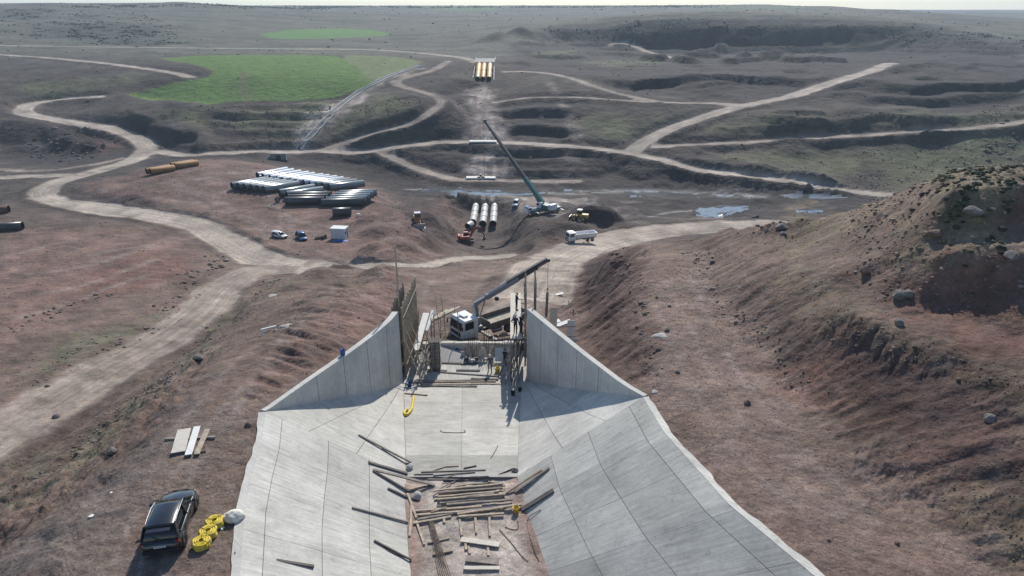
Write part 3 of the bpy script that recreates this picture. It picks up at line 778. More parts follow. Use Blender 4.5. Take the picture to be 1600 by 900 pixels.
# ------------------------------------------------------------------ the canal's outline (world metres)
def L3(ps): return [Vector(p) for p in ps]
def extend(P, y):
    """carry a line on towards the viewer to the given y"""
    a, b = P[0], P[1]
    t = (y - a.y) / (a.y - b.y)
    return [a + (a - b) * t] + P
TL = [onz(365, 900, 0), onz(375, 790, 0), onz(388, 735, 0), onz(402, 690, 0), onz(415, 643, 0)]
TR = [onz(1280, 897, 1.3), onz(1148, 788, 0.9), onz(1045, 675, 0.35), onz(1005, 620, 0)]
BEDZ = -5.0
FL = [onz(646, 900, BEDZ), onz(637.5, 797, BEDZ), onz(634.5, 745, BEDZ)]
FR = [onz(854.5, 900, BEDZ), onz(818, 797, BEDZ), onz(808, 745, BEDZ)]
for q in TL[:-1]: q.x += .28
for q in TR[:-1]: q.x -= .28
TL, TR, FL, FR = extend(TL, 9), extend(TR, 9), extend(FL, 14), extend(FR, 16)
TR[0].z = 1.9
ENDZ = -7.3
YEND = 56.1
WL = [TL[-1].copy(), onz(480, 597, 0), onz(560, 541.5, 0), onz(606, 505, 0), onz(622, 487, 0)]     # left wing wall, inner top edge
WR = [TR[-1].copy(), onz(969, 598, 0), onz(902, 547, 0), onz(823.5, 483, 0)]
FLE = onz(630.5, 592, ENDZ); FRE = onz(814, 592, ENDZ)

def polydist(poly, X, Y):
    dd = np.full(X.shape, 1e9); tt = np.zeros(X.shape); zz = np.zeros(X.shape)
    for p, q in zip(poly[:-1], poly[1:]):
        ex, ey = q.x - p.x, q.y - p.y; L2 = ex * ex + ey * ey + 1e-9
        t = np.clip(((X - p.x) * ex + (Y - p.y) * ey) / L2, 0, 1)
        d = np.hypot(X - p.x - t * ex, Y - p.y - t * ey)
        b = d < dd
        dd = np.where(b, d, dd); zz = np.where(b, p.z + (q.z - p.z) * t, zz)
    return dd, zz
def inpoly(poly, X, Y):
    ins = np.zeros(X.shape, bool)
    for p, q in zip(poly, poly[1:] + poly[:1]):
        c = ((p.y > Y) != (q.y > Y))
        ins ^= c & (X < (q.x - p.x) * (Y - p.y) / ((q.y - p.y) or 1e-12) + p.x)
    return ins
apronL, apronR = Vector((WL[-1].x, 61.6, 0)), Vector((WR[-1].x, 61.6, 0))
foot = TL[:-1] + WL + [apronL, apronR] + WR[::-1][:-1] + TR[::-1]
near = GY[:, 0] < 75
nr = int(near.sum())
Xn, Yn = GX[:nr], GY[:nr]
inF = inpoly(foot, Xn, Yn)
dE, zE = polydist(TL[:-1] + WL[:2], Xn, Yn)
dE2, zE2 = polydist(TR, Xn, Yn)
for d_, z_ in ((dE, zE), (dE2, zE2)):
    k = 1 - sstep(0.4, 2.2, d_)
    lump = 0.06 * fbm(Xn / 0.9, Yn / 0.9, 2, 44)
    GZ[:nr] = np.where(~inF, GZ[:nr] * (1 - k) + (z_ - 0.085 + 0.7 * lump) * k, GZ[:nr])
dAll, _ = polydist(foot + foot[:1], Xn, Yn)
inF |= (dAll < np.where(Yn > 40.5, 0.32, 0.12))            # under the thickness of the wing walls
deep = np.where(Yn < 39, BEDZ - 1.5, np.interp(Yn, [39, 56, 62], [BEDZ - 1.5, ENDZ - 1.2, ENDZ - 1.2]))
GZ[:nr] = np.where(inF, np.minimum(deep, GZ[:nr]), GZ[:nr])

# ------------------------------------------------------------------ ground colours (base albedo by area, shade of some cuts painted in)
def C3(*c): return np.array(c, np.float32)
def lay(base, col, k): return base * (1 - k[..., None]) + col * k[..., None]
lnY = GB
t1 = sstep(math.log(120), math.log(230), lnY); t2 = sstep(math.log(400), math.log(520), lnY)
CG = np.empty(GZ.shape + (3,), np.float32)
CG[:] = C3(.152, .104, .083)
CG = lay(CG, C3(.064, .051, .044), t1)
CG = lay(CG, C3(.112, .106, .082), t2)
mott = 0.5 + 0.5 * fbm(GA * 28, GB * 28, 4, 31)
CG = lay(CG, C3(.105, .095, .072), 0.35 * t1 * (1 - t2) * sstep(.5, .75, mott))
CG = lay(CG, C3(.050, .056, .044), t2 * 0.65 * sstep(.52, .72, 0.5 + 0.5 * fbm(GA * 14 + 9, GB * 40, 5, 33)))
CG = lay(CG, C3(.040, .033, .032), DARK * 0.95)
CG = lay(CG, C3(.176, .108, .088), RED * 0.8)
CG = lay(CG, C3(.140, .072, .055), REDDER * 0.7)
CG = lay(CG, C3(.108, .108, .060), OLIVE * (0.45 + 0.5 * sstep(.35, .65, mott)))
CG = lay(CG, C3(.165, .128, .085), GRASSY * (0.5 + 0.5 * sstep(.4, .65, mott)))
CG = lay(CG, C3(.38, .32, .275), PALE * (0.5 + 0.6 * sstep(.4, .7, 0.5 + 0.5 * fbm(GX / 2.2, GY / 14, 3, 36))))
CG = lay(CG, C3(.036, .032, .031), MUDDY * 0.7)
CG = lay(CG, C3(.100, .180, .036), FIELD * (0.86 + 0.14 * mott))
CG = lay(CG, C3(.150, .180, .072), FIELD2 * 0.9)
CG = lay(CG, C3(.095, .200, .048), np.maximum(FIELD3, FAR_FIELDS * 0.6) * 0.95)
# the bare streak in the crop and its drill rows
STREAK = union([(379,112),(385,114),(386,140),(383,158),(378,130)], feather=0.008)
CG = lay(CG, C3(.16, .13, .085), STREAK * 0.85)
# left foreground: greyish worn ground, pale verge beside the road
GREYBANK = union([(0,880),(120,780),(230,690),(300,620),(330,590),(300,640),(230,760),(170,900),(0,900)], feather=0.04)
CG = lay(CG, C3(.118, .104, .096), GREYBANK * 0.75)
CG = lay(CG, C3(.105, .066, .054), LBANK * .55 * sstep(.35, .6, mott))
VERGE = union([(0,690),(100,690),(230,600),(330,500),(420,440),(440,445),(340,540),(230,640),(60,780),(0,800)], [(60,560),(160,520),(260,490),(262,500),(180,535),(60,590)], feather=0.03)
CG = lay(CG, C3(.150, .135, .092), VERGE * (0.2 + 0.6 * sstep(.45, .7, mott)))
BERM = union([(1010,500),(1060,420),(1120,400),(1140,480),(1250,640),(1420,790),(1560,900),(1300,900),(1150,780),(1045,660)], feather=0.04)
CG = lay(CG, C3(.185, .130, .108), BERM * 0.85)
TRACK = union([(30,900),(220,700),(330,640),(400,640),(360,800),(340,900)], feather=0.05)
CG = lay(CG, C3(.180, .136, .110), TRACK * 0.6)
PITF = union([(690,385),(735,345),(780,345),(800,385),(740,395)], feather=0.02)
CG = lay(CG, C3(.09, .07, .062), PITF * 0.7)
SCRUB = union([(60,44),(130,37),(250,42),(245,58),(120,62),(50,58)], [(0,18),(60,12),(70,20),(0,32)], [(150,62),(200,60),(300,68),(180,71)], [(840,42),(1000,36),(1200,37),(1420,40),(1580,58),(1600,66),(1400,48),(1200,46),(1000,45),(850,50)], feather=0.03)
CG = lay(CG, C3(.042, .046, .042), SCRUB * .75)
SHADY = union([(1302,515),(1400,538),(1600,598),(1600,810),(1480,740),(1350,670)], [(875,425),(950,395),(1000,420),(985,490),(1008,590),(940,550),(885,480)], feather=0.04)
CG = lay(CG, C3(.072, .046, .042), SHADY * 0.75)  # shade of the steep backlit cut slopes painted into the soil colour
PITD = union([(715,312),(800,310),(830,330),(810,345),(790,330),(735,328),(712,345)], [(600,320),(650,312),(700,345),(690,380),(640,360)], [(860,318),(1000,312),(1100,318),(1050,338),(960,342),(900,350),(860,350)], feather=0.02)
CG = lay(CG, C3(.045, .034, .032), PITD * 0.75)
# wheel marks worn on the open ground
def pmask(pts_px, wpx):
    Q = catmull([dom(*p) for p in pts_px], 5); dd = np.full(GZ.shape, 9.0)
    for (x0, y0), (x1, y1) in zip(Q[:-1], Q[1:]):
        pad = wpx * 3
        j0 = max(int((min(x0, x1) - pad - A0) / DA), 0); j1 = int((max(x0, x1) + pad - A0) / DA) + 2
        i0 = max(int((min(y0, y1) - pad - B0) / DB), 0); i1 = int((max(y0, y1) + pad - B0) / DB) + 2
        A, B = GA[i0:i1, j0:j1], GB[i0:i1, j0:j1]; ex, ey = x1 - x0, y1 - y0
        t = np.clip(((A - x0) * ex + (B - y0) * ey) / (ex * ex + ey * ey + 1e-12), 0, 1)
        dd[i0:i1, j0:j1] = np.minimum(dd[i0:i1, j0:j1], np.hypot(A - x0 - t * ex, B - y0 - t * ey))
    return np.exp(-(dd / wpx) ** 2)
MARKS = [[(230,290),(330,278),(410,300),(440,345),(400,385)],[(340,258),(410,300),(455,350),(440,395)],[(300,300),(380,335),(480,385),(560,402)],[(160,298),(260,288),(340,310),(420,372)],[(180,312),(300,318),(400,350),(500,392)],
 [(290,268),(350,262),(400,268),(370,285),(300,280)],[(320,270),(380,275),(350,300),(280,296)],[(430,330),(480,350),(560,355),(600,340)],[(450,360),(520,362),(580,345)],[(330,330),(400,395)],[(260,275),(300,310),(350,340)],
 [(745,140),(750,170),(742,216)],[(755,140),(760,170),(772,216)],[(765,150),(775,190),(792,218)],[(750,150),(740,190),(728,218)],[(750,245),(745,262),(738,278)],[(762,243),(770,262),(785,278)],
 [(860,130),(885,180),(900,222)],[(870,150),(893,190),(910,226)],[(590,240),(640,262),(700,280)],[(690,150),(730,180),(735,215)],
 [(215,900),(262,760),(330,660),(420,560),(470,485)],[(250,900),(290,760),(355,660),(440,560),(490,480)],[(180,880),(240,730),(310,630),(400,540)],
 [(1020,470),(1060,560),(1130,680),(1250,800),(1380,900)],[(1040,440),(1100,560),(1180,680),(1320,810),(1450,900)],[(1075,430),(1130,540),(1220,670),(1360,800)],
 [(60,460),(150,440),(260,400)],[(20,500),(120,470),(230,430)],[(140,400),(230,385),(300,395)],[(10,400),(120,375),(230,365)],[(40,430),(160,410),(270,372)],
 [(700,500),(660,470),(680,430)],[(780,500),(800,460),(850,420)],[(760,510),(785,470),(840,425)],[(720,505),(740,465),(760,430)],
 [(650,325),(690,345),(720,372)],[(600,372),(660,392),(720,398)],[(800,330),(840,322),(900,325)],[(905,300),(960,312),(1040,318)],[(870,240),(900,262),(850,284)],[(880,240),(915,262),(870,286)],
 [(560,360),(620,350),(655,360)],[(1000,336),(1080,342),(1160,340)]]
MK = np.zeros(GZ.shape)
for mk in MARKS: MK = np.maximum(MK, pmask(mk, .0065))
CG = lay(CG, C3(.24, .19, .165), MK * .55 * (.35 + .65 * sstep(.3, .6, 0.5 + 0.5 * fbm(GX / 5, GY / 5, 3, 150))))
CREEK = np.maximum(pmask([(640,294),(700,299),(760,300),(850,301),(950,299),(1040,301),(1120,303),(1190,306)], .010) * sstep(.42, .52, .5 + .5 * fbm(GX / 9, GY / 2.0, 3, 151)), .8 * pmask([(880,332),(960,338),(1060,330),(1160,336)], .006) * sstep(.5, .6, .5 + .5 * fbm(GX / 9, GY / 3, 3, 152)))
CG = lay(CG, C3(.34, .33, .31), CREEK * .75)
# dust beside and on the roads
RH = (1 - sstep(0.0, 4.0, EDGE)) * RTONE
CG = lay(CG, C3(.20, .158, .135), 0.40 * RH * (0.4 + 0.6 * mott))
RC = C3(.150, .112, .092)[None, None] * (1 - RTONE[..., None]) + C3(.390, .330, .270)[None, None] * RTONE[..., None]
kR = ROAD * (0.75 + 0.25 * mott)
CG = CG * (1 - kR[..., None]) + RC * kR[..., None]
CG *= (1 - .38 * np.exp(-((EDGE - 1.7) / 1.1) ** 2) * sstep(.35, .6, .5 + .5 * fbm(GX / 9, GY / 9, 3, 161)))[..., None]  # darker broken band along the road sides, standing for ditches
# lie of the slopes: steeper ground is darker, flats keep their tone
CG *= (1 - 0.25 * np.clip(slope - 0.25, 0, 0.6)[..., None])
v1 = fbm(GX / 6, GY / 6, 4, 50) * sstep(3, 8, 6 / SPC * 3) + 0.8 * fbm(GA * 45, GB * 45, 4, 52)
CG *= np.clip(1 + 0.42 * v1 * (1 - .5 * np.maximum(BERM, PLAT)) * (1 - .8 * np.maximum(FIELD, np.maximum(FIELD2, FIELD3))), 0.45, 1.8)[..., None]

# ------------------------------------------------------------------ soil material
def ground_material(name='soil', wet=False):
    m = bpy.data.materials.new(name)
    m.use_nodes = True
    n = m.node_tree; N = n.nodes; Lk = n.links.new
    b = N['Principled BSDF']
    b.inputs['Roughness'].default_value = 0.95
    b.inputs['Specular IOR Level'].default_value = 0.25
    at_ = N.new('ShaderNodeAttribute'); at_.attribute_name = 'Col'
    au = N.new('ShaderNodeAttribute'); au.attribute_name = 'Across'
    ar = N.new('ShaderNodeAttribute'); ar.attribute_name = 'Road'
    tc = N.new('ShaderNodeTexCoord')
    def noise(scale, det=5, rg=0.6, vec=None):
        t = N.new('ShaderNodeTexNoise'); t.inputs['Scale'].default_value = scale
        t.inputs['Detail'].default_value = det; t.inputs['Roughness'].default_value = rg
        Lk(vec if vec is not None else tc.outputs['Object'], t.inputs['Vector'])
        return t.outputs['Fac']
    def mrange(v, a, b_, c, d):
        t = N.new('ShaderNodeMapRange'); 
        for i, q in enumerate((a, b_, c, d)): t.inputs[i + 1].default_value = q
        Lk(v, t.inputs[0]); return t.outputs[0]
    def math_(op, a, b_=None):
        t = N.new('ShaderNodeMath'); t.operation = op
        for i, q in enumerate((a, b_)):
            if q is None: continue
            if isinstance(q, (int, float)): t.inputs[i].default_value = q
            else: Lk(q, t.inputs[i])
        return t.outputs[0]
    f1 = mrange(noise(1.6, 6, 0.7), 0.25, 0.75, 0.64, 1.40)
    f2 = mrange(noise(9.0, 4, 0.7), 0.25, 0.75, 0.60, 1.45)
    f3 = mrange(noise(0.16, 6, 0.65), 0.25, 0.75, 0.78, 1.22)
    # wheel tracks: streaks that follow the road, from the distance across it
    cx = N.new('ShaderNodeCombineXYZ'); Lk(math_('MULTIPLY', au.outputs['Fac'], 1.0), cx.inputs[0])
    sv = N.new('ShaderNodeVectorMath'); sv.operation = 'MULTIPLY_ADD'
    sv.inputs[1].default_value = (0.012, 0.012, 0.0); Lk(tc.outputs['Object'], sv.inputs[0]); Lk(cx.outputs[0], sv.inputs[2])
    st = noise(1.5, 3, 0.6, sv.outputs[0])
    f4 = mrange(st, 0.3, 0.7, 0.74, 1.26)
    mixr = N.new('ShaderNodeMix'); mixr.data_type = 'FLOAT'
    mixr.inputs[2].default_value = 1.0
    Lk(ar.outputs['Fac'], mixr.inputs[0]); Lk(f4, mixr.inputs[3])
    vo2 = N.new('ShaderNodeTexVoronoi'); vo2.inputs['Scale'].default_value = 5.5
    Lk(tc.outputs['Object'], vo2.inputs['Vector'])
    r2 = N.new('ShaderNodeSeparateColor'); Lk(vo2.outputs['Color'], r2.inputs[0])
    s2 = math_('MULTIPLY', mrange(vo2.outputs['Distance'], 0.05, 0.30, 1.0, 0.0), mrange(r2.outputs[0], 0.70, 0.74, 0.0, 1.0))
    f6 = math_('ADD', 1.0, math_('MULTIPLY', s2, mrange(r2.outputs[1], 0, 1, -0.7, 0.9)))
    # stones: pale and dark grains
    vo = N.new('ShaderNodeTexVoronoi'); vo.inputs['Scale'].default_value = 2.2
    Lk(tc.outputs['Object'], vo.inputs['Vector'])
    ston = mrange(vo.outputs['Distance'], 0.0, 0.22, 1.0, 0.0)
    rndc = N.new('ShaderNodeSeparateColor'); Lk(vo.outputs['Color'], rndc.inputs[0])
    stsel = mrange(rndc.outputs[0], 0.62, 0.68, 0.0, 1.0)
    stf = math_('MULTIPLY', ston, stsel)
    stf = math_('MULTIPLY', stf, math_('SUBTRACT', 1.0, math_('MULTIPLY', ar.outputs['Fac'], 0.8)))
    stv = mrange(rndc.outputs[1], 0, 1, -0.6, 0.75)
    f5 = math_('ADD', 1.0, math_('MULTIPLY', stf, stv))
    tot = math_('MULTIPLY', math_('MULTIPLY', math_('MULTIPLY', f1, f2), math_('MULTIPLY', f3, mixr.outputs[0])), math_('MULTIPLY', f5, f6))
    vm = N.new('ShaderNodeVectorMath'); vm.operation = 'SCALE'
    Lk(at_.outputs['Color'], vm.inputs[0]); Lk(tot, vm.inputs['Scale'])
    # soils differ in hue as well as in tone
    hs = N.new('ShaderNodeHueSaturation')
    Lk(mrange(noise(0.35, 5, 0.6), 0.3, 0.7, 0.493, 0.508), hs.inputs['Hue'])
    Lk(mrange(noise(0.5, 4, 0.6), 0.3, 0.7, 0.82, 1.12), hs.inputs['Saturation'])
    Lk(vm.outputs[0], hs.inputs['Color'])
    Lk(hs.outputs[0], b.inputs['Base Color'])
    bp = N.new('ShaderNodeBump'); bp.inputs['Strength'].default_value = 0.5; bp.inputs['Distance'].default_value = 0.13
    hsum = math_('ADD', math_('MULTIPLY', noise(8.0, 4, 0.65), 0.45), math_('ADD', math_('MULTIPLY', noise(2.0, 3, 0.5), 0.75), math_('MULTIPLY', stf, 0.35)))
    hsum = math_('MULTIPLY', hsum, math_('SUBTRACT', 1.0, math_('MULTIPLY', ar.outputs['Fac'], 0.75)))
    Lk(hsum, bp.inputs['Height'])
    bp2 = N.new('ShaderNodeBump'); bp2.inputs['Strength'].default_value = 0.6; bp2.inputs['Distance'].default_value = 1.6
    h2 = math_('MULTIPLY', noise(0.30, 4, 0.55), math_('SUBTRACT', 1.0, math_('MULTIPLY', ar.outputs['Fac'], 0.95)))
    Lk(h2, bp2.inputs['Height']); Lk(bp.outputs[0], bp2.inputs['Normal'])
    Lk(bp2.outputs[0], b.inputs['Normal'])
    return m
SOIL = ground_material()
mw = bpy.data.materials.new('shallow_water'); mw.use_nodes = True
_b = mw.node_tree.nodes['Principled BSDF']
_b.inputs['Base Color'].default_value = (.10, .10, .095, 1); _b.inputs['Roughness'].default_value = 0.12; _b.inputs['IOR'].default_value = 1.6
_b.inputs['Specular IOR Level'].default_value = 0.9

# ------------------------------------------------------------------ split the sheet into ground, roads, fields, water
facecls = np.zeros((NB - 1, NA - 1), np.int8)
def fc(Mk): return (Mk[:-1, :-1] + Mk[1:, :-1] + Mk[:-1, 1:] + Mk[1:, 1:]) / 4
facecls[fc(np.maximum(np.maximum(FIELD, FIELD2), FIELD3)) > 0.5] = 2
facecls[fc(ROAD) > 0.5] = 1
facecls[fc(WET) > 0.5] = 3
vid = np.arange(NB * NA, dtype=np.int64).reshape(NB, NA)
quads = np.stack([vid[:-1, :-1], vid[:-1, 1:], vid[1:, 1:], vid[1:, :-1]], -1).reshape(-1, 4)
VX = np.stack([GX, GY, GZ], -1).reshape(-1, 3).astype(np.float32)
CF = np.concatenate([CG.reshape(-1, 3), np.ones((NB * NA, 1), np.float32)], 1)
def sheet(name, cls, material):
    q = quads[facecls.ravel() == cls]
    use, inv = np.unique(q, return_inverse=True)
    me = bpy.data.meshes.new(name)
    nq = len(q)
    me.vertices.add(len(use)); me.loops.add(nq * 4); me.polygons.add(nq)
    me.vertices.foreach_set('co', VX[use].ravel())
    me.loops.foreach_set('vertex_index', inv.reshape(-1).astype(np.int32))
    me.polygons.foreach_set('loop_start', np.arange(0, nq * 4, 4, dtype=np.int32))
    me.polygons.foreach_set('use_smooth', np.ones(nq, bool))
    me.materials.append(material)
    me.update(calc_edges=True)
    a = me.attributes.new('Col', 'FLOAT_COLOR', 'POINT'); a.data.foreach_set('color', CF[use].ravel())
    a = me.attributes.new('Across', 'FLOAT', 'POINT'); a.data.foreach_set('value', RU.ravel()[use].astype(np.float32))
    a = me.attributes.new('Road', 'FLOAT', 'POINT'); a.data.foreach_set('value', ROAD.ravel()[use].astype(np.float32))
    o = bpy.data.objects.new(name, me); COL.objects.link(o)
    return tag(o, kind='structure')
sheet('terrain', 0, SOIL); sheet('road', 1, SOIL); sheet('field', 2, SOIL); sheet('water', 3, mw)
# ------------------------------------------------------------------ the concrete canal
def concrete(name, col, streak=0.0):
    m = bpy.data.materials.new(name); m.use_nodes = True
    n = m.node_tree; N = n.nodes; Lk = n.links.new
    b = N['Principled BSDF']; b.inputs['Roughness'].default_value = 0.8
    b.inputs['Specular IOR Level'].default_value = 0.35
    tc = N.new('ShaderNodeTexCoord')
    at_ = N.new('ShaderNodeAttribute'); at_.attribute_name = 'Tone'
    uv = N.new('ShaderNodeAttribute'); uv.attribute_name = 'Along'
    def noise(sc, det, rg, v=None):
        t = N.new('ShaderNodeTexNoise'); t.inputs['Scale'].default_value = sc; t.inputs['Detail'].default_value = det; t.inputs['Roughness'].default_value = rg
        Lk(v if v is not None else tc.outputs['Object'], t.inputs['Vector']); return t.outputs['Fac']
    def mr(v, a, b_, c, d):
        t = N.new('ShaderNodeMapRange')
        for i, q in enumerate((a, b_, c, d)): t.inputs[i + 1].default_value = q
        Lk(v, t.inputs[0]); return t.outputs[0]
    def mul(a, c):
        t = N.new('ShaderNodeMath'); t.operation = 'MULTIPLY'; Lk(a, t.inputs[0]); Lk(c, t.inputs[1]); return t.outputs[0]
    # screed streaks across the lining
    mp = N.new('ShaderNodeVectorMath'); mp.operation = 'MULTIPLY'; mp.inputs[1].default_value = (7.0, 0.5, 1.0); Lk(uv.outputs['Vector'], mp.inputs[0])
    f = mul(mr(noise(0.35, 6, 0.7), 0.25, 0.75, 0.74, 1.26), mr(noise(4.5, 5, 0.75), 0.25, 0.75, 0.90, 1.1))
    f = mul(f, mr(noise(1.0, 4, 0.7, mp.outputs[0]), 0.3, 0.7, 1 - streak, 1 + streak))
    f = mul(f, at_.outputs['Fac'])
    # scattered dark stains
    f = mul(f, mr(noise(1.3, 7, 0.8), 0.56, 0.72, 1.0, 0.66))
    vm = N.new('ShaderNodeVectorMath'); vm.operation = 'SCALE'; vm.inputs[0].default_value = col; Lk(f, vm.inputs['Scale'])
    Lk(vm.outputs[0], b.inputs['Base Color'])
    bp = N.new('ShaderNodeBump'); bp.inputs['Strength'].default_value = 0.5; bp.inputs['Distance'].default_value = 0.03
    Lk(noise(6, 6, 0.7), bp.inputs['Height']); Lk(bp.outputs[0], b.inputs['Normal'])
    return m
CON = concrete('lining_concrete', (.465, .450, .405), 0.21)
CONW = concrete('wall_concrete', (.50, .485, .445), 0.14)
CONJ = concrete('joint_mortar', (.13, .125, .115), 0.05)

def lerp(a, b, t): return a + (b - a) * t
def along(P, t):
    """point at fraction t of a line, by length"""
    d = [0]
    for a, b in zip(P[:-1], P[1:]): d.append(d[-1] + (b - a).length)
    s = t * d[-1]
    for i in range(len(P) - 1):
        if s <= d[i + 1] or i == len(P) - 2:
            return lerp(P[i], P[i + 1], (s - d[i]) / max(1e-6, d[i + 1] - d[i]))

def lining(name, low, top, cross, rows, parent, seed, gap=0.03, tones=None, tilt=0.0):
    """ruled slope between the line low and the line top, poured in panels with open joints;
    cross = fractions along, rows = fractions up"""
    rg = random.Random(seed)
    V, F, MI, TN, AL = [], [], [], [], []
    def P(s, r, lift=0.0):
        a, b = along(low, s), along(top, min(1, max(0, s + tilt * (0))))
        p = lerp(a, b, r)
        if lift:
            e = 0.004
            du = along(low, min(1, s + e)) * (1 - r) + along(top, min(1, s + e)) * r - (along(low, max(0, s - e)) * (1 - r) + along(top, max(0, s - e)) * r)
            nn = du.cross(b - a)
            if nn.z < 0: nn = -nn
            if nn.length > 1e-9: p = p + nn.normalized() * lift
        return p
    lenU = sum((b - a).length for a, b in zip(low[:-1], low[1:]))
    def patch(s0, s1, r0, r1, lift, mi, tone, sub, skirt):
        k = len(V)
        for i in range(sub + 1):
            for j in range(sub + 1):
                s, r = s0 + (s1 - s0) * i / sub, r0 + (r1 - r0) * j / sub
                q = P(s, r, lift); V.append(tuple(q)); TN.append(tone)
                AL.append((s * lenU, r * 9 + seed, 0))
        for i in range(sub):
            for j in range(sub):
                a = k + i * (sub + 1) + j
                F.append((a, a + sub + 1, a + sub + 2, a + 1)); MI.append(mi)
        if skirt:
            ring = [k + i * (sub + 1) for i in range(sub + 1)] + [k + sub * (sub + 1) + j for j in range(1, sub + 1)] + [k + i * (sub + 1) + sub for i in range(sub - 1, -1, -1)] + [k + j for j in range(sub - 1, 0, -1)]
            pos = [(i, j) for i, j in [((x - k) // (sub + 1), (x - k) % (sub + 1)) for x in ring]]
            k2 = len(V)
            for (i, j) in pos:
                s, r = s0 + (s1 - s0) * i / sub, r0 + (r1 - r0) * j / sub
                V.append(tuple(P(s, r, lift - skirt))); TN.append(tone); AL.append((s * lenU, r * 9 + seed, 0))
            m = len(ring)
            for x in range(m):
                F.append((ring[x], ring[(x + 1) % m], k2 + (x + 1) % m, k2 + x)); MI.append(mi)
    patch(0, 1, 0, 1, -0.07, 1, 1.0, 48, 0.25)                # bed under the joints
    for i in range(len(cross) - 1):
        for j in range(len(rows) - 1):
            s0, s1, r0, r1 = cross[i], cross[i + 1], rows[j], rows[j + 1]
            wm = ((P(s0, (r0 + r1) / 2) - P(s1, (r0 + r1) / 2)).length) + 1e-6
            hm = ((P((s0 + s1) / 2, r0) - P((s0 + s1) / 2, r1)).length) + 1e-6
            gs, gr = min(0.4, gap / wm * 0.5) * (s1 - s0), min(0.4, gap / hm * 0.5) * (r1 - r0)
            tone = (tones(i, j) if tones else 1.0) * rg.uniform(0.90, 1.10)
            patch(s0 + gs * rg.uniform(.4, 1.0), s1 - gs * rg.uniform(.4, 1.0), r0 + gr, r1 - (gr if j < len(rows) - 2 else 0), 0.0, 0, tone, 6, 0.06)
    me = bpy.data.meshes.new(name); me.from_pydata(V, [], F)
    me.materials.append(CON); me.materials.append(CONJ)
    me.polygons.foreach_set('material_index', MI)
    a = me.attributes.new('Tone', 'FLOAT', 'POINT'); a.data.foreach_set('value', TN)
    a = me.attributes.new('Along', 'FLOAT_VECTOR', 'POINT'); a.data.foreach_set('vector', np.array(AL, np.float32).ravel())
    bm = bmesh.new(); bm.from_mesh(me); bmesh.ops.recalc_face_normals(bm, faces=bm.faces); bm.to_mesh(me); bm.free()
    o = bpy.data.objects.new(name, me); COL.objects.link(o); o.parent = parent
    return o
def attr_fill(o, tone=1.0, sc=(1, 1, 1)):
    me = o.data; n = len(me.vertices)
    a = me.attributes.new('Tone', 'FLOAT', 'POINT'); a.data.foreach_set('value', [tone] * n)
    a = me.attributes.new('Along', 'FLOAT_VECTOR', 'POINT')
    a.data.foreach_set('vector', np.array([(v.co.x * sc[0] + v.co.y * sc[1], v.co.z * sc[2], 0) for v in me.vertices], np.float32).ravel())
    return o

canal = empty('concrete_canal', (0, 0, 0), 0, 'pale concrete canal with sloping panelled sides narrowing between two wing walls', 'canal')
mid = 0.5
LB = lining('slope_lining', FL, TL, [0, .10, .225, .36, .50, .635, .755, .875, 1], [0, .27, .56, .885, 1], canal, 3, tones=lambda i, j: 1.0)
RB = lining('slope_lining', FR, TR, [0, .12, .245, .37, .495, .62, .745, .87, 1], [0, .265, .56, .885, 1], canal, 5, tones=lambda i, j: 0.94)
# transition: the slope dies out against the wing walls
def wallbase(W, px):
    """foot of a wing wall: sinks evenly from the bank to the floor of the structure"""
    d = [0]
    for a, b in zip(W[:-1], W[1:]): d.append(d[-1] + (b - a).length)
    return [Vector((p.x, p.y, lerp(0, ENDZ, x / d[-1]))) for p, x in zip(W, d)]
BL, BR = wallbase(WL, None), wallbase(WR, None)
BL[0].z = TL[-1].z; BR[0].z = TR[-1].z
LT = lining('slope_lining', [FL[-1], FLE], BL, [0, .30, .62, 1], [0, .36, .70, 1], canal, 7, tones=lambda i, j: 1.06)
RT = lining('slope_lining', [FR[-1], FRE], BR, [0, .34, .66, 1], [0, .36, .70, 1], canal, 9, tones=lambda i, j: 1.06)
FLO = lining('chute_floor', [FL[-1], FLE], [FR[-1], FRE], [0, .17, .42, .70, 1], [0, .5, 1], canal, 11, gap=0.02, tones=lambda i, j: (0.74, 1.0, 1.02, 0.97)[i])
AP = MB()
apz = ENDZ - 0.16
AP.box(((FLE.x + FRE.x) / 2, (YEND + 61.4) / 2, apz), (FRE.x - FLE.x + 1.2, 61.4 - YEND + 0.6, 0.3), CON)
attr_fill(AP.build('apron_slab', canal), 1.0, (1, .2, 1))

def wing(W, B, side, name='wing_wall', th=0.55):
    """upright wall over the line W (top) down to B, thickness outwards, with a coping a little lower outside"""
    n = len(W); V, F = [], []
    for i in range(n):
        a, b = W[max(0, i - 1)], W[min(n - 1, i + 1)]
        d = (b - a); d.z = 0; d.normalize()
        o = Vector((d.y, -d.x, 0)) * side
        t = th * (0.75 + 0.25 * i / (n - 1))
        top, bot = W[i], B[i]
        zt = max(top.z, bot.z + 0.06)
        V += [Vector((bot.x, bot.y, bot.z - 0.6)), Vector((top.x, top.y, zt)), Vector((top.x, top.y, zt)) + o * t + Vector((0, 0, -0.03)), Vector((bot.x, bot.y, bot.z - 0.9)) + o * (t + 0.15)]
    for i in range(n - 1):
        for k in range(4):
            F.append((i * 4 + k, i * 4 + (k + 1) % 4, i * 4 + 4 + (k + 1) % 4, i * 4 + 4 + k))
    F += [(3, 2, 1, 0), tuple(range(4 * n - 4, 4 * n))]
    m = MB(); m.add(V, F, CONW)
    o_ = m.build(name, canal); attr_fill(o_, 1.0, (.8, 1.0, .12))
    return o_
def dens(P, n):
    return [along(P, i / n) for i in range(n + 1)]
Wl2, Bl2 = catmull([tuple(p) for p in WL], 5), None
Wl2 = [Vector(p) for p in Wl2]
Bl2 = wallbase(Wl2, None)
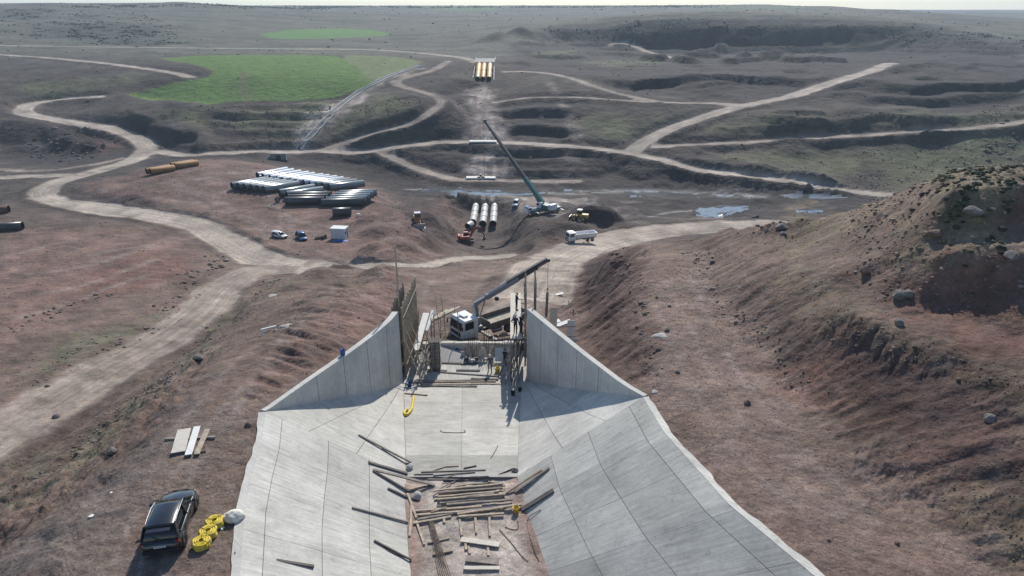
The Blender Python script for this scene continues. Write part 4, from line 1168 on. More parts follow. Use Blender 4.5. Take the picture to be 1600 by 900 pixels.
Wr2 = dens(WR, 12); Br2 = wallbase(Wr2, None)
wing(Wl2, Bl2, -1); wing(Wr2, Br2, 1)
# formwork joints on the inner faces of the wing walls: shallow recesses
def wjoint(W, B, fr, parent):
    for f in fr:
        m = MB()
        p, q = along(W, f), along(B, f)
        d = (along(W, min(1, f + .01)) - along(W, max(0, f - .01))); d.z = 0; d.normalize()
        inn = Vector((d.y, -d.x, 0))
        if inn.x * (1 if p.x < -4 else -1) < 0: inn = -inn
        m.bar(q + inn * 0.004 + Vector((0, 0, .05)), p + inn * 0.004 - Vector((0, 0, .05)), 0.035, 0.012, CONJ, up=inn)
        attr_fill(m.build('formwork_joint', parent), 1.0)
wjoint(Wl2, Bl2, (.3, .48, .66, .84), canal)
wjoint(Wr2, Br2, (.3, .48, .66, .84), canal)
# thin irregular rim of concrete along the banks
def rim(P, side, name):
    m = MB(); n = 160
    vs, fs = [], []
    for i in range(n + 1):
        p = along(P, i / n); q = along(P, min(1, i / n + .01)); r = along(P, max(0, i / n - .01))
        d = (q - r); d.z = 0; d.normalize(); o = Vector((d.y, -d.x, 0)) * side
        w_ = 0.42 + 0.10 * float(vnoise(np.array([p.x / .9]), np.array([p.y / .9]), 77)[0])
        vs += [p + Vector((0, 0, .0)) - o * .02, p + o * w_ + Vector((0, 0, .01)), p + o * (w_ + .05) - Vector((0, 0, .8)), p - o * .02 - Vector((0, 0, .5))]
    for i in range(n):
        for k in range(4): fs.append((i * 4 + k, i * 4 + (k + 1) % 4, i * 4 + 4 + (k + 1) % 4, i * 4 + 4 + k))
    m.add(vs, fs, CON)
    attr_fill(m.build(name, canal), 1.12)
rim(TL, -1, 'rim'); rim(TR, 1, 'rim')

# soil on the bed of the canal, where no lining is poured yet
def bed():
    n, k = 150, 40
    V, F, Cc = [], [], []
    for i in range(n + 1):
        t = i / n
        a, b = along(FL, t), along(FR, t)
        for j in range(k + 1):
            p = lerp(a, b, -0.02 + 1.04 * j / k)
            u = j / k
            z = 0.10 * fbm(np.array([p.x / 1.3]), np.array([p.y / 1.3]), 4, 90)[0] + 0.16 * (max(0, abs(u - .5) * 2 - .75) / .25) - .05
            V.append((p.x, p.y, BEDZ + z - (0.12 if t > .97 else 0)))
            r = sstep(.25, .75, 0.5 + 0.5 * fbm(np.array([p.x / 2.3]), np.array([p.y / 2.9]), 3, 91))[0]
            ed = sstep(.62, .95, abs(u - .5) * 2 + .12 * fbm(np.array([p.x]), np.array([p.y]), 2, 95)[0])
            c = np.array([.47, .405, .345]) * (1 - .30 * r)
            c = c * (1 - ed * .75) + np.array([.26, .165, .13]) * ed * .75
            Cc.append((*c, 1))
    for i in range(n):
        for j in range(k):
            a = i * (k + 1) + j
            F.append((a, a + 1, a + k + 2, a + k + 1))
    me = bpy.data.meshes.new('canal_bed'); me.from_pydata(V, [], F); me.materials.append(SOIL)
    me.polygons.foreach_set('use_smooth', [True] * len(F))
    a = me.attributes.new('Col', 'FLOAT_COLOR', 'POINT'); a.data.foreach_set('color', np.array(Cc, np.float32).ravel())
    me.attributes.new('Across', 'FLOAT', 'POINT')
    a = me.attributes.new('Road', 'FLOAT', 'POINT'); a.data.foreach_set('value', [0.35] * len(V))
    o = bpy.data.objects.new('canal_bed', me); COL.objects.link(o)
    tag(o, kind='structure')
bed()
# ------------------------------------------------------------------ the hazy air
def haze():
    m = MB()
    m.box((0, 3000, 0), (11000, 6300, 2), SOIL)
    o = m.build('haze')
    for v in o.data.vertices:
        v.co.z = -60 if v.co.z < 0 else 64
    hm = bpy.data.materials.new('haze'); hm.use_nodes = True
    n = hm.node_tree
    for x in list(n.nodes): n.nodes.remove(x)
    out = n.nodes.new('ShaderNodeOutputMaterial'); pv = n.nodes.new('ShaderNodeVolumePrincipled')
    pv.inputs['Color'].default_value = (.72, .87, 1.0, 1)
    pv.inputs['Density'].default_value = HAZE
    pv.inputs['Anisotropy'].default_value = 0.05
    n.links.new(pv.outputs[0], out.inputs['Volume'])
    o.data.materials.clear(); o.data.materials.append(hm)
    tag(o, kind='stuff')
HAZE = 0.00017
haze()
# ------------------------------------------------------------------ sight lines onto the concrete
from mathutils.bvhtree import BVHTree
def tree_of(names):
    vs, fs = [], []
    for o in bpy.data.objects:
        if o.type == 'MESH' and o.name.split('.')[0] in names:
            k = len(vs)
            vs += [o.matrix_basis @ v.co for v in o.data.vertices]
            fs += [[k + i for i in p.vertices] for p in o.data.polygons]
    return BVHTree.FromPolygons(vs, fs)
CT_TREE = tree_of(('slope_lining', 'chute_floor', 'apron_slab', 'canal_bed'))
def hit(px, py, lift=0.0):
    d = Vector(ray(px, py))
    p, n, i, dist = CT_TREE.ray_cast(Vector((0, 0, CAM_H)), d.normalized())
    if p is None:
        p = at(px, py); n = Vector((0, 0, 1))
    if n.z < 0: n = -n
    return p + n * lift, n
def z8(x, y): return 560 + x / 2.903, 590 + y / 2.903
def z7(x, y): return 560 + x / 4.092, 400 + y / 4.092
def z5(x, y): return 340 + x / 4.706, 230 + y / 4.706
def z6(x, y): return 640 + x / 3.332, 170 + y / 3.332

# ------------------------------------------------------------------ timbers
def timber(p, q, wd=0.12, ht=0.08, m='wood', name='timber', label='', cat='timber', group=None, up=(0, 0, 1), warp=0.0):
    """one sawn length, its ends cut a little out of square"""
    p, q = Vector(p), Vector(q)
    c = (p + q) / 2
    mb = MB()
    n = 4
    jit = [Vector((random.uniform(-1, 1), random.uniform(-1, 1), random.uniform(-1, 1))) * warp for _ in range(n + 1)]
    P = [lerp(p, q, i / n) + (jit[i] if 0 < i < n else Vector()) - c for i in range(n + 1)]
    d = (q - p).normalized(); u = Vector(up)
    if abs(d.dot(u)) > .97: u = Vector((1, 0, 0))
    sx = d.cross(u).normalized(); uz = sx.cross(d).normalized()
    vs, fs = [], []
    for a in P:
        for i, j in ((-1, -1), (1, -1), (1, 1), (-1, 1)):
            vs.append(a + sx * wd / 2 * i + uz * ht / 2 * j)
    for i in range(n):
        for k in range(4): fs.append((i * 4 + k, i * 4 + (k + 1) % 4, i * 4 + 4 + (k + 1) % 4, i * 4 + 4 + k))
    fs += [(3, 2, 1, 0), (4 * n, 4 * n + 1, 4 * n + 2, 4 * n + 3)]
    mb.add(vs, fs, m)
    o = mb.build(name, None, c)
    return tag(o, label, cat, group)
def lay_timber(a, b, wd=.13, ht=.09, m='wood', lift=0, f=z8, **kw):
    p, n1 = hit(*f(*a)); q, n2 = hit(*f(*b))
    n = (n1 + n2).normalized()
    return timber(p + n * (ht / 2 + .01 + lift), q + n * (ht / 2 + .01 + lift), wd, ht, m, up=n, **kw)

G1 = 'loose timbers on the left slope of the canal'
SLOPE_L = [
 ((0,262),(240,388),.16,'wood_grey','long grey timber slanting down the left slope to the chute floor'),
 ((105,322),(238,386),.12,'wood','paler short timber lying against the long grey one on left slope'),
 ((45,387),(222,438),.22,'wood_dark','dark plank on left slope just above the crossed pair'),
 ((65,420),(345,490),.20,'wood_grey','upper timber of the crossed pair reaching from left slope onto the bed'),
 ((65,425),(225,517),.13,'wood_dark','lower timber of the crossed pair, lying flat on the left slope'),
 ((226,517),(345,488),.12,'wood_dark','dark timber across the foot of left slope under the crossed pair'),
 ((132,505),(222,545),.13,'wood_dark','short dark timber on left slope below the crossed pair'),
 ((-30,592),(225,658),.10,'wood_grey','thin lone batten on left slope level with the timber pile'),
 ((70,742),(240,830),.10,'wood_dark','thin dark batten low on left slope beside bent wires'),
]
for a, b, w_, m_, lb in SLOPE_L: lay_timber(a, b, w_, .09, m_, label=lb, group=G1, warp=.01)
ident = lambda x, y: (x, y)
lay_timber((365, 867), (490, 887), .16, .12, 'wood_dark', f=ident, label='dark batten across a panel joint near the bank above yellow hose coils', group=G1)
G2 = 'loose timbers on the right slope of the canal'
for a, b, w_, m_, lb in [((668,527),(832,420),.14,'wood','thin pale timber on right slope beside a grey one'),
 ((712,522),(866,412),.20,'wood_grey','grey timber on right slope, upper of the two broad ones'),
 ((742,602),(886,514),.34,'wood_dark','broad dark plank low on the right slope next to yellow bucket')]:
    lay_timber(a, b, w_, .10, m_, label=lb, group=G2)
# heap of timbers across the bed
for i in range(17):
    t = i / 16
    x0 = 352 + random.uniform(-8, 45); x1 = 668 - random.uniform(0, 60)
    y0 = 520 + 62 * t + random.uniform(-6, 6); y1 = y0 - random.uniform(20, 36)
    lay_timber((x0, y0), (x1, y1), random.choice([.11, .13, .16]), .10, random.choice(['wood', 'wood', 'wood_grey']), lift=.11 * (i % 3), warp=.02,
               label='sawn timber in the heap lying across the canal bed', group='timbers heaped across the canal bed')
for i, (a, b) in enumerate([((258,608),(560,588)),((400,585),(700,562)),((262,628),(530,606)),((450,628),(742,584)),((268,648),(470,612)),((455,640),(660,626)),((250,665),(420,635)),((480,615),(700,590))]):
    lay_timber(a, b, .15, .11, ('wood', 'wood_grey', 'wood')[i % 3], lift=.10 * (i % 2), warp=.015,
               label='long pale timber laid across the bed in front of the heap', group='timbers laid across the canal bed')
for i in range(14):
    x0, y0 = random.uniform(330, 640), random.uniform(470, 640); a_ = random.uniform(-.5, .35); L_ = random.uniform(40, 110)
    lay_timber((x0, y0), (x0 + L_ * math.cos(a_), y0 + L_ * math.sin(a_)), random.choice([.05, .07, .1]), .05, random.choice(['wood', 'wood_dark', 'wood_grey']), lift=.2 * random.random(), warp=.02,
               label='thin broken stick strewn about the timber heap on the canal bed', group='sticks strewn about the timber heap', name='stick')
for a, b, lb in [((460,645),(470,720),'short post sticking out below laid timbers, left of three'), ((530,640),(535,710),'short post sticking out below laid timbers, middle of three'), ((594,630),(596,722),'short post sticking out below laid timbers, right of three'),
 ((388,636),(390,662),'stub of timber just below the laid timbers at left'), ((315,752),(412,730),'upper cross timber under the reinforcing rods'), ((338,805),(428,787),'lower cross timber under the reinforcing rods'),
 ((222,530),(262,640),'timber standing off the left slope foot beside the heap'), ((242,570),(232,722),'timber along the foot of left slope beside the bed'), ((262,655),(298,762),'slanting timber on bed beside the reinforcing rods'),
 ((486,750),(488,785),'peg under the bent pale board on the bed, left one'), ((588,765),(590,812),'peg under the bent pale board on the bed, right one'), ((498,770),(506,802),'thin peg leaning under the bent pale board')]:
    lay_timber(a, b, .14, .10, 'wood', label=lb, group='short timbers on the canal bed', warp=.01)
G3 = 'timbers at the lower end of the chute floor'
for k, (a, b) in enumerate([((285,430),(578,421)),((253,441),(340,439)),((340,446),(530,431)),((315,463),(500,467)),((505,453),(592,449)),((400,405),(455,402)),((478,414),(535,402)),((340,424),(400,404)),((385,470),(545,460)),((440,495),(560,478)),((515,486),(640,478))]):
    lay_timber(a, b, random.choice([.09, .12]), .07, random.choice(['wood_grey', 'wood', 'wood_dark']), label='thin batten scattered at the foot of the chute floor', group=G3, warp=.01)
# boards on the bed
for a, b, w_, lb in [((465,742),(640,766),.42,'bent pale board resting on pegs on the canal bed'), ((487,828),(637,844),.5,'grey plank on canal bed, upper of the two nearest the viewer'), ((478,870),(640,871),.26,'narrow pale plank on canal bed, lower of the two nearest the viewer')]:
    lay_timber(a, b, w_, .05, 'wood_grey' if w_ > .45 else 'ply', lift=.10, label=lb, name='board', cat='board', warp=.03)
# reinforcing rods
for i in range(6):
    p, n = hit(*z8(320 + i * 4, 655 + i * 2)); q, n = hit(*z8(372 + i * 9, 905))
    mid_ = (p + q) / 2
    mb = MB(); mb.tube([p + n * .14 - mid_, lerp(p, q, .5) + n * (.16 + .02 * random.random()) - mid_, q + n * .14 - mid_], .022, 'rod', 6)
    tag(mb.build('reinforcing_rod', None, mid_), 'long rusty reinforcing rod in the bundle on the canal bed', 'rod', 'reinforcing rods on the canal bed')
for pts8, lb in [([(372,238),(385,249),(480,250),(478,238)],'thin wire frame lying flat on middle of chute floor'), ([(665,678),(700,690),(725,686),(722,650)],'bent wire on the bed beside the yellow bucket'),
  ([(640,690),(700,760),(740,810),(770,835)],'curling dark wire on the bare soil at right edge of the bed'), ([(820,835),(790,760),(765,650),(830,600)],'long thin wire lying at foot of the right slope'),
  ([(90,745),(140,790),(235,828)],'thin bent wire low on the left slope beside a batten'), ([(213,75),(255,78),(313,84)],'thin straight rod on the chute floor above the yellow tube'), ([(600,368),(622,332),(633,308)],'thin dark rod on the right of the chute floor')]:
    P = [hit(*z8(*a), .03)[0] for a in pts8]; c = P[0].copy()
    P = [Vector(v) for v in catmull([tuple(x - c) for x in P], 4)]
    mb = MB(); mb.tube(P, .022, 'rod', 5); tag(mb.build('wire', None, c), lb, 'wire')

def bucket(px, py, m, label, r=.17, h=.34, f=None, name='bucket'):
    p, n = hit(*(f(px, py) if f else (px, py)))
    b = empty(name, p, random.uniform(0, 6), label, 'bucket')
    mb = MB(); mb.lathe([(0.001, .005), (r * .8, .005), (r, h), (r * 1.06, h), (r * 1.06, h - .03), (r * .99, h - .03), (r * .93, h - .02), (r * .74, .03), (.001, .03)], m, 14); mb.build('pail', b)
    mb = MB(); mb.tube([(r * math.cos(t) * .98, .0, h + r * .75 * math.sin(t)) for t in [i * math.pi / 8 for i in range(9)]], .009, 'steel', 5); mb.build('handle', b)
    return b
bucket(232, 40, 'blueplastic', 'blue bucket at the left edge of the chute floor beside long planks', .24, .42, z8)
bucket(715, 610, 'yellowplastic', 'yellow bucket on the canal bed at the foot of right slope', .22, .40, z8)
bucket(*z7(889, 742), 'yellowplastic', 'orange yellow bucket on the apron near two workers', .26, .5)
bucket(*z7(988, 890), 'blackcloth', 'dark bucket in the shadow of right wing wall, lower of two', .2, .36)
bucket(*z7(1032, 864), 'blackcloth', 'dark bucket in the shadow of right wing wall, upper of two', .18, .32)
# blue canister on the coping of the left wing wall
cw = along(Wl2, .50)
b = empty('canister', cw + Vector((-.25, .1, 0)), .3, 'blue canister standing on top of the left wing wall', 'canister')
mb = MB(); mb.box((0, 0, .26), (.36, .3, .5), 'blueplastic', bev=.06); mb.build('body', b)
mb = MB(); mb.lathe([(.06, 0), (.06, .07), (.001, .07)], 'ink', 10, Matrix.Translation((.08, 0, .51))); mb.build('cap', b)
# yellow curved tube and its coil at the left edge of the floor
P = [hit(*z8(*a), .12)[0] for a in [(252,92),(247,120),(240,150),(222,172),(208,172),(206,160),(222,150)]]
c = P[0].copy()
mb = MB(); mb.tube([Vector(v) for v in catmull([tuple(x - c) for x in P], 6)], .12, 'hose', 10)
tag(mb.build('hose', None, c), 'short yellow flexible tube bent like a hook on left of chute floor', 'hose')
# lumps of set concrete at the foot of the left slope
def rock_mesh(r, seed, m, squash=.7, sub=2, name='boulder', rough=.28):
    rg = random.Random(seed)
    bm = bmesh.new(); bmesh.ops.create_icosphere(bm, subdivisions=sub, radius=1)
    ks = [(Vector((rg.uniform(-1, 1), rg.uniform(-1, 1), rg.uniform(-1, 1))).normalized(), rg.uniform(.55, .95)) for _ in range(9)]
    sc = (rg.uniform(.8, 1.25), rg.uniform(.8, 1.25), squash)
    for v in bm.verts:
        p = v.co.copy()
        for d, k in ks:                       # planes knocked off the ball leave flat faces and edges
            e = p.dot(d)
            if e > k: p -= d * (e - k)
        p *= 1 + rg.uniform(-1, 1) * rough * .12
        v.co = Vector((p.x * sc[0], p.y * sc[1], p.z * sc[2])) * r
    me = bpy.data.meshes.new(name); bm.to_mesh(me); bm.free()
    me.materials.append(M[m])
    return me
def boulder(p, r, seed, m, label, squash=.7, name='boulder', cat='boulder', group=None):
    o = bpy.data.objects.new(name, rock_mesh(r, seed, m, squash, name=name)); COL.objects.link(o)
    o.location = p + Vector((0, 0, r * squash * .45)); o.rotation_euler = (0, 0, seed)
    return tag(o, label, cat, group)
boulder(hit(*z8(262, 545))[0], .36, 1, 'limewash', 'lump of grey concrete at foot of left slope beside timber heap', .8, 'concrete_lump', 'concrete lump')
boulder(hit(*z8(233, 412))[0], .30, 2, 'limewash', 'rounded concrete lump at the left edge of chute floor', .8, 'concrete_lump', 'concrete lump')

# ------------------------------------------------------------------ planks on the chute floor and apron
GP = 'long planks on the chute floor below the apron'
for k, (a, b, m_) in enumerate([((328,800),(895,796),'wood_dark'),((340,812),(880,806),'wood_grey'),((400,822),(905,818),'wood'),((380,832),(760,836),'wood_grey'),((470,806),(720,815),'wood_dark'),((720,788),(896,794),'wood_dark'),((845,820),(915,820),'wood'),((350,806),(640,800),'wood_grey')]):
    lay_timber(a, b, .20, .07, m_, lift=.05 * (k % 2), f=z7, label='long plank in the loose layer across top of the chute floor', group=GP, name='plank', cat='plank', warp=.02)
for a, b, m_, lb in [((468,684),(658,690),'wood_dark','dark plank on the apron slab between column form and worker, left half'),((655,694),(762,690),'wood_dark','dark plank on the apron slab, right half of the broken line'),
  ((440,731),(566,737),'wood_dark','short dark plank on apron edge, left of two in a row'),((626,733),(778,735),'wood_dark','short dark plank on apron edge, right of two in a row'),((440,738),(900,772),'wood_grey','long thin batten slanting over the apron edge'),
  ((855,702),(920,700),'wood','pale batten on the apron beside the orange bucket'),((296,880),(442,892),'wood','thin batten beside blue bucket at left edge of chute floor')]:
    lay_timber(a, b, .24 if 'plank' in lb else .12, .08, m_, f=z7, label=lb, name='plank' if 'plank' in lb else 'batten', cat='plank' if 'plank' in lb else 'batten')

# ------------------------------------------------------------------ the bank at left: boards on a beam, hose coils, sack
p0, p1 = at(258, 688), at(337, 685)
timber(p0 + Vector((0, 0, .08)), p1 + Vector((0, 0, .08)), .17, .16, 'wood_grey', 'beam', 'grey square beam on the bank under three pale boards', 'beam')
p0, p1 = at(268, 711), at(322, 706)
timber(p0 + Vector((0, 0, .05)), p1 + Vector((0, 0, .05)), .12, .10, 'wood_dark', 'batten', 'dark batten under the lower ends of three pale boards', 'batten')
for a, b, w_, m_, lb in [((289,675),(279,710),.80,'ply','widest of the three pale boards lying on a beam'), ((309,671),(295,714),.40,'plywhite','middle pale board of three lying on a beam'), ((325,675),(308,713),.33,'wood','narrow pinkish board, right of three lying on a beam')]:
    p, q = at(*a), at(*b)
    timber(p + Vector((0, 0, .22)), q + Vector((0, 0, .16)), w_, .045, m_, 'board', lb, 'board', 'boards on a beam on the left bank', warp=.006)

def coil(px, py, label):
    p = at(px, py)
    b = empty('hose_coil', p, random.uniform(0, 6), label, 'hose coil', 'yellow hose coils on the bank')
    mb = MB()
    for k, (z, off) in enumerate([(.07, 0), (.19, .02), (.30, -.02)]):
        n = 40; prev = None
        P = [Vector(((.37 + .025 * math.sin(5 * t + k)) * math.cos(t) + off, (.37 + .025 * math.sin(5 * t + k)) * math.sin(t), z + .012 * math.sin(3 * t))) for t in [2 * math.pi * i / n for i in range(n + 1)]]
        mb.tube(P, .075, 'hose', 8, cap=False)
        for rr in (.27, .165):
            P = [Vector((rr * math.cos(t) + off, rr * math.sin(t), z + .02 + .012 * math.sin(2 * t))) for t in [2 * math.pi * i / n for i in range(n + 1)]]
            mb.tube(P, .062, 'hose', 8, cap=False)
    mb.build('windings', b)
    mb = MB()
    for t in (0.4, 2.6, 4.5):
        c_, s_ = math.cos(t), math.sin(t)
        mb.tube([(.09 * c_, .09 * s_, .0), (.09 * c_, .09 * s_, .40), (.46 * c_, .46 * s_, .38), (.47 * c_, .47 * s_, .0)], .012, 'ink', 5)
    mb.build('strap', b)
coil(316, 853, 'yellow hose coil nearest the car, lowest of three in a row')
coil(326, 837, 'yellow hose coil in the middle of a row of three')
coil(336, 821, 'yellow hose coil next to the white sack, topmost of three')
def sack(px, py, label):
    p = at(px, py)
    b = empty('sack', p, .4, label, 'sack')
    bm = bmesh.new(); bmesh.ops.create_icosphere(bm, subdivisions=4, radius=1)
    for v in bm.verts:
        q = v.co
        n = fbm(np.array([q.x * 2.2 + q.z]), np.array([q.y * 2.2]), 3, 7)[0]
        r = 1 + .22 * n
        z = q.z * r
        v.co = Vector((q.x * r * .56, q.y * r * .42, max(z, -.55) * .36 + .2))
    me = bpy.data.meshes.new('bag'); bm.to_mesh(me); bm.free(); me.materials.append(M['sack'])
    me.polygons.foreach_set('use_smooth', [True] * len(me.polygons))
    o = bpy.data.objects.new('bag', me); COL.objects.link(o); o.parent = b
    mb = MB()
    for k in range(7):
        t = k * .9; mb.bar((-.45, 0, .25), (-.45 - .22 - .1 * random.random(), .2 * math.sin(t), .22 + .15 * math.cos(t)), .09, .015, 'sack', w2=.16)
    mb.build('tied_neck', b)
sack(366, 812, 'full white plastic sack at the edge of the concrete beside hose coils')
def scrap(px, py, s, label, m='paper'):
    p = at(px, py); mb = MB()
    vs = [(random.uniform(.6, 1) * s * math.cos(t), random.uniform(.6, 1) * s * math.sin(t), random.uniform(.02, .5 * s)) for t in [i * math.pi / 3 for i in range(6)]] + [(0, 0, s * .3)]
    mb.add(vs, [(i, (i + 1) % 6, 6) for i in range(6)], m)
    tag(mb.build('paper_scrap', None, p), label, 'litter')
scrap(143, 807, .17, 'white scrap of paper on the grey bank left of the car')
scrap(174, 770, .10, 'small white scrap on the grey bank above another')
scrap(347, 826, .16, 'crumpled white scrap between hose coil and sack')
scrap(341, 817, .14, 'crumpled white wrapping beside the topmost hose coil')
# small white trestle and pale patches on the bank
p = at(421, 521)
t = empty('trestle', p, .5, 'small pale wooden trestle lying on the left bank', 'trestle')
mb = MB(); mb.bar((-.7, 0, .55), (.7, 0, .62), .16, .12, 'plywhite'); mb.build('top_rail', t)
for sx, sy in ((-1, -1), (-1, 1), (1, -1), (1, 1)):
    mb = MB(); mb.bar((sx * .55, 0, .52), (sx * .75, sy * .55, .0), .10, .06, 'plywhite'); mb.build('leg', t)
def heap(px, py, r, h, m, label, name='lime_heap', cat='heap'):
    p = at(px, py); mb = MB(); n = 22
    vs, fs = [(0, 0, h)], []
    for k in range(1, 6):
        for i in range(n):
            a = 2 * math.pi * i / n; rr = r * k / 5 * (1 + .22 * math.sin(3 * a + r * 7) + .1 * random.random())
            vs.append((rr * math.cos(a), rr * .8 * math.sin(a), h * (1 - k / 5) ** 1.3 + .03 * random.random() - (.1 if k == 5 else 0)))
    for i in range(n): fs.append((0, 1 + i, 1 + (i + 1) % n))
    for k in range(4):
        for i in range(n):
            a = 1 + k * n + i; b_ = 1 + k * n + (i + 1) % n
            fs.append((a, a + n, b_ + n, b_))
    mb.add(vs, fs, m, True)
    tag(mb.build(name, None, p), label, cat)
heap(448, 509, .6, .10, 'limewash', 'small white heap on the left bank near the trestle')
heap(428, 462, 1.0, .10, 'limewash', 'pale grey patch of spilled material on the bank by the road')
heap(1032, 524, .62, .10, 'limewash', 'round white heap on the right berm beside a dark rock')
heap(1024, 612, .3, .06, 'limewash', 'pale spill by the corner of right wing wall')
# ------------------------------------------------------------------ wheels and cars
def wheel(parent, x, y, r, wd, name='wheel', rim=True, hub='alloy'):
    """wheel centred at (x, y, r), axle along y"""
    T = Matrix.Translation((x, y, r)) @ Matrix.Rotation(R(90), 4, 'X')
    h = wd / 2
    mb = MB()
    mb.lathe([(r * .62, -h), (r * .9, -h), (r, -h * .6), (r, h * .6), (r * .9, h), (r * .62, h)], 'rubber', 20, T)
    w_ = mb.build(name, parent)
    mb = MB()
    s = 1 if y > 0 else -1
    mb.lathe([(.001, -s * h * .55), (r * .18, -s * h * .75), (r * .5, -s * h * .45), (r * .63, -s * h * .85), (r * .63, s * h * .5), (.001, s * h * .5)], hub, 16, T)
    mb.build('rim', w_)
    return w_

def loft(secs, m, mb, smooth=True):
    """skin through closed rings of equal length"""
    n = len(secs[0]); vs = [v for s in secs for v in s]; fs = []
    for i in range(len(secs) - 1):
        for k in range(n):
            fs.append((i * n + k, i * n + (k + 1) % n, (i + 1) * n + (k + 1) % n, (i + 1) * n + k))
    fs += [tuple(range(n))[::-1], tuple(range((len(secs) - 1) * n, len(secs) * n))]
    mb.add(vs, fs, m, smooth)

def car(name, loc, rz, label, cat, paint, L=4.45, W=1.84, H=1.6, kind='suv', group=None, bars=True):
    """x forward; built from lofted rings: hood, cabin, tail"""
    c = empty(name, loc, rz, label, cat, group)
    hw = W / 2; f = L / 2
    belt = H * .60; sill = .26
    # (x, height of the shell's upper edge, half width, bottom)
    if kind == 'suv':
        st = [(-f, .62, hw * .78, .42), (-f + .05, .95, hw * .92, .30), (-f + .35, belt + .02, hw * .985, sill), (-f + 1.0, belt, hw, sill), (0, belt - .02, hw, sill), (f - 1.45, belt - .05, hw, sill), (f - .9, belt - .10, hw * .985, sill), (f - .35, belt - .20, hw * .93, sill), (f - .07, .66, hw * .82, .30), (f, .52, hw * .68, .36)]
        roof = [(-f + .22, .05), (-f + .62, H * .99 - belt), (-f + 1.2, H - belt), (f - 2.35, H - belt + .0), (f - 1.9, H * .96 - belt), (f - 1.05, .02)]
    else:
        st = [(-f, .6, hw * .78, .38), (-f + .06, .85, hw * .92, .30), (-f + .4, belt, hw * .98, sill), (-f + 1.0, belt, hw, sill), (0, belt, hw, sill), (f - 1.5, belt - .03, hw, sill), (f - .9, belt - .10, hw * .985, sill), (f - .3, belt - .20, hw * .92, sill), (f - .05, .6, hw * .8, .30), (f, .48, hw * .66, .34)]
        roof = [(-f + .18, .04), (-f + .55, H * .97 - belt), (-f + 1.2, H - belt), (f - 2.3, H - belt), (f - 1.95, H * .95 - belt), (f - 1.05, .02)]
    secs = []
    for x, zt, w_, zb in st:
        secs.append([(x, -w_ * .9, zb), (x, -w_, zb + .18), (x, -w_ * 1.0, zb + (zt - zb) * .62), (x, -w_ * .955, zt - .05), (x, -w_ * .80, zt), (x, 0, zt + .035), (x, w_ * .80, zt), (x, w_ * .955, zt - .05), (x, w_, zb + (zt - zb) * .62), (x, w_, zb + .18), (x, w_ * .9, zb), (x, 0, zb)])
    mb = MB(); loft(secs, paint, mb); body = mb.build('body', c)
    # glasshouse: dark glass ring, then a painted roof skin over it
    gs = []
    for x, h in roof:
        k = h / (H - belt)
        wb, wt = hw * .93, hw * (.93 - .19 * k)
        gs.append([(x, -wb, belt - .05), (x, -wt, belt + h * .88), (x, -wt * .86, belt + h), (x, 0, belt + h + .025 * k), (x, wt * .86, belt + h), (x, wt, belt + h * .88), (x, wb, belt - .05)])
    mb = MB(); loft(gs, 'glass', mb); mb.build('windows', c)
    mb = MB(); rs = []
    for x, h in [(roof[1][0] - .12, roof[1][1] - .01), roof[1], roof[2], roof[3], roof[4]]:
        k = h / (H - belt); wt = hw * (.945 - .19 * k); z = belt + h
        rs.append([(x, -wt, z - h * .10), (x, -wt * .88, z + .012), (x, 0, z + .045), (x, wt * .88, z + .012), (x, wt, z - h * .10), (x, wt * .8, z - .05), (x, -wt * .8, z - .05)])
    loft(rs, paint, mb); mb.build('roof', c)
    # pillars
    for s in (-1, 1):
        for (xa, za), (xb, zb), w_ in (((roof[4][0], belt + roof[4][1] * .96), (roof[5][0], belt), .09), ((roof[1][0] + .02, belt + roof[1][1] * .95), (roof[0][0] + .06, belt), .26), ((-.25, belt + roof[2][1] * .95), (-.22, belt), .10)):
            mb = MB(); mb.bar((xa, s * hw * .775, za), (xb, s * hw * .935, zb), w_, .05, paint, up=(0, 1, 0)); mb.build('pillar', c)
    if bars:
        for s in (-1, 1):
            mb = MB(); mb.tube([(roof[4][0] - .1, s * hw * .72, belt + roof[4][1] + .02), (roof[3][0] - .2, s * hw * .75, H + .03), (roof[2][0], s * hw * .75, H + .03), (roof[1][0] + .1, s * hw * .74, H - .02)], .022, 'chrome', 6)
            mb.build('roof_rail', c)
            mb = MB(); mb.tube([(roof[5][0] + .02, s * hw * .945, belt + .01), (.2, s * hw * .94, belt + .0), (-f + .75, s * hw * .935, belt + .03), (-f + .42, s * hw * .84, belt + .34)], .016, 'chrome', 5)
            mb.build('window_trim', c)
    # doors' shut lines, handles, mirrors
    for s in (-1, 1):
        mb = MB()
        for x in (f - 1.45, .12, -1.0): mb.box((x, s * hw * .997, .62), (.012, .02, .62), 'ink')
        mb.build('shut_line', body)
        mb = MB(); mb.box((0, 0, 0), (.15, .22, .15), paint, Matrix.Translation((f - 1.55, s * (hw + .11), belt + .10)), bev=.05); mb.bar((f - 1.55, s * hw * .9, belt + .02), (f - 1.55, s * (hw + .08), belt + .07), .06, .05, 'ink')
        mb.build('mirror', c)
        mb = MB()
        for x in (-.75, .32): mb.box((x, s * (hw + .006), belt - .13), (.2, .03, .035), paint)
        mb.build('door_handle', body)
        mb = MB(); mb.box((-f + .13, s * hw * .80, belt - .10), (.16, hw * .34, .16), 'redlamp', bev=.03); mb.build('tail_lamp', c)
        mb = MB(); mb.box((f - .14, s * hw * .66, .57), (.20, hw * .30, .11), 'headlamp', bev=.03); mb.build('headlamp', c)
    mb = MB(); mb.box((-f + .03, 0, .46), (.16, W * .9, .22), 'blackcloth', bev=.05); mb.build('rear_bumper', c)
    mb = MB(); mb.box((f - .06, 0, .42), (.16, W * .78, .2), 'blackcloth', bev=.05); mb.build('front_bumper', c)
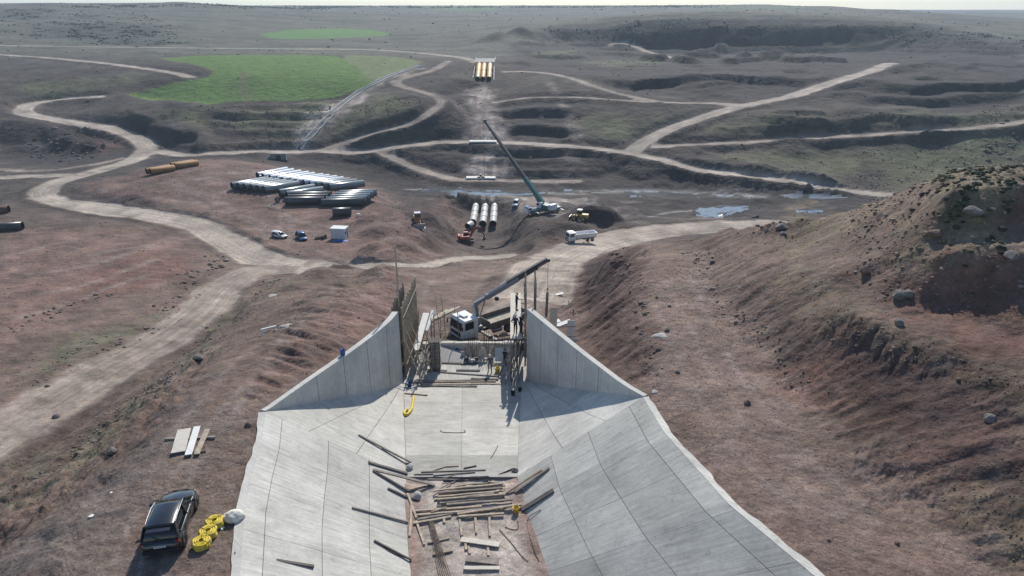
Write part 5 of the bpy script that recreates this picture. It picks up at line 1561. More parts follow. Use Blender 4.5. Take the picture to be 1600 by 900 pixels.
    mb = MB(); mb.box((f - .035, 0, .62), (.05, W * .45, .13), 'ink'); mb.build('grille', c)
    mb = MB(); mb.box((-f - .005, 0, .74), (.025, .53, .115), 'plate'); pl = mb.build('licence_plate', c)
    mb = MB()
    for i, y in enumerate((-.20, -.14, -.06, .0, .06, .14, .20)):
        mb.box((-f - .02, y, .74), (.006, .032, .06), 'ink')
    mb.build('characters', pl)
    mb = MB(); mb.box((-f + .24, 0, H - .045), (.26, W * .60, .03), paint, bev=.012); mb.build('spoiler', c)
    mb = MB(); mb.bar((-f + .16, 0, belt + .07), (-f + .28, .34, belt + .17), .025, .02, 'ink'); mb.build('wiper', c)
    for x in (f - .86, -f + .80):
        for s in (-1, 1):
            wheel(c, x, s * (hw - .11), .345, .235)
    for x in (f - .86, -f + .80):
        for s in (-1, 1):
            mb = MB(); mb.lathe([(.42, -.02), (.42, .02), (.33, .02)], 'ink', 20, Matrix.Translation((x, s * (hw + .001), .35)) @ Matrix.Rotation(R(90), 4, 'X')); mb.build('wheel_arch', c)
    return c
pc = Vector((-17.55, 28.0, 0)); pc.z = ground(pc.x, pc.y)
car('parked_car', pc, R(102), 'black hatchback car parked on the left bank beside yellow hose coils', 'car', 'blackpaint')
p = at(437, 371); car('parked_car', p, R(-28), 'small white car parked in the pipe yard', 'car', 'whitepaint', 4.2, 1.76, 1.45, 'hatch', bars=False)
p = at(472, 374); car('parked_car', p, R(-62), 'small blue car in the pipe yard with a man behind it', 'car', 'bluecar', 4.1, 1.76, 1.6, 'suv', bars=False)
p = at(806, 322); car('parked_car', p, R(-100), 'small white van standing on the dusty strip behind the pipe pit', 'van', 'whitepaint', 4.3, 1.8, 1.95, 'suv', bars=False)

# ------------------------------------------------------------------ lorry cab
def cab(parent, W, x0, depth, z0, z1, paint='whitepaint', hatch=True):
    """tilt cab with its front at x0"""
    hw = W / 2
    prof = [(x0 - .02, z0), (x0, z0 + .35), (x0 - .02, z0 + (z1 - z0) * .48), (x0 - .22, z1 - .22), (x0 - .42, z1), (x0 - depth, z1), (x0 - depth, z0)]
    mb = MB(); mb.prism(prof, -hw, hw, paint); cb = mb.build('cab', parent)
    ws0, ws1 = z0 + (z1 - z0) * .50, z1 - .27
    def fx(z): 
        a, b_ = (x0 - .02, z0 + (z1 - z0) * .48), (x0 - .22, z1 - .22)
        return a[0] + (b_[0] - a[0]) * (z - a[1]) / (b_[1] - a[1])
    mb = MB(); mb.add([(fx(ws0) + .012, -hw * .9, ws0), (fx(ws0) + .012, hw * .9, ws0), (fx(ws1) + .012, hw * .86, ws1), (fx(ws1) + .012, -hw * .86, ws1), (fx(ws0) - .05, -hw * .9, ws0), (fx(ws0) - .05, hw * .9, ws0), (fx(ws1) - .05, hw * .86, ws1), (fx(ws1) - .05, -hw * .86, ws1)],
           [(0, 1, 2, 3), (7, 6, 5, 4), (0, 4, 5, 1), (1, 5, 6, 2), (2, 6, 7, 3), (3, 7, 4, 0)], 'glass'); mb.build('windscreen', cb)
    mb = MB(); mb.box((x0 + .012, 0, z0 + (z1 - z0) * .30), (.03, W * .74, (z1 - z0) * .20), 'ink'); mb.build('grille', cb)
    mb = MB(); mb.box((x0 + .05, 0, z0 + .02), (.2, W * 1.0, .34), 'chassis', bev=.05); mb.build('bumper', parent)
    for s in (-1, 1):
        mb = MB(); mb.box((x0 + .14, s * hw * .74, z0 + .04), (.06, .36, .18), 'headlamp', bev=.02); mb.build('headlamp', parent)
        mb = MB(); mb.prism([(x0 - .40, ws0), (x0 - .46, ws1 + .02), (x0 - depth * .74, ws1 + .02), (x0 - depth * .74, ws0)], s * hw - .02, s * hw + .008, 'glass'); mb.build('side_window', cb)
        mb = MB(); mb.box((x0 - .34, s * (hw + .003), (z0 + ws1) / 2 + .05), (.015, .012, ws1 - z0), 'ink'); mb.box((x0 - depth * .8, s * (hw + .003), (z0 + ws1) / 2 + .05), (.015, .012, ws1 - z0), 'ink'); mb.box((x0 - depth * .7, s * (hw + .01), ws0 - .15), (.16, .03, .05), 'ink'); mb.build('door', cb)
        mb = MB(); mb.bar((x0 - .2, s * hw, ws1 - .1), (x0 + .04, s * (hw + .22), ws1 - .15), .04, .04, 'ink'); mb.box((x0 + .04, s * (hw + .22), ws1 - .40), (.08, .22, .48), 'ink', bev=.03); mb.build('mirror', cb)
        mb = MB(); mb.box((x0 - .9, s * (hw - .1), z0 - .08), (1.1, .3, .12), 'chassis', bev=.03); mb.build('step', parent)
    if hatch:
        mb = MB(); mb.box((x0 - depth * .52, 0, z1 + .09), (.62, .9, .16), paint, bev=.06); mb.build('roof_hatch', cb)
    return cb

# ------------------------------------------------------------------ the lorry with the loader crane
tz = -7.0
front = Vector((-5.95, 64.2, 0)); head = R(218)
fw = Vector((math.cos(head), math.sin(head), 0))
org = front; org.z = (ground(front.x, front.y) + ground(front.x - 7 * fw.x, front.y - 7 * fw.y)) / 2 - .05
lorry = empty('crane_lorry', org, head, 'white cab lorry with a loader crane and empty dusty bed behind the wing walls', 'truck')
cab(lorry, 2.4, -.05, 2.05, .78, 2.95)
mb = MB()
for s in (-1, 1): mb.box((-5.0, s * .42, .88), (8.0, .12, .26), 'chassis')
for x in (-2.4, -4.4, -6.0, -8.8): mb.box((x, 0, .88), (.14, .72, .2), 'chassis')
mb.build('chassis', lorry)
for x in (-1.35, -6.2, -7.5):
    for s in (-1, 1):
        wheel(lorry, x, s * 1.02, .50, .32 if x > -2 else .5, hub='steel')
mb = MB(); mb.box((-6.35, 0, 1.16), (5.3, 2.46, .16), 'bedsteel'); mb.build('bed_floor', lorry)
mb = MB(); mb.box((-6.35, 0, 1.262), (5.1, 2.28, .04), 'beddust'); mb.build('bed_load', lorry)
for s in (-1, 1):
    mb = MB(); mb.box((-6.35, s * 1.20, 1.50), (5.3, .07, .52), 'bedsteel')
    for k in range(6): mb.box((-4.0 - k * .95, s * 1.255, 1.50), (.09, .05, .5), 'bedsteel')
    mb.box((-6.35, s * 1.20, 1.78), (5.3, .12, .06), 'bedsteel'); mb.build('side_board', lorry)
mb = MB(); mb.box((-3.67, 0, 1.62), (.07, 2.34, .76), 'bedsteel'); mb.build('headboard', lorry)
mb = MB(); mb.box((-9.03, 0, 1.50), (.07, 2.34, .52), 'bedsteel'); mb.build('tailboard', lorry)
for s in (-1, 1):
    mb = MB(); mb.tube([(-4.2, s * .95, .72), (-5.3, s * .95, .72)], .28, 'steel', 14); mb.build('tank', lorry)
    mb = MB(); mb.box((-7, s * 1.1, 1.04), (2.9, .3, .04), 'chassis'); mb.build('mudguard', lorry)
# crane: turntable, column, lower arm, telescopic boom, stabilisers
mb = MB(); mb.box((-2.75, 0, 1.25), (.8, 1.4, .6), 'greypaint', bev=.08); mb.lathe([(.42, 1.5), (.42, 1.75), (.34, 1.85), (.001, 1.85)], 'greypaint', 18, Matrix.Translation((-2.75, 0, 0))); mb.build('crane_base', lorry)
Minv = (Matrix.Translation(org) @ Matrix.Rotation(head, 4, 'Z')).inverted()
def loc_(v): return Minv @ Vector(v)
cb_ = Vector((-2.75, 0, 1.8))
mb = MB(); mb.bar(cb_, cb_ + Vector((.02, 0, 1.7)), .52, .44, 'greypaint', w2=.40, h2=.36); mb.box((-2.5, .55, 2.25), (.5, .3, .7), 'greypaint', bev=.05); mb.build('column', lorry)
knee0 = cb_ + Vector((0, 0, 1.6)); tip = loc_((4.0, 70.3, -.7))
dirb = (tip - knee0); dirb.z = 0; dirb.normalize()
knee1 = knee0 - dirb * .15 + Vector((0, 0, .55)); knee2 = knee0 + dirb * 1.5 + Vector((0, 0, 1.15))
mb = MB(); mb.bar(knee0 - Vector((0, 0, .3)), knee1, .36, .40, 'greypaint'); mb.bar(knee1, knee2, .34, .42, 'greypaint', w2=.3, h2=.34); mb.tube([cb_ + Vector((0, 0, .4)) + dirb * .35, knee2 - dirb * .4 - Vector((0, 0, .3))], .075, 'steel', 8); mb.build('lower_arm', lorry)
e = tip - knee2
mb = MB(); mb.bar(knee2 - e * .04, knee2 + e * .48, .42, .56, 'greypaint'); mb.tube([knee2 + Vector((0, 0, .30)), knee2 + e * .42 + Vector((0, 0, .30))], .07, 'steel', 8); bo = mb.build('boom', lorry)
mb = MB(); mb.bar(knee2 + e * .30 + Vector((0, 0, .02)), knee2 + e * .80, .34, .46, 'darkpaint'); mb.bar(knee2 + e * .30 + Vector((0, 0, .34)), knee2 + e * .97 + Vector((0, 0, .28)), .34, .24, 'darkpaint'); mb.build('boom_extension', bo)
mb = MB(); mb.bar(knee2 + e * .78, tip, .20, .26, 'steel'); mb.box(tuple(tip), (.34, .26, .36), 'darkpaint', bev=.06); mb.build('boom_tip', bo)
mb = MB(); mb.tube([tip + Vector((.05, 0, -.15)), tip + Vector((.05, 0, -3.2))], .02, 'ink', 6); mb.build('hoist_rope', bo)
mb = MB(); mb.box(tuple(tip + Vector((.05, 0, -3.35))), (.16, .12, .32), 'yellow', bev=.03); mb.tube([tip + Vector((.05, 0, -3.5)), tip + Vector((.13, 0, -3.62)), tip + Vector((.05, 0, -3.74)), tip + Vector((-.05, 0, -3.66))], .028, 'steel', 6); mb.build('hook_block', bo)
mb = MB(); mb.box((-2.75, 2.1, 1.05), (.3, 2.9, .24), 'darkpaint')
for k in range(9): mb.box((-2.57, .9 + k * .3, 1.05), (.05, .12, .2), 'yellow')
mb.build('stabiliser_beam', lorry)
mb = MB(); mb.tube([(-2.75, 3.5, 1.2), (-2.75, 3.5, .12)], .07, 'steel', 8); mb.lathe([(.2, 0.0), (.2, .08), (.001, .1)], 'steel', 12, Matrix.Translation((-2.75, 3.5, .03))); mb.build('stabiliser_leg', lorry)
mb = MB(); mb.box((-2.75, -1.4, 1.05), (.3, 1.0, .24), 'darkpaint'); mb.build('stabiliser_beam', lorry)
mb = MB(); mb.tube([(-2.75, -1.8, 1.2), (-2.75, -1.8, .12)], .07, 'steel', 8); mb.lathe([(.2, 0.0), (.2, .08), (.001, .1)], 'steel', 12, Matrix.Translation((-2.75, -1.8, .03))); mb.build('stabiliser_leg', lorry)
mb = MB(); mb.lathe([(.001, -.22), (.2, -.16), (.26, 0), (.2, .16), (.001, .22)], 'ink', 14, Matrix.Translation(tuple(lerp(knee2, tip, .13) - Vector((0, 0, .9)))) @ Matrix.Rotation(R(90), 4, 'X')); mb.build('hose_reel', lorry)

# ------------------------------------------------------------------ tanker lorry on the haul road
p = at(892, 379)
tl = empty('tanker_lorry', p, R(200), 'white tipper lorry driving down the haul road behind the wing walls', 'truck')
cab(tl, 2.5, 1.2, 2.1, .8, 3.0)
mb = MB()
for s in (-1, 1): mb.box((-3.2, s * .42, .9), (7.6, .12, .26), 'chassis')
mb.build('chassis', tl)
for x in (-.1, -4.4, -5.8):
    for s in (-1, 1): wheel(tl, x, s * 1.05, .52, .4, hub='steel')
mb = MB(); mb.add([(-1.2, -1.05, 1.2), (-1.2, 1.05, 1.2), (-7.0, 1.05, 1.2), (-7.0, -1.05, 1.2), (-1.0, -1.28, 2.5), (-1.0, 1.28, 2.5), (-7.2, 1.28, 2.4), (-7.2, -1.28, 2.4),
   (-1.15, -1.15, 2.5), (-1.15, 1.15, 2.5), (-7.05, 1.15, 2.4), (-7.05, -1.15, 2.4), (-1.3, -.95, 1.5), (-1.3, .95, 1.5), (-6.9, .95, 1.5), (-6.9, -.95, 1.5)],
  [(0, 1, 5, 4), (1, 2, 6, 5), (2, 3, 7, 6), (3, 0, 4, 7), (3, 2, 1, 0), (4, 5, 9, 8), (5, 6, 10, 9), (6, 7, 11, 10), (7, 4, 8, 11), (8, 9, 13, 12), (9, 10, 14, 13), (10, 11, 15, 14), (11, 8, 12, 15), (12, 13, 14, 15)], 'whitepaint')
for k in range(6):
    for s in (-1, 1): mb.bar((-1.5 - k * 1.05, s * 1.09, 1.25), (-1.5 - k * 1.05, s * 1.29, 2.4), .1, .06, 'whitepaint')
mb.build('tipper_body', tl); tl.scale = (.9, .9, .9)

# ------------------------------------------------------------------ tracked machines
def tracks(parent, L, gauge, h, wd):
    for s in (-1, 1):
        mb = MB(); n = 8; pr = []
        for i in range(n + 1): t = -math.pi / 2 + math.pi * i / n; pr.append((L / 2 - h / 2 + h / 2 * math.cos(t), h / 2 + h / 2 * math.sin(t)))
        for i in range(n + 1): t = math.pi / 2 + math.pi * i / n; pr.append((-L / 2 + h / 2 + h / 2 * math.cos(t), h / 2 + h / 2 * math.sin(t)))
        mb.prism(pr, s * gauge / 2 - wd / 2, s * gauge / 2 + wd / 2, 'chassis')
        for k in range(12): mb.box((-L / 2 + h * .4 + k * (L - h * .8) / 11, s * gauge / 2, h), (.08, wd, .05), 'chassis')
        mb.build('track', parent)
def excavator(loc, rz, label, paint, swing=0.0, reach=1.0, sc=1.0):
    e_ = empty('excavator', loc, rz, label, 'excavator')
    tracks(e_, 4.2, 2.5, .9, .6)
    mb = MB(); mb.box((0, 0, .75), (1.8, 1.9, .4), 'chassis'); mb.lathe([(.7, .9), (.7, 1.1), (.001, 1.1)], 'chassis', 16); mb.build('undercarriage', e_)
    T = Matrix.Rotation(swing, 4, 'Z')
    mb = MB(); mb.box((-.75, 0, 1.65), (3.2, 2.6, .9), paint, T, bev=.1); mb.box((-2.1, 0, 1.8), (.7, 2.6, 1.2), paint, T, bev=.15); hs = mb.build('house', e_)
    mb = MB(); mb.box((-1.5, -.4, 2.2), (.3, .3, .5), 'ink', T); mb.build('exhaust', hs)
    mb = MB(); mb.prism([(.9, 1.2), (.85, 2.1), (.45, 2.95), (-.7, 2.95), (-.8, 1.2)], .25, 1.25, paint, T); cb_ = mb.build('cab', e_)
    mb = MB(); mb.prism([(.875, 1.9), (.45, 2.85), (-.55, 2.85), (-.55, 1.9)], .235, 1.265, 'glass', T); mb.box((.70, .75, 2.35), (.4, .8, .6), 'glass', T); mb.build('window', cb_)
    a, b_, c_, d_ = Vector((.8, -.2, 1.7)), Vector((2.6 * reach, -.2, 4.3)), Vector((4.6 * reach, -.2, 4.0)), Vector((5.4 * reach, -.2, 1.6))
    mb = MB(); mb.bar(a, b_, .34, .55, paint, T=T, h2=.7); mb.bar(b_, c_, .34, .7, paint, T=T, h2=.4); mb.build('boom', e_)
    mb = MB(); mb.bar(c_ + Vector((-.4, 0, .5)), d_, .28, .5, paint, T=T, h2=.3); mb.build('stick', e_)
    mb = MB(); mb.tube([a + Vector((.4, 0, -.3)), (a + b_) / 2 + Vector((.35, 0, .3))], .08, 'steel', 8, T); mb.tube([b_ + Vector((.1, 0, .5)), c_ + Vector((-.3, 0, .6))], .07, 'steel', 8, T); mb.build('hydraulic_ram', e_)
    mb = MB(); mb.prism([(d_.x - .3, d_.z + .1), (d_.x + .3, d_.z), (d_.x + .1, d_.z - .9), (d_.x - .7, d_.z - 1.0), (d_.x - .95, d_.z - .55), (d_.x - .45, d_.z - .5)], -.75, .35, 'chassis', T); mb.build('bucket', e_)
    e_.scale = (sc, sc, sc)
    return e_
p = at(729, 379); excavator(p, R(8), 'red tracked excavator in the pit in front of three big pipes', 'red', 0, .95)
def loader(loc, rz, label, paint, sc=1.0, name='wheel_loader', cat='loader'):
    e_ = empty(name, loc, rz, label, cat)
    for x in (1.4, -1.5):
        for s in (-1, 1): wheel(e_, x, s * 1.05, .75, .55, hub=paint)
    mb = MB(); mb.box((-1.6, 0, 1.5), (2.4, 1.7, 1.1), paint, bev=.12); mb.box((1.1, 0, 1.2), (1.5, 1.3, .7), paint, bev=.1); mb.build('body', e_)
    mb = MB(); mb.box((-.1, 0, 2.4), (1.4, 1.5, 1.7), paint, bev=.08, taper=.85); cb_ = mb.build('cab', e_)
    mb = MB(); mb.box((-.1, 0, 2.55), (1.32, 1.54, .85), 'glass', taper=.92); mb.box((-.1, 0, 2.55), (1.45, 1.2, .85), 'glass', taper=.90); mb.build('window', cb_)
    mb = MB(); mb.box((-.1, 0, 3.3), (1.5, 1.6, .12), 'whitepaint', bev=.04); mb.build('roof', cb_)
    mb = MB()
    for s in (-1, 1): mb.bar((.9, s * .5, 1.7), (3.0, s * .5, .8), .16, .3, paint)
    mb.build('lift_arm', e_)
    mb = MB(); mb.prism([(2.7, 1.2), (2.8, .3), (3.7, .15), (3.75, .25), (3.0, .5), (2.9, 1.2)], -1.4, 1.4, 'steel'); mb.build('bucket', e_)
    e_.scale = (sc, sc, sc); return e_
p = at(653, 352); loader(p, R(-75), 'yellow wheel loader with white cab roof on the spoil heaps by the yard', 'orange', 1.0)
p = at(905, 344); loader(p, R(160), 'yellow and white loader half hidden among dark heaps by the crane', 'yellow', .9)
# small machine on the slab by the creek
p = at(751, 279.5); loader(p, R(180), 'tiny yellow loader on the pale slab beyond the creek', 'yellow', .55)

# ------------------------------------------------------------------ the mobile crane by the pipe pit
p = Vector((9.4, 195.5, 0)); p.z = ground(p.x, p.y)
cr = empty('mobile_crane', p, R(205), 'teal mobile crane with a long dark boom raised over the pipe pit', 'crane')
mb = MB(); mb.box((0, 0, 1.25), (10.5, 2.7, .7), 'teal', bev=.1); mb.build('carrier', cr)
mb = MB(); mb.prism([(5.9, .8), (5.95, 1.9), (5.6, 2.5), (4.5, 2.5), (4.4, .8)], -1.3, 1.3, 'whitepaint'); k_ = mb.build('driver_cab', cr)
mb = MB(); mb.box((5.72, 0, 2.1), (.3, 2.3, .55), 'glass'); mb.box((5.2, 0, 2.1), (.9, 2.64, .5), 'glass'); mb.build('windscreen', k_)
for x in (4.2, 2.7, -1.2, -2.6, -4.0):
    for s in (-1, 1): wheel(cr, x, s * 1.1, .62, .45, hub='steel')
for x in (3.4, -4.8):
    for s in (-1, 1):
        mb = MB(); mb.box((x, s * 2.2, 1.1), (.35, 2.2, .3), 'whitepaint'); mb.tube([(x, s * 3.2, 1.2), (x, s * 3.2, .1)], .1, 'steel', 8); mb.box((x, s * 3.2, .06), (.8, .8, .1), 'wood'); mb.build('outrigger', cr)
Mi = (Matrix.Translation(p) @ Matrix.Rotation(R(205), 4, 'Z')).inverted()
foot_ = Mi @ (p + Vector((-.3, .3, 2.9))); tipw = Vector((-8.3, 212.5, -7.4)); tip_ = Mi @ tipw
dd = tip_ - foot_; du = dd.copy(); du.z = 0; du.normalize(); sdv = Vector((-du.y, du.x, 0))
ang = math.atan2(du.y, du.x); T = Matrix.Translation((0, 0, 0)) @ Matrix.Rotation(ang, 4, 'Z')
mb = MB(); mb.box((-1.0, 0, 2.3), (4.2, 2.4, 1.1), 'teal', T, bev=.12); mb.box((-3.4, 0, 2.5), (1.3, 2.7, 1.6), 'whitepaint', T, bev=.12); mb.build('superstructure', cr)
mb = MB(); mb.prism([(1.7, 1.8), (1.6, 2.8), (1.1, 3.4), (-.1, 3.4), (-.1, 1.8)], .5, 1.5, 'whitepaint', T); k_ = mb.build('crane_cab', cr)
mb = MB(); mb.box((1.1, 1.0, 2.75), (1.0, 1.04, .6), 'glass', T); mb.build('window', k_)
mb = MB(); mb.bar(foot_, foot_ + dd * .30, 1.05, 1.25, 'teal'); bm_ = mb.build('boom', cr)
for a, b_, w_ in ((.27, .50, .92), (.47, .70, .78), (.67, .86, .64), (.84, .985, .52)):
    mb = MB(); mb.bar(foot_ + dd * a, foot_ + dd * b_, w_, w_ * 1.15, 'darkpaint'); mb.build('boom_section', bm_)
mb = MB(); mb.box(tuple(tip_), (.9, .7, 1.0), 'teal', bev=.1); mb.build('boom_head', bm_)
mb = MB(); mb.tube([foot_ + du * 1.2 - Vector((0, 0, .9)), foot_ + dd * .22 - Vector((0, 0, .5))], .22, 'steel', 10); mb.build('luffing_ram', cr)
mb = MB(); mb.tube([tip_ + du * .5, tip_ + du * .5 - Vector((0, 0, 24.5))], .035, 'ink', 5); mb.build('hoist_rope', bm_)
hk = tip_ + du * .5 - Vector((0, 0, 25)); mb = MB(); mb.box(tuple(hk), (.5, .35, .9), 'yellow', bev=.08); mb.tube([hk - Vector((0, 0, .4)), hk - Vector((.2, 0, .7)), hk - Vector((0, 0, .95)), hk - Vector((-.15, 0, .8))], .07, 'steel', 6); mb.build('hook_block', bm_)
# ------------------------------------------------------------------ pipes
def pipe(c0, c1, r, m, label, group=None, name='steel_pipe', flange=False):
    """hollow pipe between two points of its axis"""
    c0, c1 = Vector(c0), Vector(c1); L = (c1 - c0).length; c = (c0 + c1) / 2
    b = empty(name, c, 0, label, 'pipe', group)
    b.rotation_euler = (c1 - c0).to_track_quat('Z', 'Y').to_euler()
    mb = MB(); mb.lathe([(r, -L / 2), (r, L / 2), (r * .95, L / 2), (r * .95, -L / 2), (r, -L / 2)], m, 28); s = mb.build('shell', b)
    mb = MB(); mb.lathe([(r * .945, L / 2 - .02), (r * .945, -L / 2 + .02)], 'pipedark', 28); mb.build('lining', s)
    if flange:
        for z in (-L / 2 + .2, 0, L / 2 - .2):
            mb = MB(); mb.lathe([(r, z - .12), (r * 1.06, z - .12), (r * 1.06, z + .12), (r, z + .12)], m, 28); mb.build('coupling', s)
    return b
def row(n, A, B, ha, hb, r, m, label, group, L=10.5, jit=.25):
    """n pipes side by side; A and B = near end of the first and the last, in points of the photograph"""
    out = []
    for i in range(n):
        t = i / max(1, n - 1)
        px, py = A[0] + (B[0] - A[0]) * t, A[1] + (B[1] - A[1]) * t
        q = at(px, py)
        h = R(90 - (ha + (hb - ha) * t)); d = Vector((math.cos(h), math.sin(h), 0))
        q = q + d * random.uniform(-jit, jit)
        e = q + d * L
        z0 = ground(q.x, q.y); z1 = ground(e.x, e.y)
        zz = max((z0 + z1) / 2, ground((q.x + e.x) / 2, (q.y + e.y) / 2)) + r * .97
        out.append(pipe((q.x, q.y, zz), (e.x, e.y, zz), r, m[i] if isinstance(m, list) else m, label, group))
    return out
bright = ['pipebright'] * 8 + ['pipe'] * 6
row(12, (402, 279), (516, 296), 40, 62, 1.1, ['pipebright'] * 9 + ['pipe'] * 3, 'steel pipe in the long bright row at the back of the yard', 'bright pipes in the back row')
row(6, (362, 297), (414, 302), 46, 50, 1.1, 'pipe', 'dark steel pipe in the front left row of the yard', 'dark pipes in the front left row')
row(2, (436, 308), (448, 311), 52, 56, 1.1, 'pipe', 'steel pipe of the pair between two rows of the yard', 'pair of pipes between the rows')
for px, py, lb in ((447, 320, 'black pipe lying sideways at the front of the yard, left one'),):
    q = at(px, py); 
    for k, (dy, L) in enumerate(((0, 10.6), (2.35, 11.2), (4.7, 11.4))):
        zz = ground(q.x + 5, q.y + dy) + 1.12
        pipe((q.x + .2 * k, q.y + dy, zz), (q.x + L, q.y + dy + .5, zz), 1.12, 'pipeblack', 'black pipe lying sideways in the front group, %s of three' % ('nearest', 'middle', 'rearmost')[k], 'black pipes lying sideways, left group')
q = at(505, 322)
for k in range(5):
    zz = ground(q.x + 5, q.y + k * 2.3) + 1.1
    pipe((q.x + .7 * k - .3, q.y + k * 2.32, zz), (q.x + 11 + .45 * k, q.y + k * 2.32 + 1.6, zz), 1.1, 'pipeblack' if k < 1 else 'pipe', 'dark pipe lying sideways in the right group of the yard', 'dark pipes lying sideways, right group')
q = at(521, 338); zz = q.z + 1.15
pipe((q.x, q.y, zz), (q.x + 4.6, q.y + .5, zz), 1.15, 'pipeblack', 'short black pipe lying alone in front of the pipe rows', None)
# rust coloured pipes by the road
q = at(230, 274); h = R(46)
for k, (dx, dy, L, lb) in enumerate(((0, 0, 7.6, 'front left'), (1.75, -1.0, 7.6, 'front right'), (4.6, 7.2, 7.4, 'rear left'), (6.4, 6.2, 7.4, 'rear right'))):
    d = Vector((math.cos(h), math.sin(h), 0)); a = Vector((q.x + dx, q.y + dy, 0)); b_ = a + d * L
    zz = max(ground(a.x, a.y), ground(b_.x, b_.y)) + .9
    pipe((a.x, a.y, zz), (b_.x, b_.y, zz), 1.0, 'piperust', 'rust orange pipe beside the road bend, %s of four' % lb, 'rust orange pipes by the road')
# pipes at the left edge
for px, py, lb, m_ in ((-14, 334, 'dark red ended pipe beside the road at picture edge, upper one', 'rust'), (-12, 362, 'black pipe at the picture edge, lower one', 'pipeblack')):
    q = at(max(px, -20), py); d = Vector((.97, .24, 0)); e = q + d * (4.4 if m_ == 'rust' else 6.6)
    zz = ground(e.x, e.y) + .95
    pipe((q.x, q.y, zz), (e.x, e.y, zz), 1.05, m_, lb, 'pipes at the left edge')
# the three pipelines in the pit
for k, x in enumerate((-12.0, -8.9, -5.8)):
    for j, (y0, y1) in enumerate(((198.5 + 1.5 * (k == 0), 209.5), (209.7, 221))):
        z = -35.9
        o = pipe((x, y0, z), (x + .1, y1, z + .1), 1.1, 'pipegrey', '%s grey pipe of three in the pit, %s length' % (('left', 'middle', 'right')[k], ('near', 'far')[j]), 'three grey pipelines in the pit', flange=True)
pipe((-13.4, 197.2, -36.2), (-12.3, 199.2, -36.0), 1.02, 'pipegrey', 'short grey pipe piece in front of the left pipeline', None)
q = at(860, 329); pipe((q.x, q.y, q.z + 1.2), (q.x + .4, q.y + 1.2, q.z + 1.2), 1.25, 'pipedark', 'short dark pipe ring standing open beside the crane', None, 'pipe_ring')
# pale hoop with a tyre in the yard
q = at(433, 322)
b = empty('lifting_sling', q, 0, 'pale curved sling lying on the yard in front of pipes', 'sling')
mb = MB(); mb.tube([Vector((2.2 * math.cos(t), 2.4 * math.sin(t), .15)) for t in [R(80 + i * 14) for i in range(15)]], .12, 'limewash', 6); mb.build('strap', b)
q = at(434, 316); b = empty('tyre', q, .5, 'black tyre standing on the yard inside the pale sling', 'tyre')
wheel(b, 0, 0, .75, .5)

# ------------------------------------------------------------------ container office, tarp, drums
q = at(530, 374)
c = empty('site_container', q + Vector((0, 1.0, 0)), R(-8), 'white site container standing in the yard with a blue tarp in front', 'container')
mb = MB(); mb.box((0, 0, 1.35), (3.6, 2.4, 2.5), 'plywhite')
for k in range(14): mb.box((-1.7 + k * .26, -1.22, 1.35), (.10, .05, 2.2), 'plywhite'); mb.box((-1.7 + k * .26, 1.22, 1.35), (.10, .05, 2.2), 'plywhite')
mb.build('shell', c)
mb = MB(); mb.box((0, 0, 2.66), (3.8, 2.6, .14), 'plywhite', bev=.03); mb.build('roof', c)
mb = MB(); mb.box((1.815, .3, 1.25), (.04, .8, 1.9), 'greypaint'); d_ = mb.build('door', c)
mb = MB(); mb.box((1.86, .0, 1.2), (.05, .04, .16), 'ink'); mb.build('handle', d_)
mb = MB(); mb.box((1.815, -.75, 1.6), (.04, .6, .6), 'glass'); mb.build('window', c)
mb = MB()
for x in (-1.5, 1.5): mb.box((x, 0, .06), (.3, 2.4, .12), 'wood_dark')
mb.build('foot_beam', c)
q = at(530, 377); mb = MB(); n = 12
vs = [(-1.3 + 3.4 * i / n, -.7 + 1.3 * j / 6, .12 + .35 * abs(math.sin(i * 1.1 + j * .8)) * math.sin(math.pi * j / 6) * math.sin(math.pi * i / n) + .02 * random.random()) for i in range(n + 1) for j in range(7)]
mb.add(vs, [(i * 7 + j, (i + 1) * 7 + j, (i + 1) * 7 + j + 1, i * 7 + j + 1) for i in range(n) for j in range(6)], 'bluetarp', True)
tag(mb.build('tarpaulin', None, q), 'crumpled blue tarpaulin in front of the white container', 'tarpaulin')
for px, py, lb in ((505, 374, 'dark oil drum left of the container, left one'), (509, 372, 'dark oil drum left of the container, right one')):
    q = at(px, py); b = empty('oil_drum', q, 0, lb, 'drum'); mb = MB(); mb.lathe([(.001, 0), (.3, 0), (.3, .3), (.315, .31), (.3, .33), (.3, .58), (.315, .6), (.3, .62), (.3, .88), (.28, .88), (.28, .86), (.001, .86)], 'chassis', 16); mb.build('barrel', b)
q = at(498, 373); b = empty('pallet_stack', q, .4, 'low stack of dark pallets beside the container', 'pallets')
for k in range(3):
    mb = MB()
    for i in range(5): mb.box((0, -.5 + i * .25, .17 + k * .2), (1.6, .14, .03), 'wood_dark')
    for i in range(3): mb.box((-.7 + i * .7, 0, .09 + k * .2), (.1, 1.1, .12), 'wood_dark')
    mb.build('pallet', b)
q = at(560, 338); mb = MB(); mb.box((0, 0, .4), (.9, .7, .7), 'plywhite', bev=.12); tag(mb.build('white_sack', None, q), 'single white bulk sack on the yard right of the short pipe', 'sack')

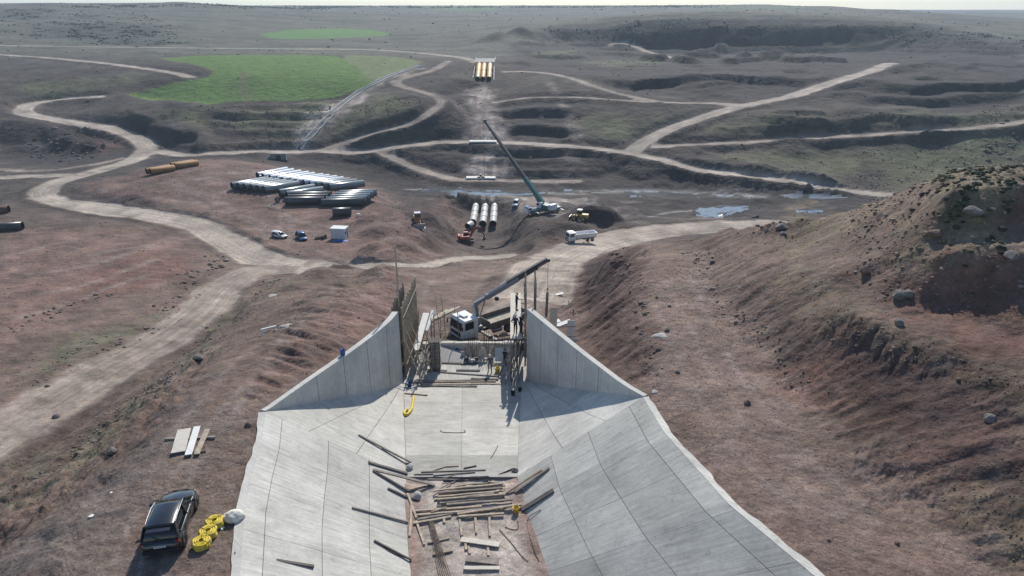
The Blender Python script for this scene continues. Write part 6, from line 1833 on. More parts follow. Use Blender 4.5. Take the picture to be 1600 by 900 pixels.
# ------------------------------------------------------------------ outlet with the ochre pipes on the far slope
A = at(746.5, 126); Cc = at(755, 126); 
pz = [(746.3, 'left'), (754.6, 'middle'), (764, 'right')]
for px, nm in pz:
    a = at(px, 126.5); a = Vector((a.x, a.y, a.z + 1.0)); b_ = Vector((a.x, a.y + 22, a.z + 5.6))
    o = pipe(a, b_, 1.28, 'pipeyellow', '%s ochre pipe of three climbing the far slope to the outlet' % nm, 'ochre pipes on the far slope', flange=True)
top = Vector((Cc.x, Cc.y + 22, Cc.z + 6.8))
o = empty('outlet_structure', top, 0, 'pale concrete outlet chamber above the ochre pipes on the far slope', 'outlet')
mb = MB(); mb.box((0, 1.0, -1.2), (9.8, 2.0, 3.0), CONW); attr_fill(mb.build('headwall', o), .8, (1, 1, 1))
mb = MB(); mb.add([(-4.9, 2, .85), (4.9, 2, .85), (5.4, 20, 1.6), (-5.4, 20, 1.6), (-4.9, 2, .2), (4.9, 2, .2), (5.4, 20, .6), (-5.4, 20, .6)], [(0, 1, 2, 3), (4, 7, 6, 5), (0, 4, 5, 1), (1, 5, 6, 2), (2, 6, 7, 3), (3, 7, 4, 0)], CONW); attr_fill(mb.build('deck', o), .55)
for s in (-1, 1):
    mb = MB(); mb.bar((s * 5.1, 1.5, .3), (s * 5.7, 21, 1.6), .4, 1.2, CONW); attr_fill(mb.build('side_wall', o), .8)
    mb = MB(); mb.bar((s * 5.6, -21, -6.6), (s * 5.3, -1, -1.4), .4, .7, CONW); attr_fill(mb.build('pipe_kerb', o), 1.2)
for k, (px, py) in enumerate(((729, 114), (768, 92), (742, 91), (771, 110), (741, 121), (768.5, 121))):
    q = at(px, py); b = empty('marker_post', q, 0, 'small white marker post beside the ochre pipes', 'post', 'white marker posts at the outlet')
    mb = MB(); mb.tube([(0, 0, -.3), (0, 0, 2.2)], .35, 'plywhite', 8); mb.build('post', b)
# slabs across the trench
for (xa, xb, y0, h, lb) in ((733, 776, 224, .9, 'pale concrete slab where the road crosses the pipe trench'), (728, 774, 281, .8, 'pale concrete slab beyond the creek under a tiny loader')):
    a, b_ = at(xa, y0), at(xb, y0); c = (a + b_) / 2
    mb = MB(); mb.box((0, 1.6, h / 2 + .05), ((b_ - a).length, 3.2, h * .55), CONW, bev=.08)
    o = mb.build('concrete_slab', None, (c.x, c.y, max(a.z, b_.z, c.z))); attr_fill(o, 1.5); tag(o, lb, 'slab')
# culvert under the road
q = at(434, 250)
o = empty('culvert', (q.x, q.y + 1, q.z - .3), 0, 'small grey concrete culvert headwall below the valley road', 'culvert')
mb = MB(); mb.box((-2.6, 0, 1.7), (2.6, .6, 3.4), CONW); mb.box((2.6, 0, 1.7), (2.6, .6, 3.4), CONW); mb.box((0, 0, 2.95), (2.6, .6, .9), CONW); attr_fill(mb.build('headwall', o), .55)
mb = MB(); mb.box((0, .32, 1.25), (2.6, .3, 2.5), 'pipedark'); mb.build('opening_shade', o)  # near-black panel standing in for the shade inside the culvert
for s in (-1, 1):
    mb = MB(); mb.bar((s * 4.0, -.2, 1.4), (s * 5.4, -3.5, .4), .4, 2.4, CONW, h2=.8); attr_fill(mb.build('side_wall', o), .5); o.scale = (.78, .78, .78)
# the flume: two low concrete edges with a channel between, winding down to the road
fl_px = [(661, 103.5), (640, 108), (612, 118), (585, 131), (560, 145), (535, 163), (515, 182), (498, 200), (482, 217), (466, 234)]
C = catmull([tuple(at(*p)) for p in fl_px], 5)
n = len(C)
zc = C[:, 2].copy()
for _ in range(3): zc[1:-1] = .25 * zc[:-2] + .5 * zc[1:-1] + .25 * zc[2:]
flume = empty('concrete_flume', tuple(C[n // 2]), 0, 'pale concrete flume winding down from the green field to the valley road', 'channel')
base = Vector(tuple(C[n // 2]))
def strip(name, prof, tone):
    vs, fs = [], []
    for i in range(n):
        d = C[min(i + 1, n - 1)] - C[max(i - 1, 0)]; d = Vector((d[0], d[1], 0)).normalized(); sx = Vector((d.y, -d.x, 0))
        z0 = max(zc[i], ground(C[i][0], C[i][1]))
        for u, h in prof: vs.append(Vector((C[i][0], C[i][1], z0 + h)) + sx * u - base)
    m_ = len(prof)
    for i in range(n - 1):
        for k in range(m_): fs.append((i * m_ + k, i * m_ + (k + 1) % m_, (i + 1) * m_ + (k + 1) % m_, (i + 1) * m_ + k))
    mb = MB(); mb.add(vs, fs, CONW); attr_fill(mb.build(name, flume), tone)
strip('kerb', [(-1.5, -.5), (-1.5, .45), (-1.15, .45), (-1.05, -.5)], 1.1)
strip('kerb', [(1.05, -.5), (1.15, .45), (1.5, .45), (1.5, -.5)], 1.1)
strip('channel_floor', [(-1.06, -.5), (-1.06, .06), (1.06, .06), (1.06, -.5)], .30)
# ------------------------------------------------------------------ formwork and scaffolding at the open end of the structure
LX, RX = WL[-1].x, WR[-1].x
def panel(name, p, q, z0, z1, label, face, studs, m='wood_grey', ms='wood', cat='formwork'):
    """upright shutter from p to q (plan), with studs on the side given by face"""
    p, q = Vector((*p, 0)), Vector((*q, 0)); d = (q - p); L = d.length; d.normalize(); nrm = Vector((d.y, -d.x, 0)) * face
    b = empty(name, (p.x, p.y, z0), math.atan2(d.y, d.x), label, cat)
    f = face
    mb = MB(); k = 0; x = 0
    while x < L - .02:
        w_ = min(.24, L - x); mb.box((x + w_ / 2, 0, (z1 - z0) / 2 + random.uniform(-.12, .1)), (w_ - .012, .035, z1 - z0), m); x += w_
    mb.build('boarding', b)
    for i in range(studs):
        x = .15 + (L - .3) * i / max(1, studs - 1)
        mb = MB(); mb.box((x, -f * .09, (z1 - z0) / 2 + random.uniform(-.1, .35)), (.10, .12, z1 - z0 + .2), ms); mb.build('stud', b)
    for z in np.linspace(1.2, z1 - z0 - .9, 2):
        mb = MB(); mb.box((L / 2, -f * .20, float(z)), (L * 1.02, .08, .10), 'wood_grey'); mb.build('waler', b)
    return b
panel('wall_shutter', (LX + .05, 56.25), (LX + .3, 63.6), -7.2, -.2, 'tall slatted timber shutter standing at the end of left wing wall', 1, 15, 'wood_grey', 'wood')
panel('wall_shutter', (LX - .75, 56.6), (LX - .6, 62.5), -6.4, -.4, 'dark outer shutter behind the slatted one at left wing wall', -1, 8, 'wood_dark', 'wood_grey')
panel('wall_shutter', (RX - .05, 56.0), (RX + .0, 60.2), -6.0, 1.7, 'narrow dark shutter rising past the end of right wing wall', -1, 4, 'wood_dark', 'wood_grey')
panel('wall_shutter', (RX + .75, 57.5), (RX + .8, 61.5), -6.4, 1.4, 'brown outer shutter just beyond the right wing wall', 1, 4, 'wood', 'wood_grey')
def pole(p, q, label, r=.06, m='wood_grey', group='scaffold poles', name='scaffold_pole'):
    p, q = Vector(p), Vector(q); c = (p + q) / 2
    mb = MB(); mb.tube([p - c, q - c], r, m, 7); return tag(mb.build(name, None, c), label, 'pole', group)
pole((LX - .3, 57.5, -6), (LX - .3, 57.5, 5.4), 'tall lone pole sticking up above the left wing wall', .08, 'wood')
# braces and posts round the left shutter
LB1 = 'scaffold pole in the tangle beside the left shutter'
for x in (LX + .9, LX + 2.0):
    for y in (57.0, 59.2, 61.4, 63.6):
        pole((x + random.uniform(-.06, .06), y, -7.3), (x + random.uniform(-.1, .1), y + random.uniform(-.1, .1), random.uniform(-4.6, -3.4)), LB1, .05, group='poles beside the left shutter')
for k in range(3):
    z = -6.4 + 1.0 * k
    pole((LX + .9, 56.6, z), (LX + .9, 64.0, z + .1), LB1, .045, group='poles beside the left shutter')
    pole((LX + 2.0, 56.6, z), (LX + 2.0, 64.0, z + .1), LB1, .045, group='poles beside the left shutter')
for (a, b_) in (((LX + .15, 56.6, -3.6), (LX + 1.9, 54.6, -7.1)), ((LX + .15, 57.8, -3.2), (LX + 2.2, 55.6, -7.2)), ((LX + .2, 59.4, -3.0), (LX + 2.5, 57.2, -7.2)), ((LX + .9, 57, -7.2), (LX + .9, 61.4, -2.8)), ((LX + 2, 61.4, -7.2), (LX + 2, 57, -2.8))):
    pole(a, b_, 'slanting timber prop under the left shutter', .07, 'wood', group='slanting props under the left shutter', name='prop')
def boardat(p, q, w_, label, m='plywhite', up=(0, 0, 1), th=.05, group=None):
    timber(p, q, w_, th, m, 'board', label, 'board', group, up)
boardat((LX + 1.0, 57.2, -4.9), (LX + 1.35, 63.4, -3.9), .62, 'left of two pale walkway boards beside the left shutter')
boardat((LX + 1.75, 60.4, -4.4), (LX + 2.05, 63.6, -3.7), .34, 'right of two pale walkway boards beside the left shutter')
def ladder(p, q, label, w_=.45):
    p, q = Vector(p), Vector(q); d = q - p; L = d.length
    b = empty('ladder', p, 0, label, 'ladder')
    sx = Vector((1, 0, 0))
    for s in (-1, 1):
        mb = MB(); mb.bar(sx * s * w_ / 2, d + sx * s * w_ / 2, .05, .08, 'wood'); mb.build('rail', b)
    for k in range(1, int(L / .32)):
        c = d * (k * .32 / L); mb = MB(); mb.bar(c - sx * w_ / 2, c + sx * w_ / 2, .04, .05, 'wood'); mb.build('rung', b)
ladder((LX + 1.55, 56.2, -7.1), (LX + 1.5, 57.2, -3.6), 'short wooden ladder beside the column form at left')
ladder((LX + 3.1, 62.6, -6.8), (LX + 2.5, 64.5, -2.4), 'wooden ladder leaning by the left walkway boards', .6)
# column form
b = empty('column_form', (LX + 2.75, 58.0, -7.15), R(5), 'grey square column form standing on the apron at left', 'formwork')
mb = MB(); mb.box((0, 0, 1.45), (.95, .9, 2.9), 'wood_dark'); mb.build('box', b)
for s in (-1, 1):
    for k in range(3):
        mb = MB(); mb.box((s * .30 * k * .5, -.50, 1.45), (.09, .09, 2.95), 'wood_grey'); mb.build('stud', b)
for z in (.4, 1.2, 2.0, 2.7):
    mb = MB(); mb.box((0, 0, z), (1.12, 1.06, .10), 'wood_grey'); mb.build('clamp', b)
# end wall across the apron with boards on it
b = empty('end_wall', ((LX + RX) / 2, 61.7, -7.3), 0, 'low grey concrete wall across the end of apron below the lorry', 'wall')
mb = MB(); mb.box((.3, 0, .35), (RX - LX - 1.6, .6, 1.1), CONW); attr_fill(mb.build('wall', b), 1.1)
for k in range(4):
    x0 = LX + 2.2 + k * 2.35
    boardat((x0, 61.7 + random.uniform(-.05, .1), -6.36), (x0 + 2.3, 61.7 + random.uniform(-.05, .1), -6.36), .42, 'pale board on top of the low end wall', 'ply', group='boards on the low end wall')
for k in range(22):
    x = LX + 5.6 + k * .18 + random.uniform(-.05, .05)
    if random.random() < .75:
        pole((x, 60.9 + random.uniform(-.2, .2), -7.2), (x + random.uniform(-.08, .08), 60.9, -4.9 + random.uniform(-.5, .4)), 'rusty starter bar standing on the apron before the end wall', .022, 'rod', 'starter bars on the apron', 'starter_bar')
# screed ramp, stacks, sacks on the apron
mb = MB(); mb.add([(-2.6, -1.2, 0), (2.2, -1.4, 0), (2.6, 1.1, .05), (-1.4, 1.3, .9), (0, 0, .55), (-2.6, .5, .4)], [(0, 1, 4), (1, 2, 4), (2, 3, 4), (3, 5, 4), (5, 0, 4)], 'limewash', True)
tag(mb.build('sand_heap', None, (LX + 3.6, 60.2, -7.32)), 'pale sloping heap of sand on the apron beside the column form', 'heap')
for k in range(14):
    x = LX + 5.2 + .22 * k + random.uniform(-.1, .1); y = 60.3 + random.uniform(-.4, .3)
    timber((x, y, -7.28), (x + random.uniform(-.35, .35), y + random.uniform(-.1, .7), -6.5 + random.uniform(-.2, .5)), random.uniform(.16, .34), .05, random.choice(('ply', 'wood', 'ply', 'wood_grey')), 'board', 'short pale offcut leaning in the huddle at the middle of the apron', 'board', 'offcuts huddled on the apron', (0, -1, 0))
for k in range(4):
    mb = MB(); mb.box((0, 0, .12 + .16 * (k % 2)), (.62, .38, .2), 'ply', bev=.08)
    tag(mb.build('cement_bag', None, (LX + 5.7 + .55 * k, 59.3 + random.uniform(-.15, .15), -7.3), (random.uniform(-.1, .1), random.uniform(-.1, .1), random.uniform(-.9, .9))), 'pale cement bag lying before the huddle of offcuts on apron', 'sack', 'cement bags on the apron')
for k, lb in ((0, 'left of two pale panels leaning on apron beside a worker'), (1, 'right of two pale panels leaning on apron beside a worker')):
    boardat((RX - 2.6 + k * .85, 59.2, -7.2), (RX - 2.6 + k * .85, 60.0, -6.1), .78, lb, 'plywhite', (0, -1, 0))
for k, (x, m_, lb) in enumerate(((LX + 4.55, 'blueplastic', 'blue jerrycan at foot of the end wall'), (LX + 5.6, 'chassis', 'dark barrow tub by the cement bags, left one'), (LX + 6.6, 'chassis', 'dark barrow tub by the cement bags, right one'))):
    mb = MB(); mb.box((0, 0, .25), (.5, .4, .5), m_, bev=.1, taper=.8); tag(mb.build('jerrycan' if k == 0 else 'mortar_tub', None, (x, 59.3 if k else 61.2, -7.3)), lb, 'can' if k == 0 else 'tub')
# right hand tangle
for k in range(16):
    x = RX - random.uniform(.3, 1.7); y = random.uniform(55.2, 61)
    pole((x, y, -7.2), (x + random.uniform(-.5, .5), y + random.uniform(-.6, .6), random.uniform(-4.6, -2.8)), 'scaffold pole in the tangle beside the right wing wall', .05, random.choice(['wood_grey', 'wood_dark', 'wood']), 'poles beside the right wing wall')
for (a, b_) in (((RX - 2.4, 55.0, -7.1), (RX - .3, 57.5, -3.2)), ((RX - 2.0, 54.6, -7.1), (RX - .3, 56.6, -3.4)), ((RX - 2.6, 56.4, -7.2), (RX - .3, 59, -3.0)), ((RX - 1.2, 54.2, -7.0), (RX - .2, 55.9, -4.2))):
    pole(a, b_, 'slanting timber prop against the right wing wall', .08, 'wood_grey', 'slanting props at the right wing wall', 'prop')
WKZ = -2.75
for k, lb in ((0, 'outer'), (1, 'inner')):
    boardat((RX - 1.25 + k * .55, 55.4, WKZ - .03), (RX - 1.25 + k * .55, 66.0, WKZ - .03), .5, '%s pale walkway board carrying workers beside the right wing wall' % lb, 'ply')
for y in (55.8, 58.4, 61, 63.6):
    pole((RX - 1.5, y, WKZ - .12), (RX + .0, y, WKZ - .12), 'cross bearer under the walkway beside the right wing wall', .06, 'wood', 'bearers under the right walkway', 'bearer')
    pole((RX - 1.45, y, -7.3), (RX - 1.45, y, WKZ - .1), 'standard holding up the right walkway', .06, 'wood_grey', 'standards under the right walkway')
# shutters and boards outside the right wall, post hanging on the crane
ox = RX + 1.0
for k, (x, y, w_, z0, z1, m_) in enumerate(((.2, 57.6, .8, -6.0, -2.0, 'plywhite'), (1.5, 59.2, .75, -6.2, -1.8, 'ply'), (3.1, 58.0, .7, -6.4, -2.6, 'plywhite'), (3.4, 57.0, .7, -6.5, -4.0, 'plywhite'))):
    timber((ox + x, y, z0), (ox + x + .2, y + .9, z1), w_, .05, m_, 'board', 'pale upright board of the outer formwork beyond right wing wall, number differs by height' if False else ('tall pale board leaning outside right wing wall near its end', 'ochre board leaning outside right wing wall', 'pale board leaning outside right wing wall beside the hanging post', 'short pale board leaning outside right wing wall, lowest of four')[k], 'board', None, (0, -1, 0))
for z in (-4.6, -3.6, -2.6):
    pole((ox - .1, 57.3, z), (ox + 3.6, 57.6, z), 'rail across the boards outside the right wing wall', .06, 'wood_grey', 'rails outside the right wing wall', 'rail')
for k, (x, y) in enumerate(((.6, 63.5), (2.2, 64.5), (1.2, 66))):
    timber((ox + x, y, ground(ox + x, y) + .15), (ox + x + 1.6, y + .5, ground(ox + x + 1.6, y + .5) + .15), .7, .06, 'plywhite', 'board', 'pale board lying on soil behind the right wing wall', 'board', 'boards lying behind the right wing wall')
hp = Matrix.Translation(org) @ Matrix.Rotation(head, 4, 'Z') @ (tip + Vector((.05, 0, -3.75)))
timber((hp.x, hp.y, hp.z), (hp.x - .1, hp.y - .1, hp.z - 3.0), .28, .24, 'wood_grey', 'hanging_post', 'square grey post hanging upright from the lorry crane hook', 'post', None, (0, 1, 0))
p = at(874, 461); timber(p + Vector((-.55, -.1, .08)), p + Vector((.55, .1, .30)), .62, .05, 'plywhite', 'board', 'single white board lying on the red slope right of the structure', 'board')
pw = at(905, 497); pq = at(888, 470); timber(pw + Vector((0, 0, .06)), pq + Vector((0, 0, .06)), .09, .06, 'wood_dark', 'batten', 'thin dark batten lying on the red slope right of the structure', 'batten')
# lumber left of the lorry
for k in range(7):
    a = at(664 + k * 3.0 + random.uniform(-2, 2), 508 - k * 1.6); b_ = at(694 + k * 3.6 + random.uniform(-3, 3), 487 - k * 1.2)
    timber(a + Vector((0, 0, .06 + .05 * (k % 2))), b_ + Vector((0, 0, .06 + .05 * (k % 2))), random.choice((.18, .26)), .06, random.choice(('ply', 'wood', 'ply')), 'plank', 'fresh pale plank in the spread left of the lorry cab', 'plank', 'planks left of the lorry')
for k in range(5):
    x, y = LX + random.uniform(2.6, 4.6), random.uniform(62.5, 67)
    pole((x, y, ground(x, y)), (x + random.uniform(-.1, .1), y, ground(x, y) + random.uniform(2.2, 3.4)), 'thin scaffold standard on soil left of the lorry cab', .04, 'wood_grey', 'standards left of the lorry')
for z in (-4.9, -5.9): pole((LX + 2.6, 64.5, z), (LX + 5.2, 64.7, z), 'thin rail between the standards left of the lorry', .035, 'wood_grey', 'rails left of the lorry')
mb = MB(); mb.add([(-.45, -.2, .0), (.3, -.25, .02), (.5, .15, .05), (.05, .3, .3), (-.4, .2, .1), (0, 0, .22)], [(0, 1, 5), (1, 2, 5), (2, 3, 5), (3, 4, 5), (4, 0, 5)], 'rust')
tag(mb.build('rag', None, hit(845, 597)[0]), 'brown rag at the foot of the right wing wall', 'rag')
p = hit(*z8(690, 425))[0]; mb = MB(); mb.tube([Vector(v) for v in catmull([(-.8, -.4, .04), (-.3, -.1, .06), (.2, .25, .05), (.5, .1, .06), (.4, -.15, .06), (.1, -.05, .07), (.35, .2, .06)], 5)], .05, 'ink', 7)
tag(mb.build('cable', None, p), 'short curled black cable on right edge of the chute floor', 'cable')
# ------------------------------------------------------------------ people
def person(loc, rz, label, top, legs, hat=None, arms=None, stride=.0, lean=0.0, k=1.0, group=None, bend=0.0, vest=None):
    V, E, RAD = [], [], []
    def v(p, r, par=None):
        V.append(Vector(p)); RAD.append(r); i = len(V) - 1
        if par is not None: E.append((par, i))
        return i
    def tors(p):                                # lean the upper body forward about the hips
        p = Vector(p); d = p - Vector((0, 0, .95)); c, s = math.cos(lean), math.sin(lean)
        return Vector((d.x * c + d.z * s, d.y, d.z * c - d.x * s)) + Vector((0, 0, .95))
    pel = v((0, 0, .96), (.15, .115))
    sp = v(tors((0, 0, 1.14)), (.145, .105), pel); ch = v(tors((.0, 0, 1.33)), (.165, .115), sp)
    nk = v(tors((.01, 0, 1.50)), (.055, .055), ch); hd = v(tors((.03, 0, 1.60)), (.078, .088), nk); tp = v(tors((.025, 0, 1.70)), (.075, .085), hd)
    v(tors((.135, 0, 1.615)), (.014, .014), hd)
    tips = []
    for s in (-1, 1):
        A = (arms or {}).get(s, ((.02, .26, 1.14), (.12, .25, .90)))
        sh = v(tors((0, s * .185, 1.41)), (.066, .066), ch)
        e0, w0 = A
        el = v(tors((e0[0], s * e0[1], e0[2])), (.046, .046), sh)
        wr = v(tors((w0[0], s * w0[1], w0[2])), (.030, .030), el)
        d = (V[wr] - V[el]).normalized()
        pa = v(V[wr] + d * .07, (.036, .022), wr); tips.append(V[pa].copy())
        side = Vector((1, 0, 0)) if abs(d.x) < .7 else Vector((0, 0, 1))
        side = (side - d * side.dot(d)).normalized(); nr = d.cross(side) * s
        for q, L in ((-.028, .062), (-.009, .075), (.010, .070), (.028, .055)):
            b = v(V[pa] + d * .045 + side * q, (.0095, .0095), pa)
            m = v(V[b] + d * L * .55 - nr * .012, (.009, .009), b); v(V[m] + d * L * .40 - nr * .026, (.0075, .0075), m)
        t = v(V[pa] + side * .042 + d * .01, (.011, .011), pa); v(V[t] + side * .022 + d * .04 - nr * .01, (.009, .009), t)
        st = stride * s
        hp_ = v((0, s * .09, .90), (.098, .098), pel)
        kn = v((.03 + st * .5 + bend * .1, s * .11, .50), (.062, .066), hp_)
        an = v((st, s * .12, .10), (.044, .044), kn)
        hl = v((st + .02, s * .12, .045), (.042, .045), an)
        v((st + .19, s * .135, .035), (.038, .034), hl)
    me = bpy.data.meshes.new('person'); me.from_pydata([tuple(x) for x in V], E, [])
    o = bpy.data.objects.new('person', me); COL.objects.link(o)
    md = o.modifiers.new('skin', 'SKIN')
    sv = me.skin_vertices[0].data
    for i, r in enumerate(RAD): sv[i].radius = r
    sv[0].use_root = True
    ss = o.modifiers.new('sub', 'SUBSURF'); ss.levels = 2; ss.render_levels = 2
    bpy.context.view_layer.update()
    ev = o.evaluated_get(bpy.context.evaluated_depsgraph_get())
    me2 = bpy.data.meshes.new_from_object(ev)
    o.modifiers.clear(); o.data = me2
    me2.materials.clear()
    for m in ('skin', top, legs, 'ink', vest or top): me2.materials.append(M[m])
    neck = V[nk].z - .015; hnd = tips
    idx = []
    for f in me2.polygons:
        c = f.center
        if min((c - h).length for h in hnd) < .135: i = 0
        elif c.z > neck and (c - V[hd]).length < .26: i = 0
        elif c.z < .13: i = 3
        elif c.z < .93 and (abs(c.y) < .21 or c.z < .8): i = 2
        elif vest and abs(c.y) < .2: i = 4
        else: i = 1
        idx.append(i)
    me2.polygons.foreach_set('material_index', idx)
    me2.polygons.foreach_set('use_smooth', [True] * len(idx))
    o.location = loc; o.rotation_euler = (0, 0, rz); o.scale = (k, k, k)
    tag(o, label, 'person', group)
    hc = V[tp]; Th = Matrix.Translation(hc) @ Matrix.Rotation(lean, 4, 'Y')
    mb = MB()
    if hat:
        mb.lathe([(.135, -.012), (.125, .0), (.118, .03), (.10, .09), (.06, .125), (.001, .135)], hat, 16, Th); mb.add([(.09, -.08, .0), (.19, -.05, -.015), (.19, .05, -.015), (.09, .08, .0)], [(0, 1, 2, 3)], hat, False, Th)
        mb.build('helmet', o)
    else:
        mb.lathe([(.098, -.06), (.105, -.01), (.10, .04), (.07, .085), (.001, .10)], 'hair', 14, Th @ Matrix.Translation((-.018, 0, 0))); mb.build('hair', o)
    mb = MB()
    for s in (-1, 1): mb.lathe([(.001, -.011), (.011, 0), (.001, .011)], 'ink', 8, Matrix.Translation(tors((.112, s * .032, 1.645))))
    mb.build('eyes', o)
    mb = MB()
    for s in (-1, 1): mb.lathe([(.001, -.03), (.016, 0), (.001, .03)], 'skin', 8, Matrix.Translation(tors((.02, s * .086, 1.625))))
    mb.box(tuple(tors((.116, 0, 1.568))), (.012, .05, .012), 'redstone'); mb.build('face', o)
    return o
HANG = ((.02, .25, 1.14), (.10, .27, .90))
FWD = ((.12, .25, 1.18), (.36, .20, 1.16)); OUT = ((.10, .32, 1.30), (.22, .52, 1.34)); HIP = ((-.08, .36, 1.16), (.04, .22, 1.0))
person(onz(807, 485, WKZ), R(20), 'worker in dark clothes reaching for the shutter, rearmost on right walkway', 'blackcloth', 'blackcloth', 'hatyellow', {-1: FWD, 1: HANG}, .05, .05, 1.06)
person(onz(805.4, 521, WKZ), R(80), 'worker in navy with white helmet, left of two on right walkway', 'navy', 'blackcloth', 'hatwhite', {-1: HANG, 1: HIP}, .06, .1, 1.06)
person(onz(813.2, 520, WKZ), R(35), 'worker in black reaching up, right of two on right walkway', 'blackcloth', 'navy', 'hatwhite', {-1: FWD, 1: FWD}, .04, .12, 1.06)
p = hit(765.5, 581)[0]; person(p, R(-75), 'worker in grey clothes walking on the apron slab', 'greycloth', 'greycloth', 'hatwhite', {-1: HANG, 1: HIP}, .14, .06, 1.05)
p = hit(789, 572)[0]; person(p, R(70), 'worker in dark navy standing on the apron near right wall props', 'navy', 'navy', None, {-1: HANG, 1: FWD}, .05, .04, 1.06)
p = at(462.5, 371.5); person(p, R(-10), 'man in black bending over beside the small blue car', 'blackcloth', 'blackcloth', None, {-1: FWD, 1: FWD}, .12, .55, 1.05)

# ------------------------------------------------------------------ loose stones, shrubs
def ico():
    bm = bmesh.new(); bmesh.ops.create_icosphere(bm, subdivisions=1, radius=1)
    v = np.array([tuple(x.co) for x in bm.verts]); f = np.array([[q.index for q in x.verts] for x in bm.faces]); bm.free(); return v, f
def ico2():
    bm = bmesh.new(); bmesh.ops.create_icosphere(bm, subdivisions=2, radius=1)
    v = np.array([tuple(x.co) for x in bm.verts]); f = np.array([[q.index for q in x.verts] for x in bm.faces]); bm.free(); return v, f
IV, IF = ico()
def scatter(name, W_, n, smin, smax, colfn, squash=(.45, .8), px=(1.0, 4.0), power=2.2, jag=.28):
    """n stones on the land, more where W_ is large; sizes in metres"""
    w_ = (W_ * (GY > 14) * (GY < 3600)).ravel().astype(np.float64)
    w_[:] = np.where(facemask.ravel(), w_, 0)
    if w_.sum() <= 0: return
    cdf = np.cumsum(w_); k = np.searchsorted(cdf, rng.uniform(0, cdf[-1], n))
    y = GY.ravel()[k] * np.exp(rng.uniform(-.5, .5, n) * DB); a = GA.ravel()[k] + rng.uniform(-.5, .5, n) * DA
    x = a * y; z = GZ.ravel()[k]
    j = np.clip(((a - A0) / DA), 0, NA - 1.01); i = np.clip((np.log(y) - B0) / DB, 0, NB - 1.01)
    i0, j0 = i.astype(int), j.astype(int); fi, fj = i - i0, j - j0
    z = (GZ[i0, j0] * (1 - fj) + GZ[i0, j0 + 1] * fj) * (1 - fi) + (GZ[i0 + 1, j0] * (1 - fj) + GZ[i0 + 1, j0 + 1] * fj) * fi
    u = rng.uniform(0, 1, n) ** power
    pxs = px[0] + (px[1] - px[0]) * u                      # size grows with distance only between the two limits
    s = np.clip(pxs * y / 1067.0 * .5, smin, smax) * rng.uniform(.8, 1.2, n)
    V = np.repeat(IV[None], n, 0) * (1 + rng.uniform(-jag, jag, (n, len(IV), 1)))
    sc = np.stack([s * rng.uniform(.7, 1.4, n), s * rng.uniform(.7, 1.4, n), s * rng.uniform(*squash, n)], 1)
    V = V * sc[:, None]
    t = rng.uniform(0, 6.28, n); c_, s_ = np.cos(t)[:, None], np.sin(t)[:, None]
    X = V[..., 0] * c_ - V[..., 1] * s_; Y = V[..., 0] * s_ + V[..., 1] * c_
    V = np.stack([X + x[:, None], Y + y[:, None], V[..., 2] + (z + sc[:, 2] * .25)[:, None]], -1).reshape(-1, 3)
    F = (IF[None] + (np.arange(n) * len(IV))[:, None, None]).reshape(-1, 3)
    base = CG.reshape(-1, 3)[k]
    col = colfn(base, n)
    col = np.concatenate([np.repeat(col, len(IV), 0), np.ones((n * len(IV), 1))], 1).astype(np.float32)
    me = bpy.data.meshes.new(name); nf = len(F)
    me.vertices.add(len(V)); me.loops.add(nf * 3); me.polygons.add(nf)
    me.vertices.foreach_set('co', V.astype(np.float32).ravel()); me.loops.foreach_set('vertex_index', F.astype(np.int32).ravel())
    me.polygons.foreach_set('loop_start', np.arange(0, nf * 3, 3, dtype=np.int32)); me.materials.append(SOIL)
    me.update(calc_edges=True)
    a_ = me.attributes.new('Col', 'FLOAT_COLOR', 'POINT'); a_.data.foreach_set('color', col.ravel())
    me.attributes.new('Across', 'FLOAT', 'POINT'); a_ = me.attributes.new('Road', 'FLOAT', 'POINT'); a_.data.foreach_set('value', np.full(len(V), .5, np.float32))
    o = bpy.data.objects.new(name, me); COL.objects.link(o); tag(o, kind='stuff')
facemask = np.ones(GZ.shape, bool); facemask[:nr] = ~(inF | (dAll < .5))
notroad = np.clip(sstep(0.0, 1.5, EDGE), 0, 1)
def pline(pts_px, wpx):
    """band of given half width (in the x/y, ln y map) along a line"""
    Q = catmull([dom(*p) for p in pts_px], 4); dd = np.full(GZ.shape, 9.0)
    for (x0, y0), (x1, y1) in zip(Q[:-1], Q[1:]):
        pad = wpx * 3
        j0 = max(int((min(x0, x1) - pad - A0) / DA), 0); j1 = int((max(x0, x1) + pad - A0) / DA) + 2
        i0 = max(int((min(y0, y1) - pad - B0) / DB), 0); i1 = int((max(y0, y1) + pad - B0) / DB) + 2
        A, B = GA[i0:i1, j0:j1], GB[i0:i1, j0:j1]; ex, ey = x1 - x0, y1 - y0
        t = np.clip(((A - x0) * ex + (B - y0) * ey) / (ex * ex + ey * ey + 1e-12), 0, 1)
        dd[i0:i1, j0:j1] = np.minimum(dd[i0:i1, j0:j1], np.hypot(A - x0 - t * ex, B - y0 - t * ey))
    return np.exp(-(dd / wpx) ** 2)
ROWS = np.maximum.reduce([pline([(8, 768), (60, 742), (115, 712), (175, 648), (225, 612), (270, 585), (330, 515)], .016), pline([(60, 600), (120, 572), (190, 540), (245, 512), (262, 498)], .014),
   pline([(10, 522), (60, 498), (110, 478), (165, 462)], .010), pline([(290, 425), (310, 440), (280, 470), (255, 482)], .018), pline([(340, 400), (330, 440), (300, 470)], .012),
   pline([(1090, 395), (1110, 450), (1180, 520), (1260, 610)], .014), pline([(1300, 500), (1400, 540), (1500, 575), (1600, 600)], .012), pline([(1200, 355), (1235, 345)], .02), pline([(960, 395), (1000, 470), (1020, 600)], .01)])
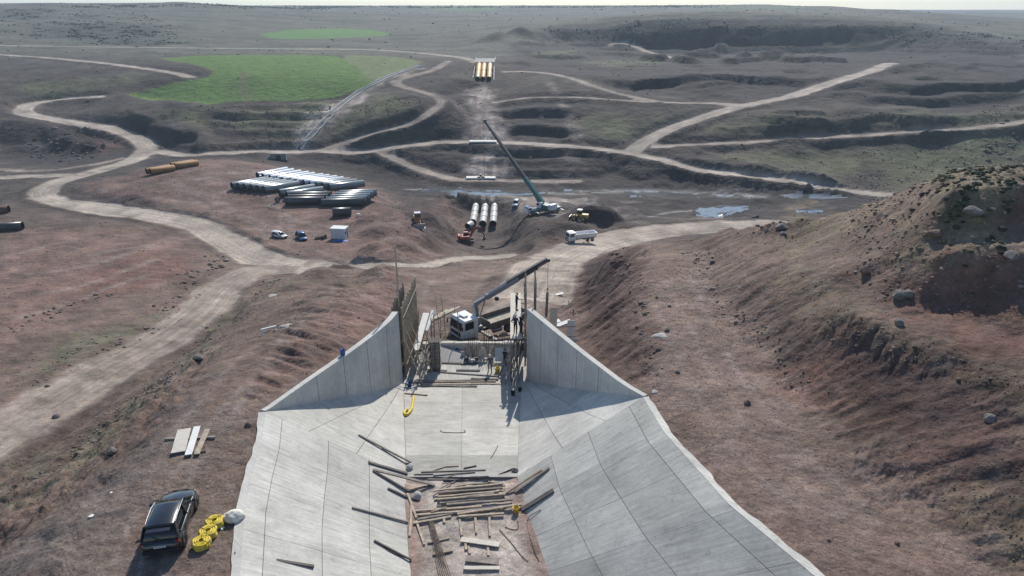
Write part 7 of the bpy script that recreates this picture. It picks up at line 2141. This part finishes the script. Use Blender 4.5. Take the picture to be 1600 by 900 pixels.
ROCKY = union([(1329, 332), (1390, 304), (1480, 300), (1462, 362), (1452, 400), (1455, 440), (1410, 470), (1350, 425)], [(60, 215), (150, 205), (170, 225), (140, 248), (50, 245)], [(1455, 415), (1600, 420), (1600, 470), (1440, 470)], [(1470, 265), (1600, 256), (1600, 268), (1480, 282)], feather=.02)
SHRUBZ = union([(1250, 225), (1450, 215), (1600, 205), (1600, 280), (1450, 285), (1330, 250)], [(340, 168), (450, 165), (530, 165), (520, 200), (430, 222), (340, 195)], [(560, 165), (620, 155), (650, 175), (600, 205), (540, 210)], [(0, 25), (200, 20), (250, 55), (100, 60), (0, 60)], [(840, 46), (1200, 40), (1580, 62), (1600, 80), (1400, 50), (1200, 50), (850, 56)], feather=.03)
base_w = (0.03 + 0.35 * np.clip(slope - .2, 0, .6)) * notroad * (1 - .7 * np.maximum(FIELD, FIELD2)) * (1 - .5 * PLAT)
def stonecol(b, n):
    g = rng.uniform(.8, 1.9, (n, 1)); k = rng.uniform(0, .7, (n, 1))
    return np.clip((b * (1 - k) + np.array([.15, .135, .12]) * k) * g, .02, .5)
scatter('rubble', base_w * (GY < 420), 24000, .03, .7, stonecol, px=(.9, 3.2), power=3)
scatter('rubble', (ROWS * .9 + ROCKY * .8) * (.3 + notroad * .7), 6500, .05, 1.0, stonecol, px=(1.6, 8.5), power=2.8)
cl = sstep(.48, .62, .5 + .5 * fbm(GA * 60, GB * 60, 4, 81))
scatter('shrubbery', (SHRUBZ * .8 + OLIVE * .25 * (GY > 200) + .05 * (GY > 450) * (1 - FIELD3)) * cl * notroad, 9000, .2, 1.6, lambda b, n: np.array([.044, .048, .032])[None] * rng.uniform(.6, 1.7, (n, 1)), px=(.8, 3.0), power=2.4, squash=(.5, .9), jag=.4)
scatter('shrubbery', (GRASSY * .14 + VERGE * .25) * cl * notroad, 2600, .05, .4, lambda b, n: np.array([.115, .105, .06])[None] * rng.uniform(.6, 1.5, (n, 1)), px=(1.2, 4.5), squash=(.4, .7), jag=.45)
scatter('gravel', (.12 + .5 * BERM + .4 * TRACK + .3 * PLAT) * (GY < 75) * (.25 + .75 * notroad), 42000, .015, .12, lambda b, n: np.clip(b * rng.uniform(.6, 2.3, (n, 1)) + .01, .02, .45), px=(.9, 2.6), power=3)
scatter('gravel', (.3 + RED) * (GY > 75) * (GY < 230) * notroad, 12000, .05, .5, lambda b, n: np.clip(b * rng.uniform(.5, 1.9, (n, 1)), .02, .45), px=(.8, 2.2), power=3)
scatter('shrubbery', np.maximum(pline([(120, 9.5), (220, 9), (300, 8.6), (380, 10), (500, 11.2), (650, 11.5), (800, 11.3), (950, 11), (1060, 10.5)], .03), SCRUB * .5) * cl, 5000, .4, 5.0, lambda b, n: np.array([.030, .040, .030])[None] * rng.uniform(.6, 1.5, (n, 1)), px=(1.0, 2.6), power=2, squash=(.6, 1.0), jag=.4)
# single boulders one can point at
BL_ = [(1519, 335, .55, 'stone', 'big flat grey boulder in the dark red face of the right hill'), (1405, 466, .50, 'stone', 'grey boulder at the foot of the rocky spur on right hill'), (1404, 507, .33, 'stone', 'grey block standing alone on the edge of the right bench'),
 (1352, 425, .42, 'redstone', 'brown boulder low on the rocky spur of the right hill'), (1222, 358, .62, 'stone', 'dark boulder group stone on saddle of right hill, larger one'), (1224, 368, .38, 'stone', 'dark stone on saddle of right hill, just below a larger one'), (1198, 362, .32, 'stone', 'small dark stone on saddle of the right hill'),
 (1460, 368, .42, 'redstone', 'brown rounded boulder on the upper bench of the right hill'), (1579, 405, .50, 'stone', 'flat dark boulder at edge of the upper bench, right side'), (1547, 657, .30, 'stone', 'pale boulder in the lower dark slope at far right'),
 (1042, 517, .24, 'stone', 'dark round rock on the berm beside a white heap'), (1058, 582, .16, 'stone', 'small dark rock on the berm below the white heap'), (1046, 479, .17, 'stone', 'small dark rock on the berm above the white heap'), (1026, 465, .18, 'redstone', 'small brown rock at the berm edge'),
 (388, 665, .20, 'redstone', 'brown stone on the left bank near the concrete corner'), (88, 652, .32, 'stone', 'pale stone alone on the verge beside the left road'), (175, 706, .30, 'stone', 'dark stone in the gully of the left bank'), (310, 562, .42, 'stone', 'dark boulder on the left embankment slope'),
 (1168, 632, .28, 'redstone', 'flat brown stone on the right berm'), (1402, 850, .13, 'redstone', 'small stone low on the right berm'), (1295, 845, .10, 'redstone', 'tiny stone on the right berm near the lining'),
 (1180, 340, .9, 'stone', 'low dark rock at the far end of the saddle'), (1420, 462, .36, 'stone', 'dark stone just right of the grey boulder on spur')]
for i, (px, py, r, m, lb) in enumerate(BL_):
    boulder(at(px, py), r * 1.15, 100 + i, m, lb, .75)
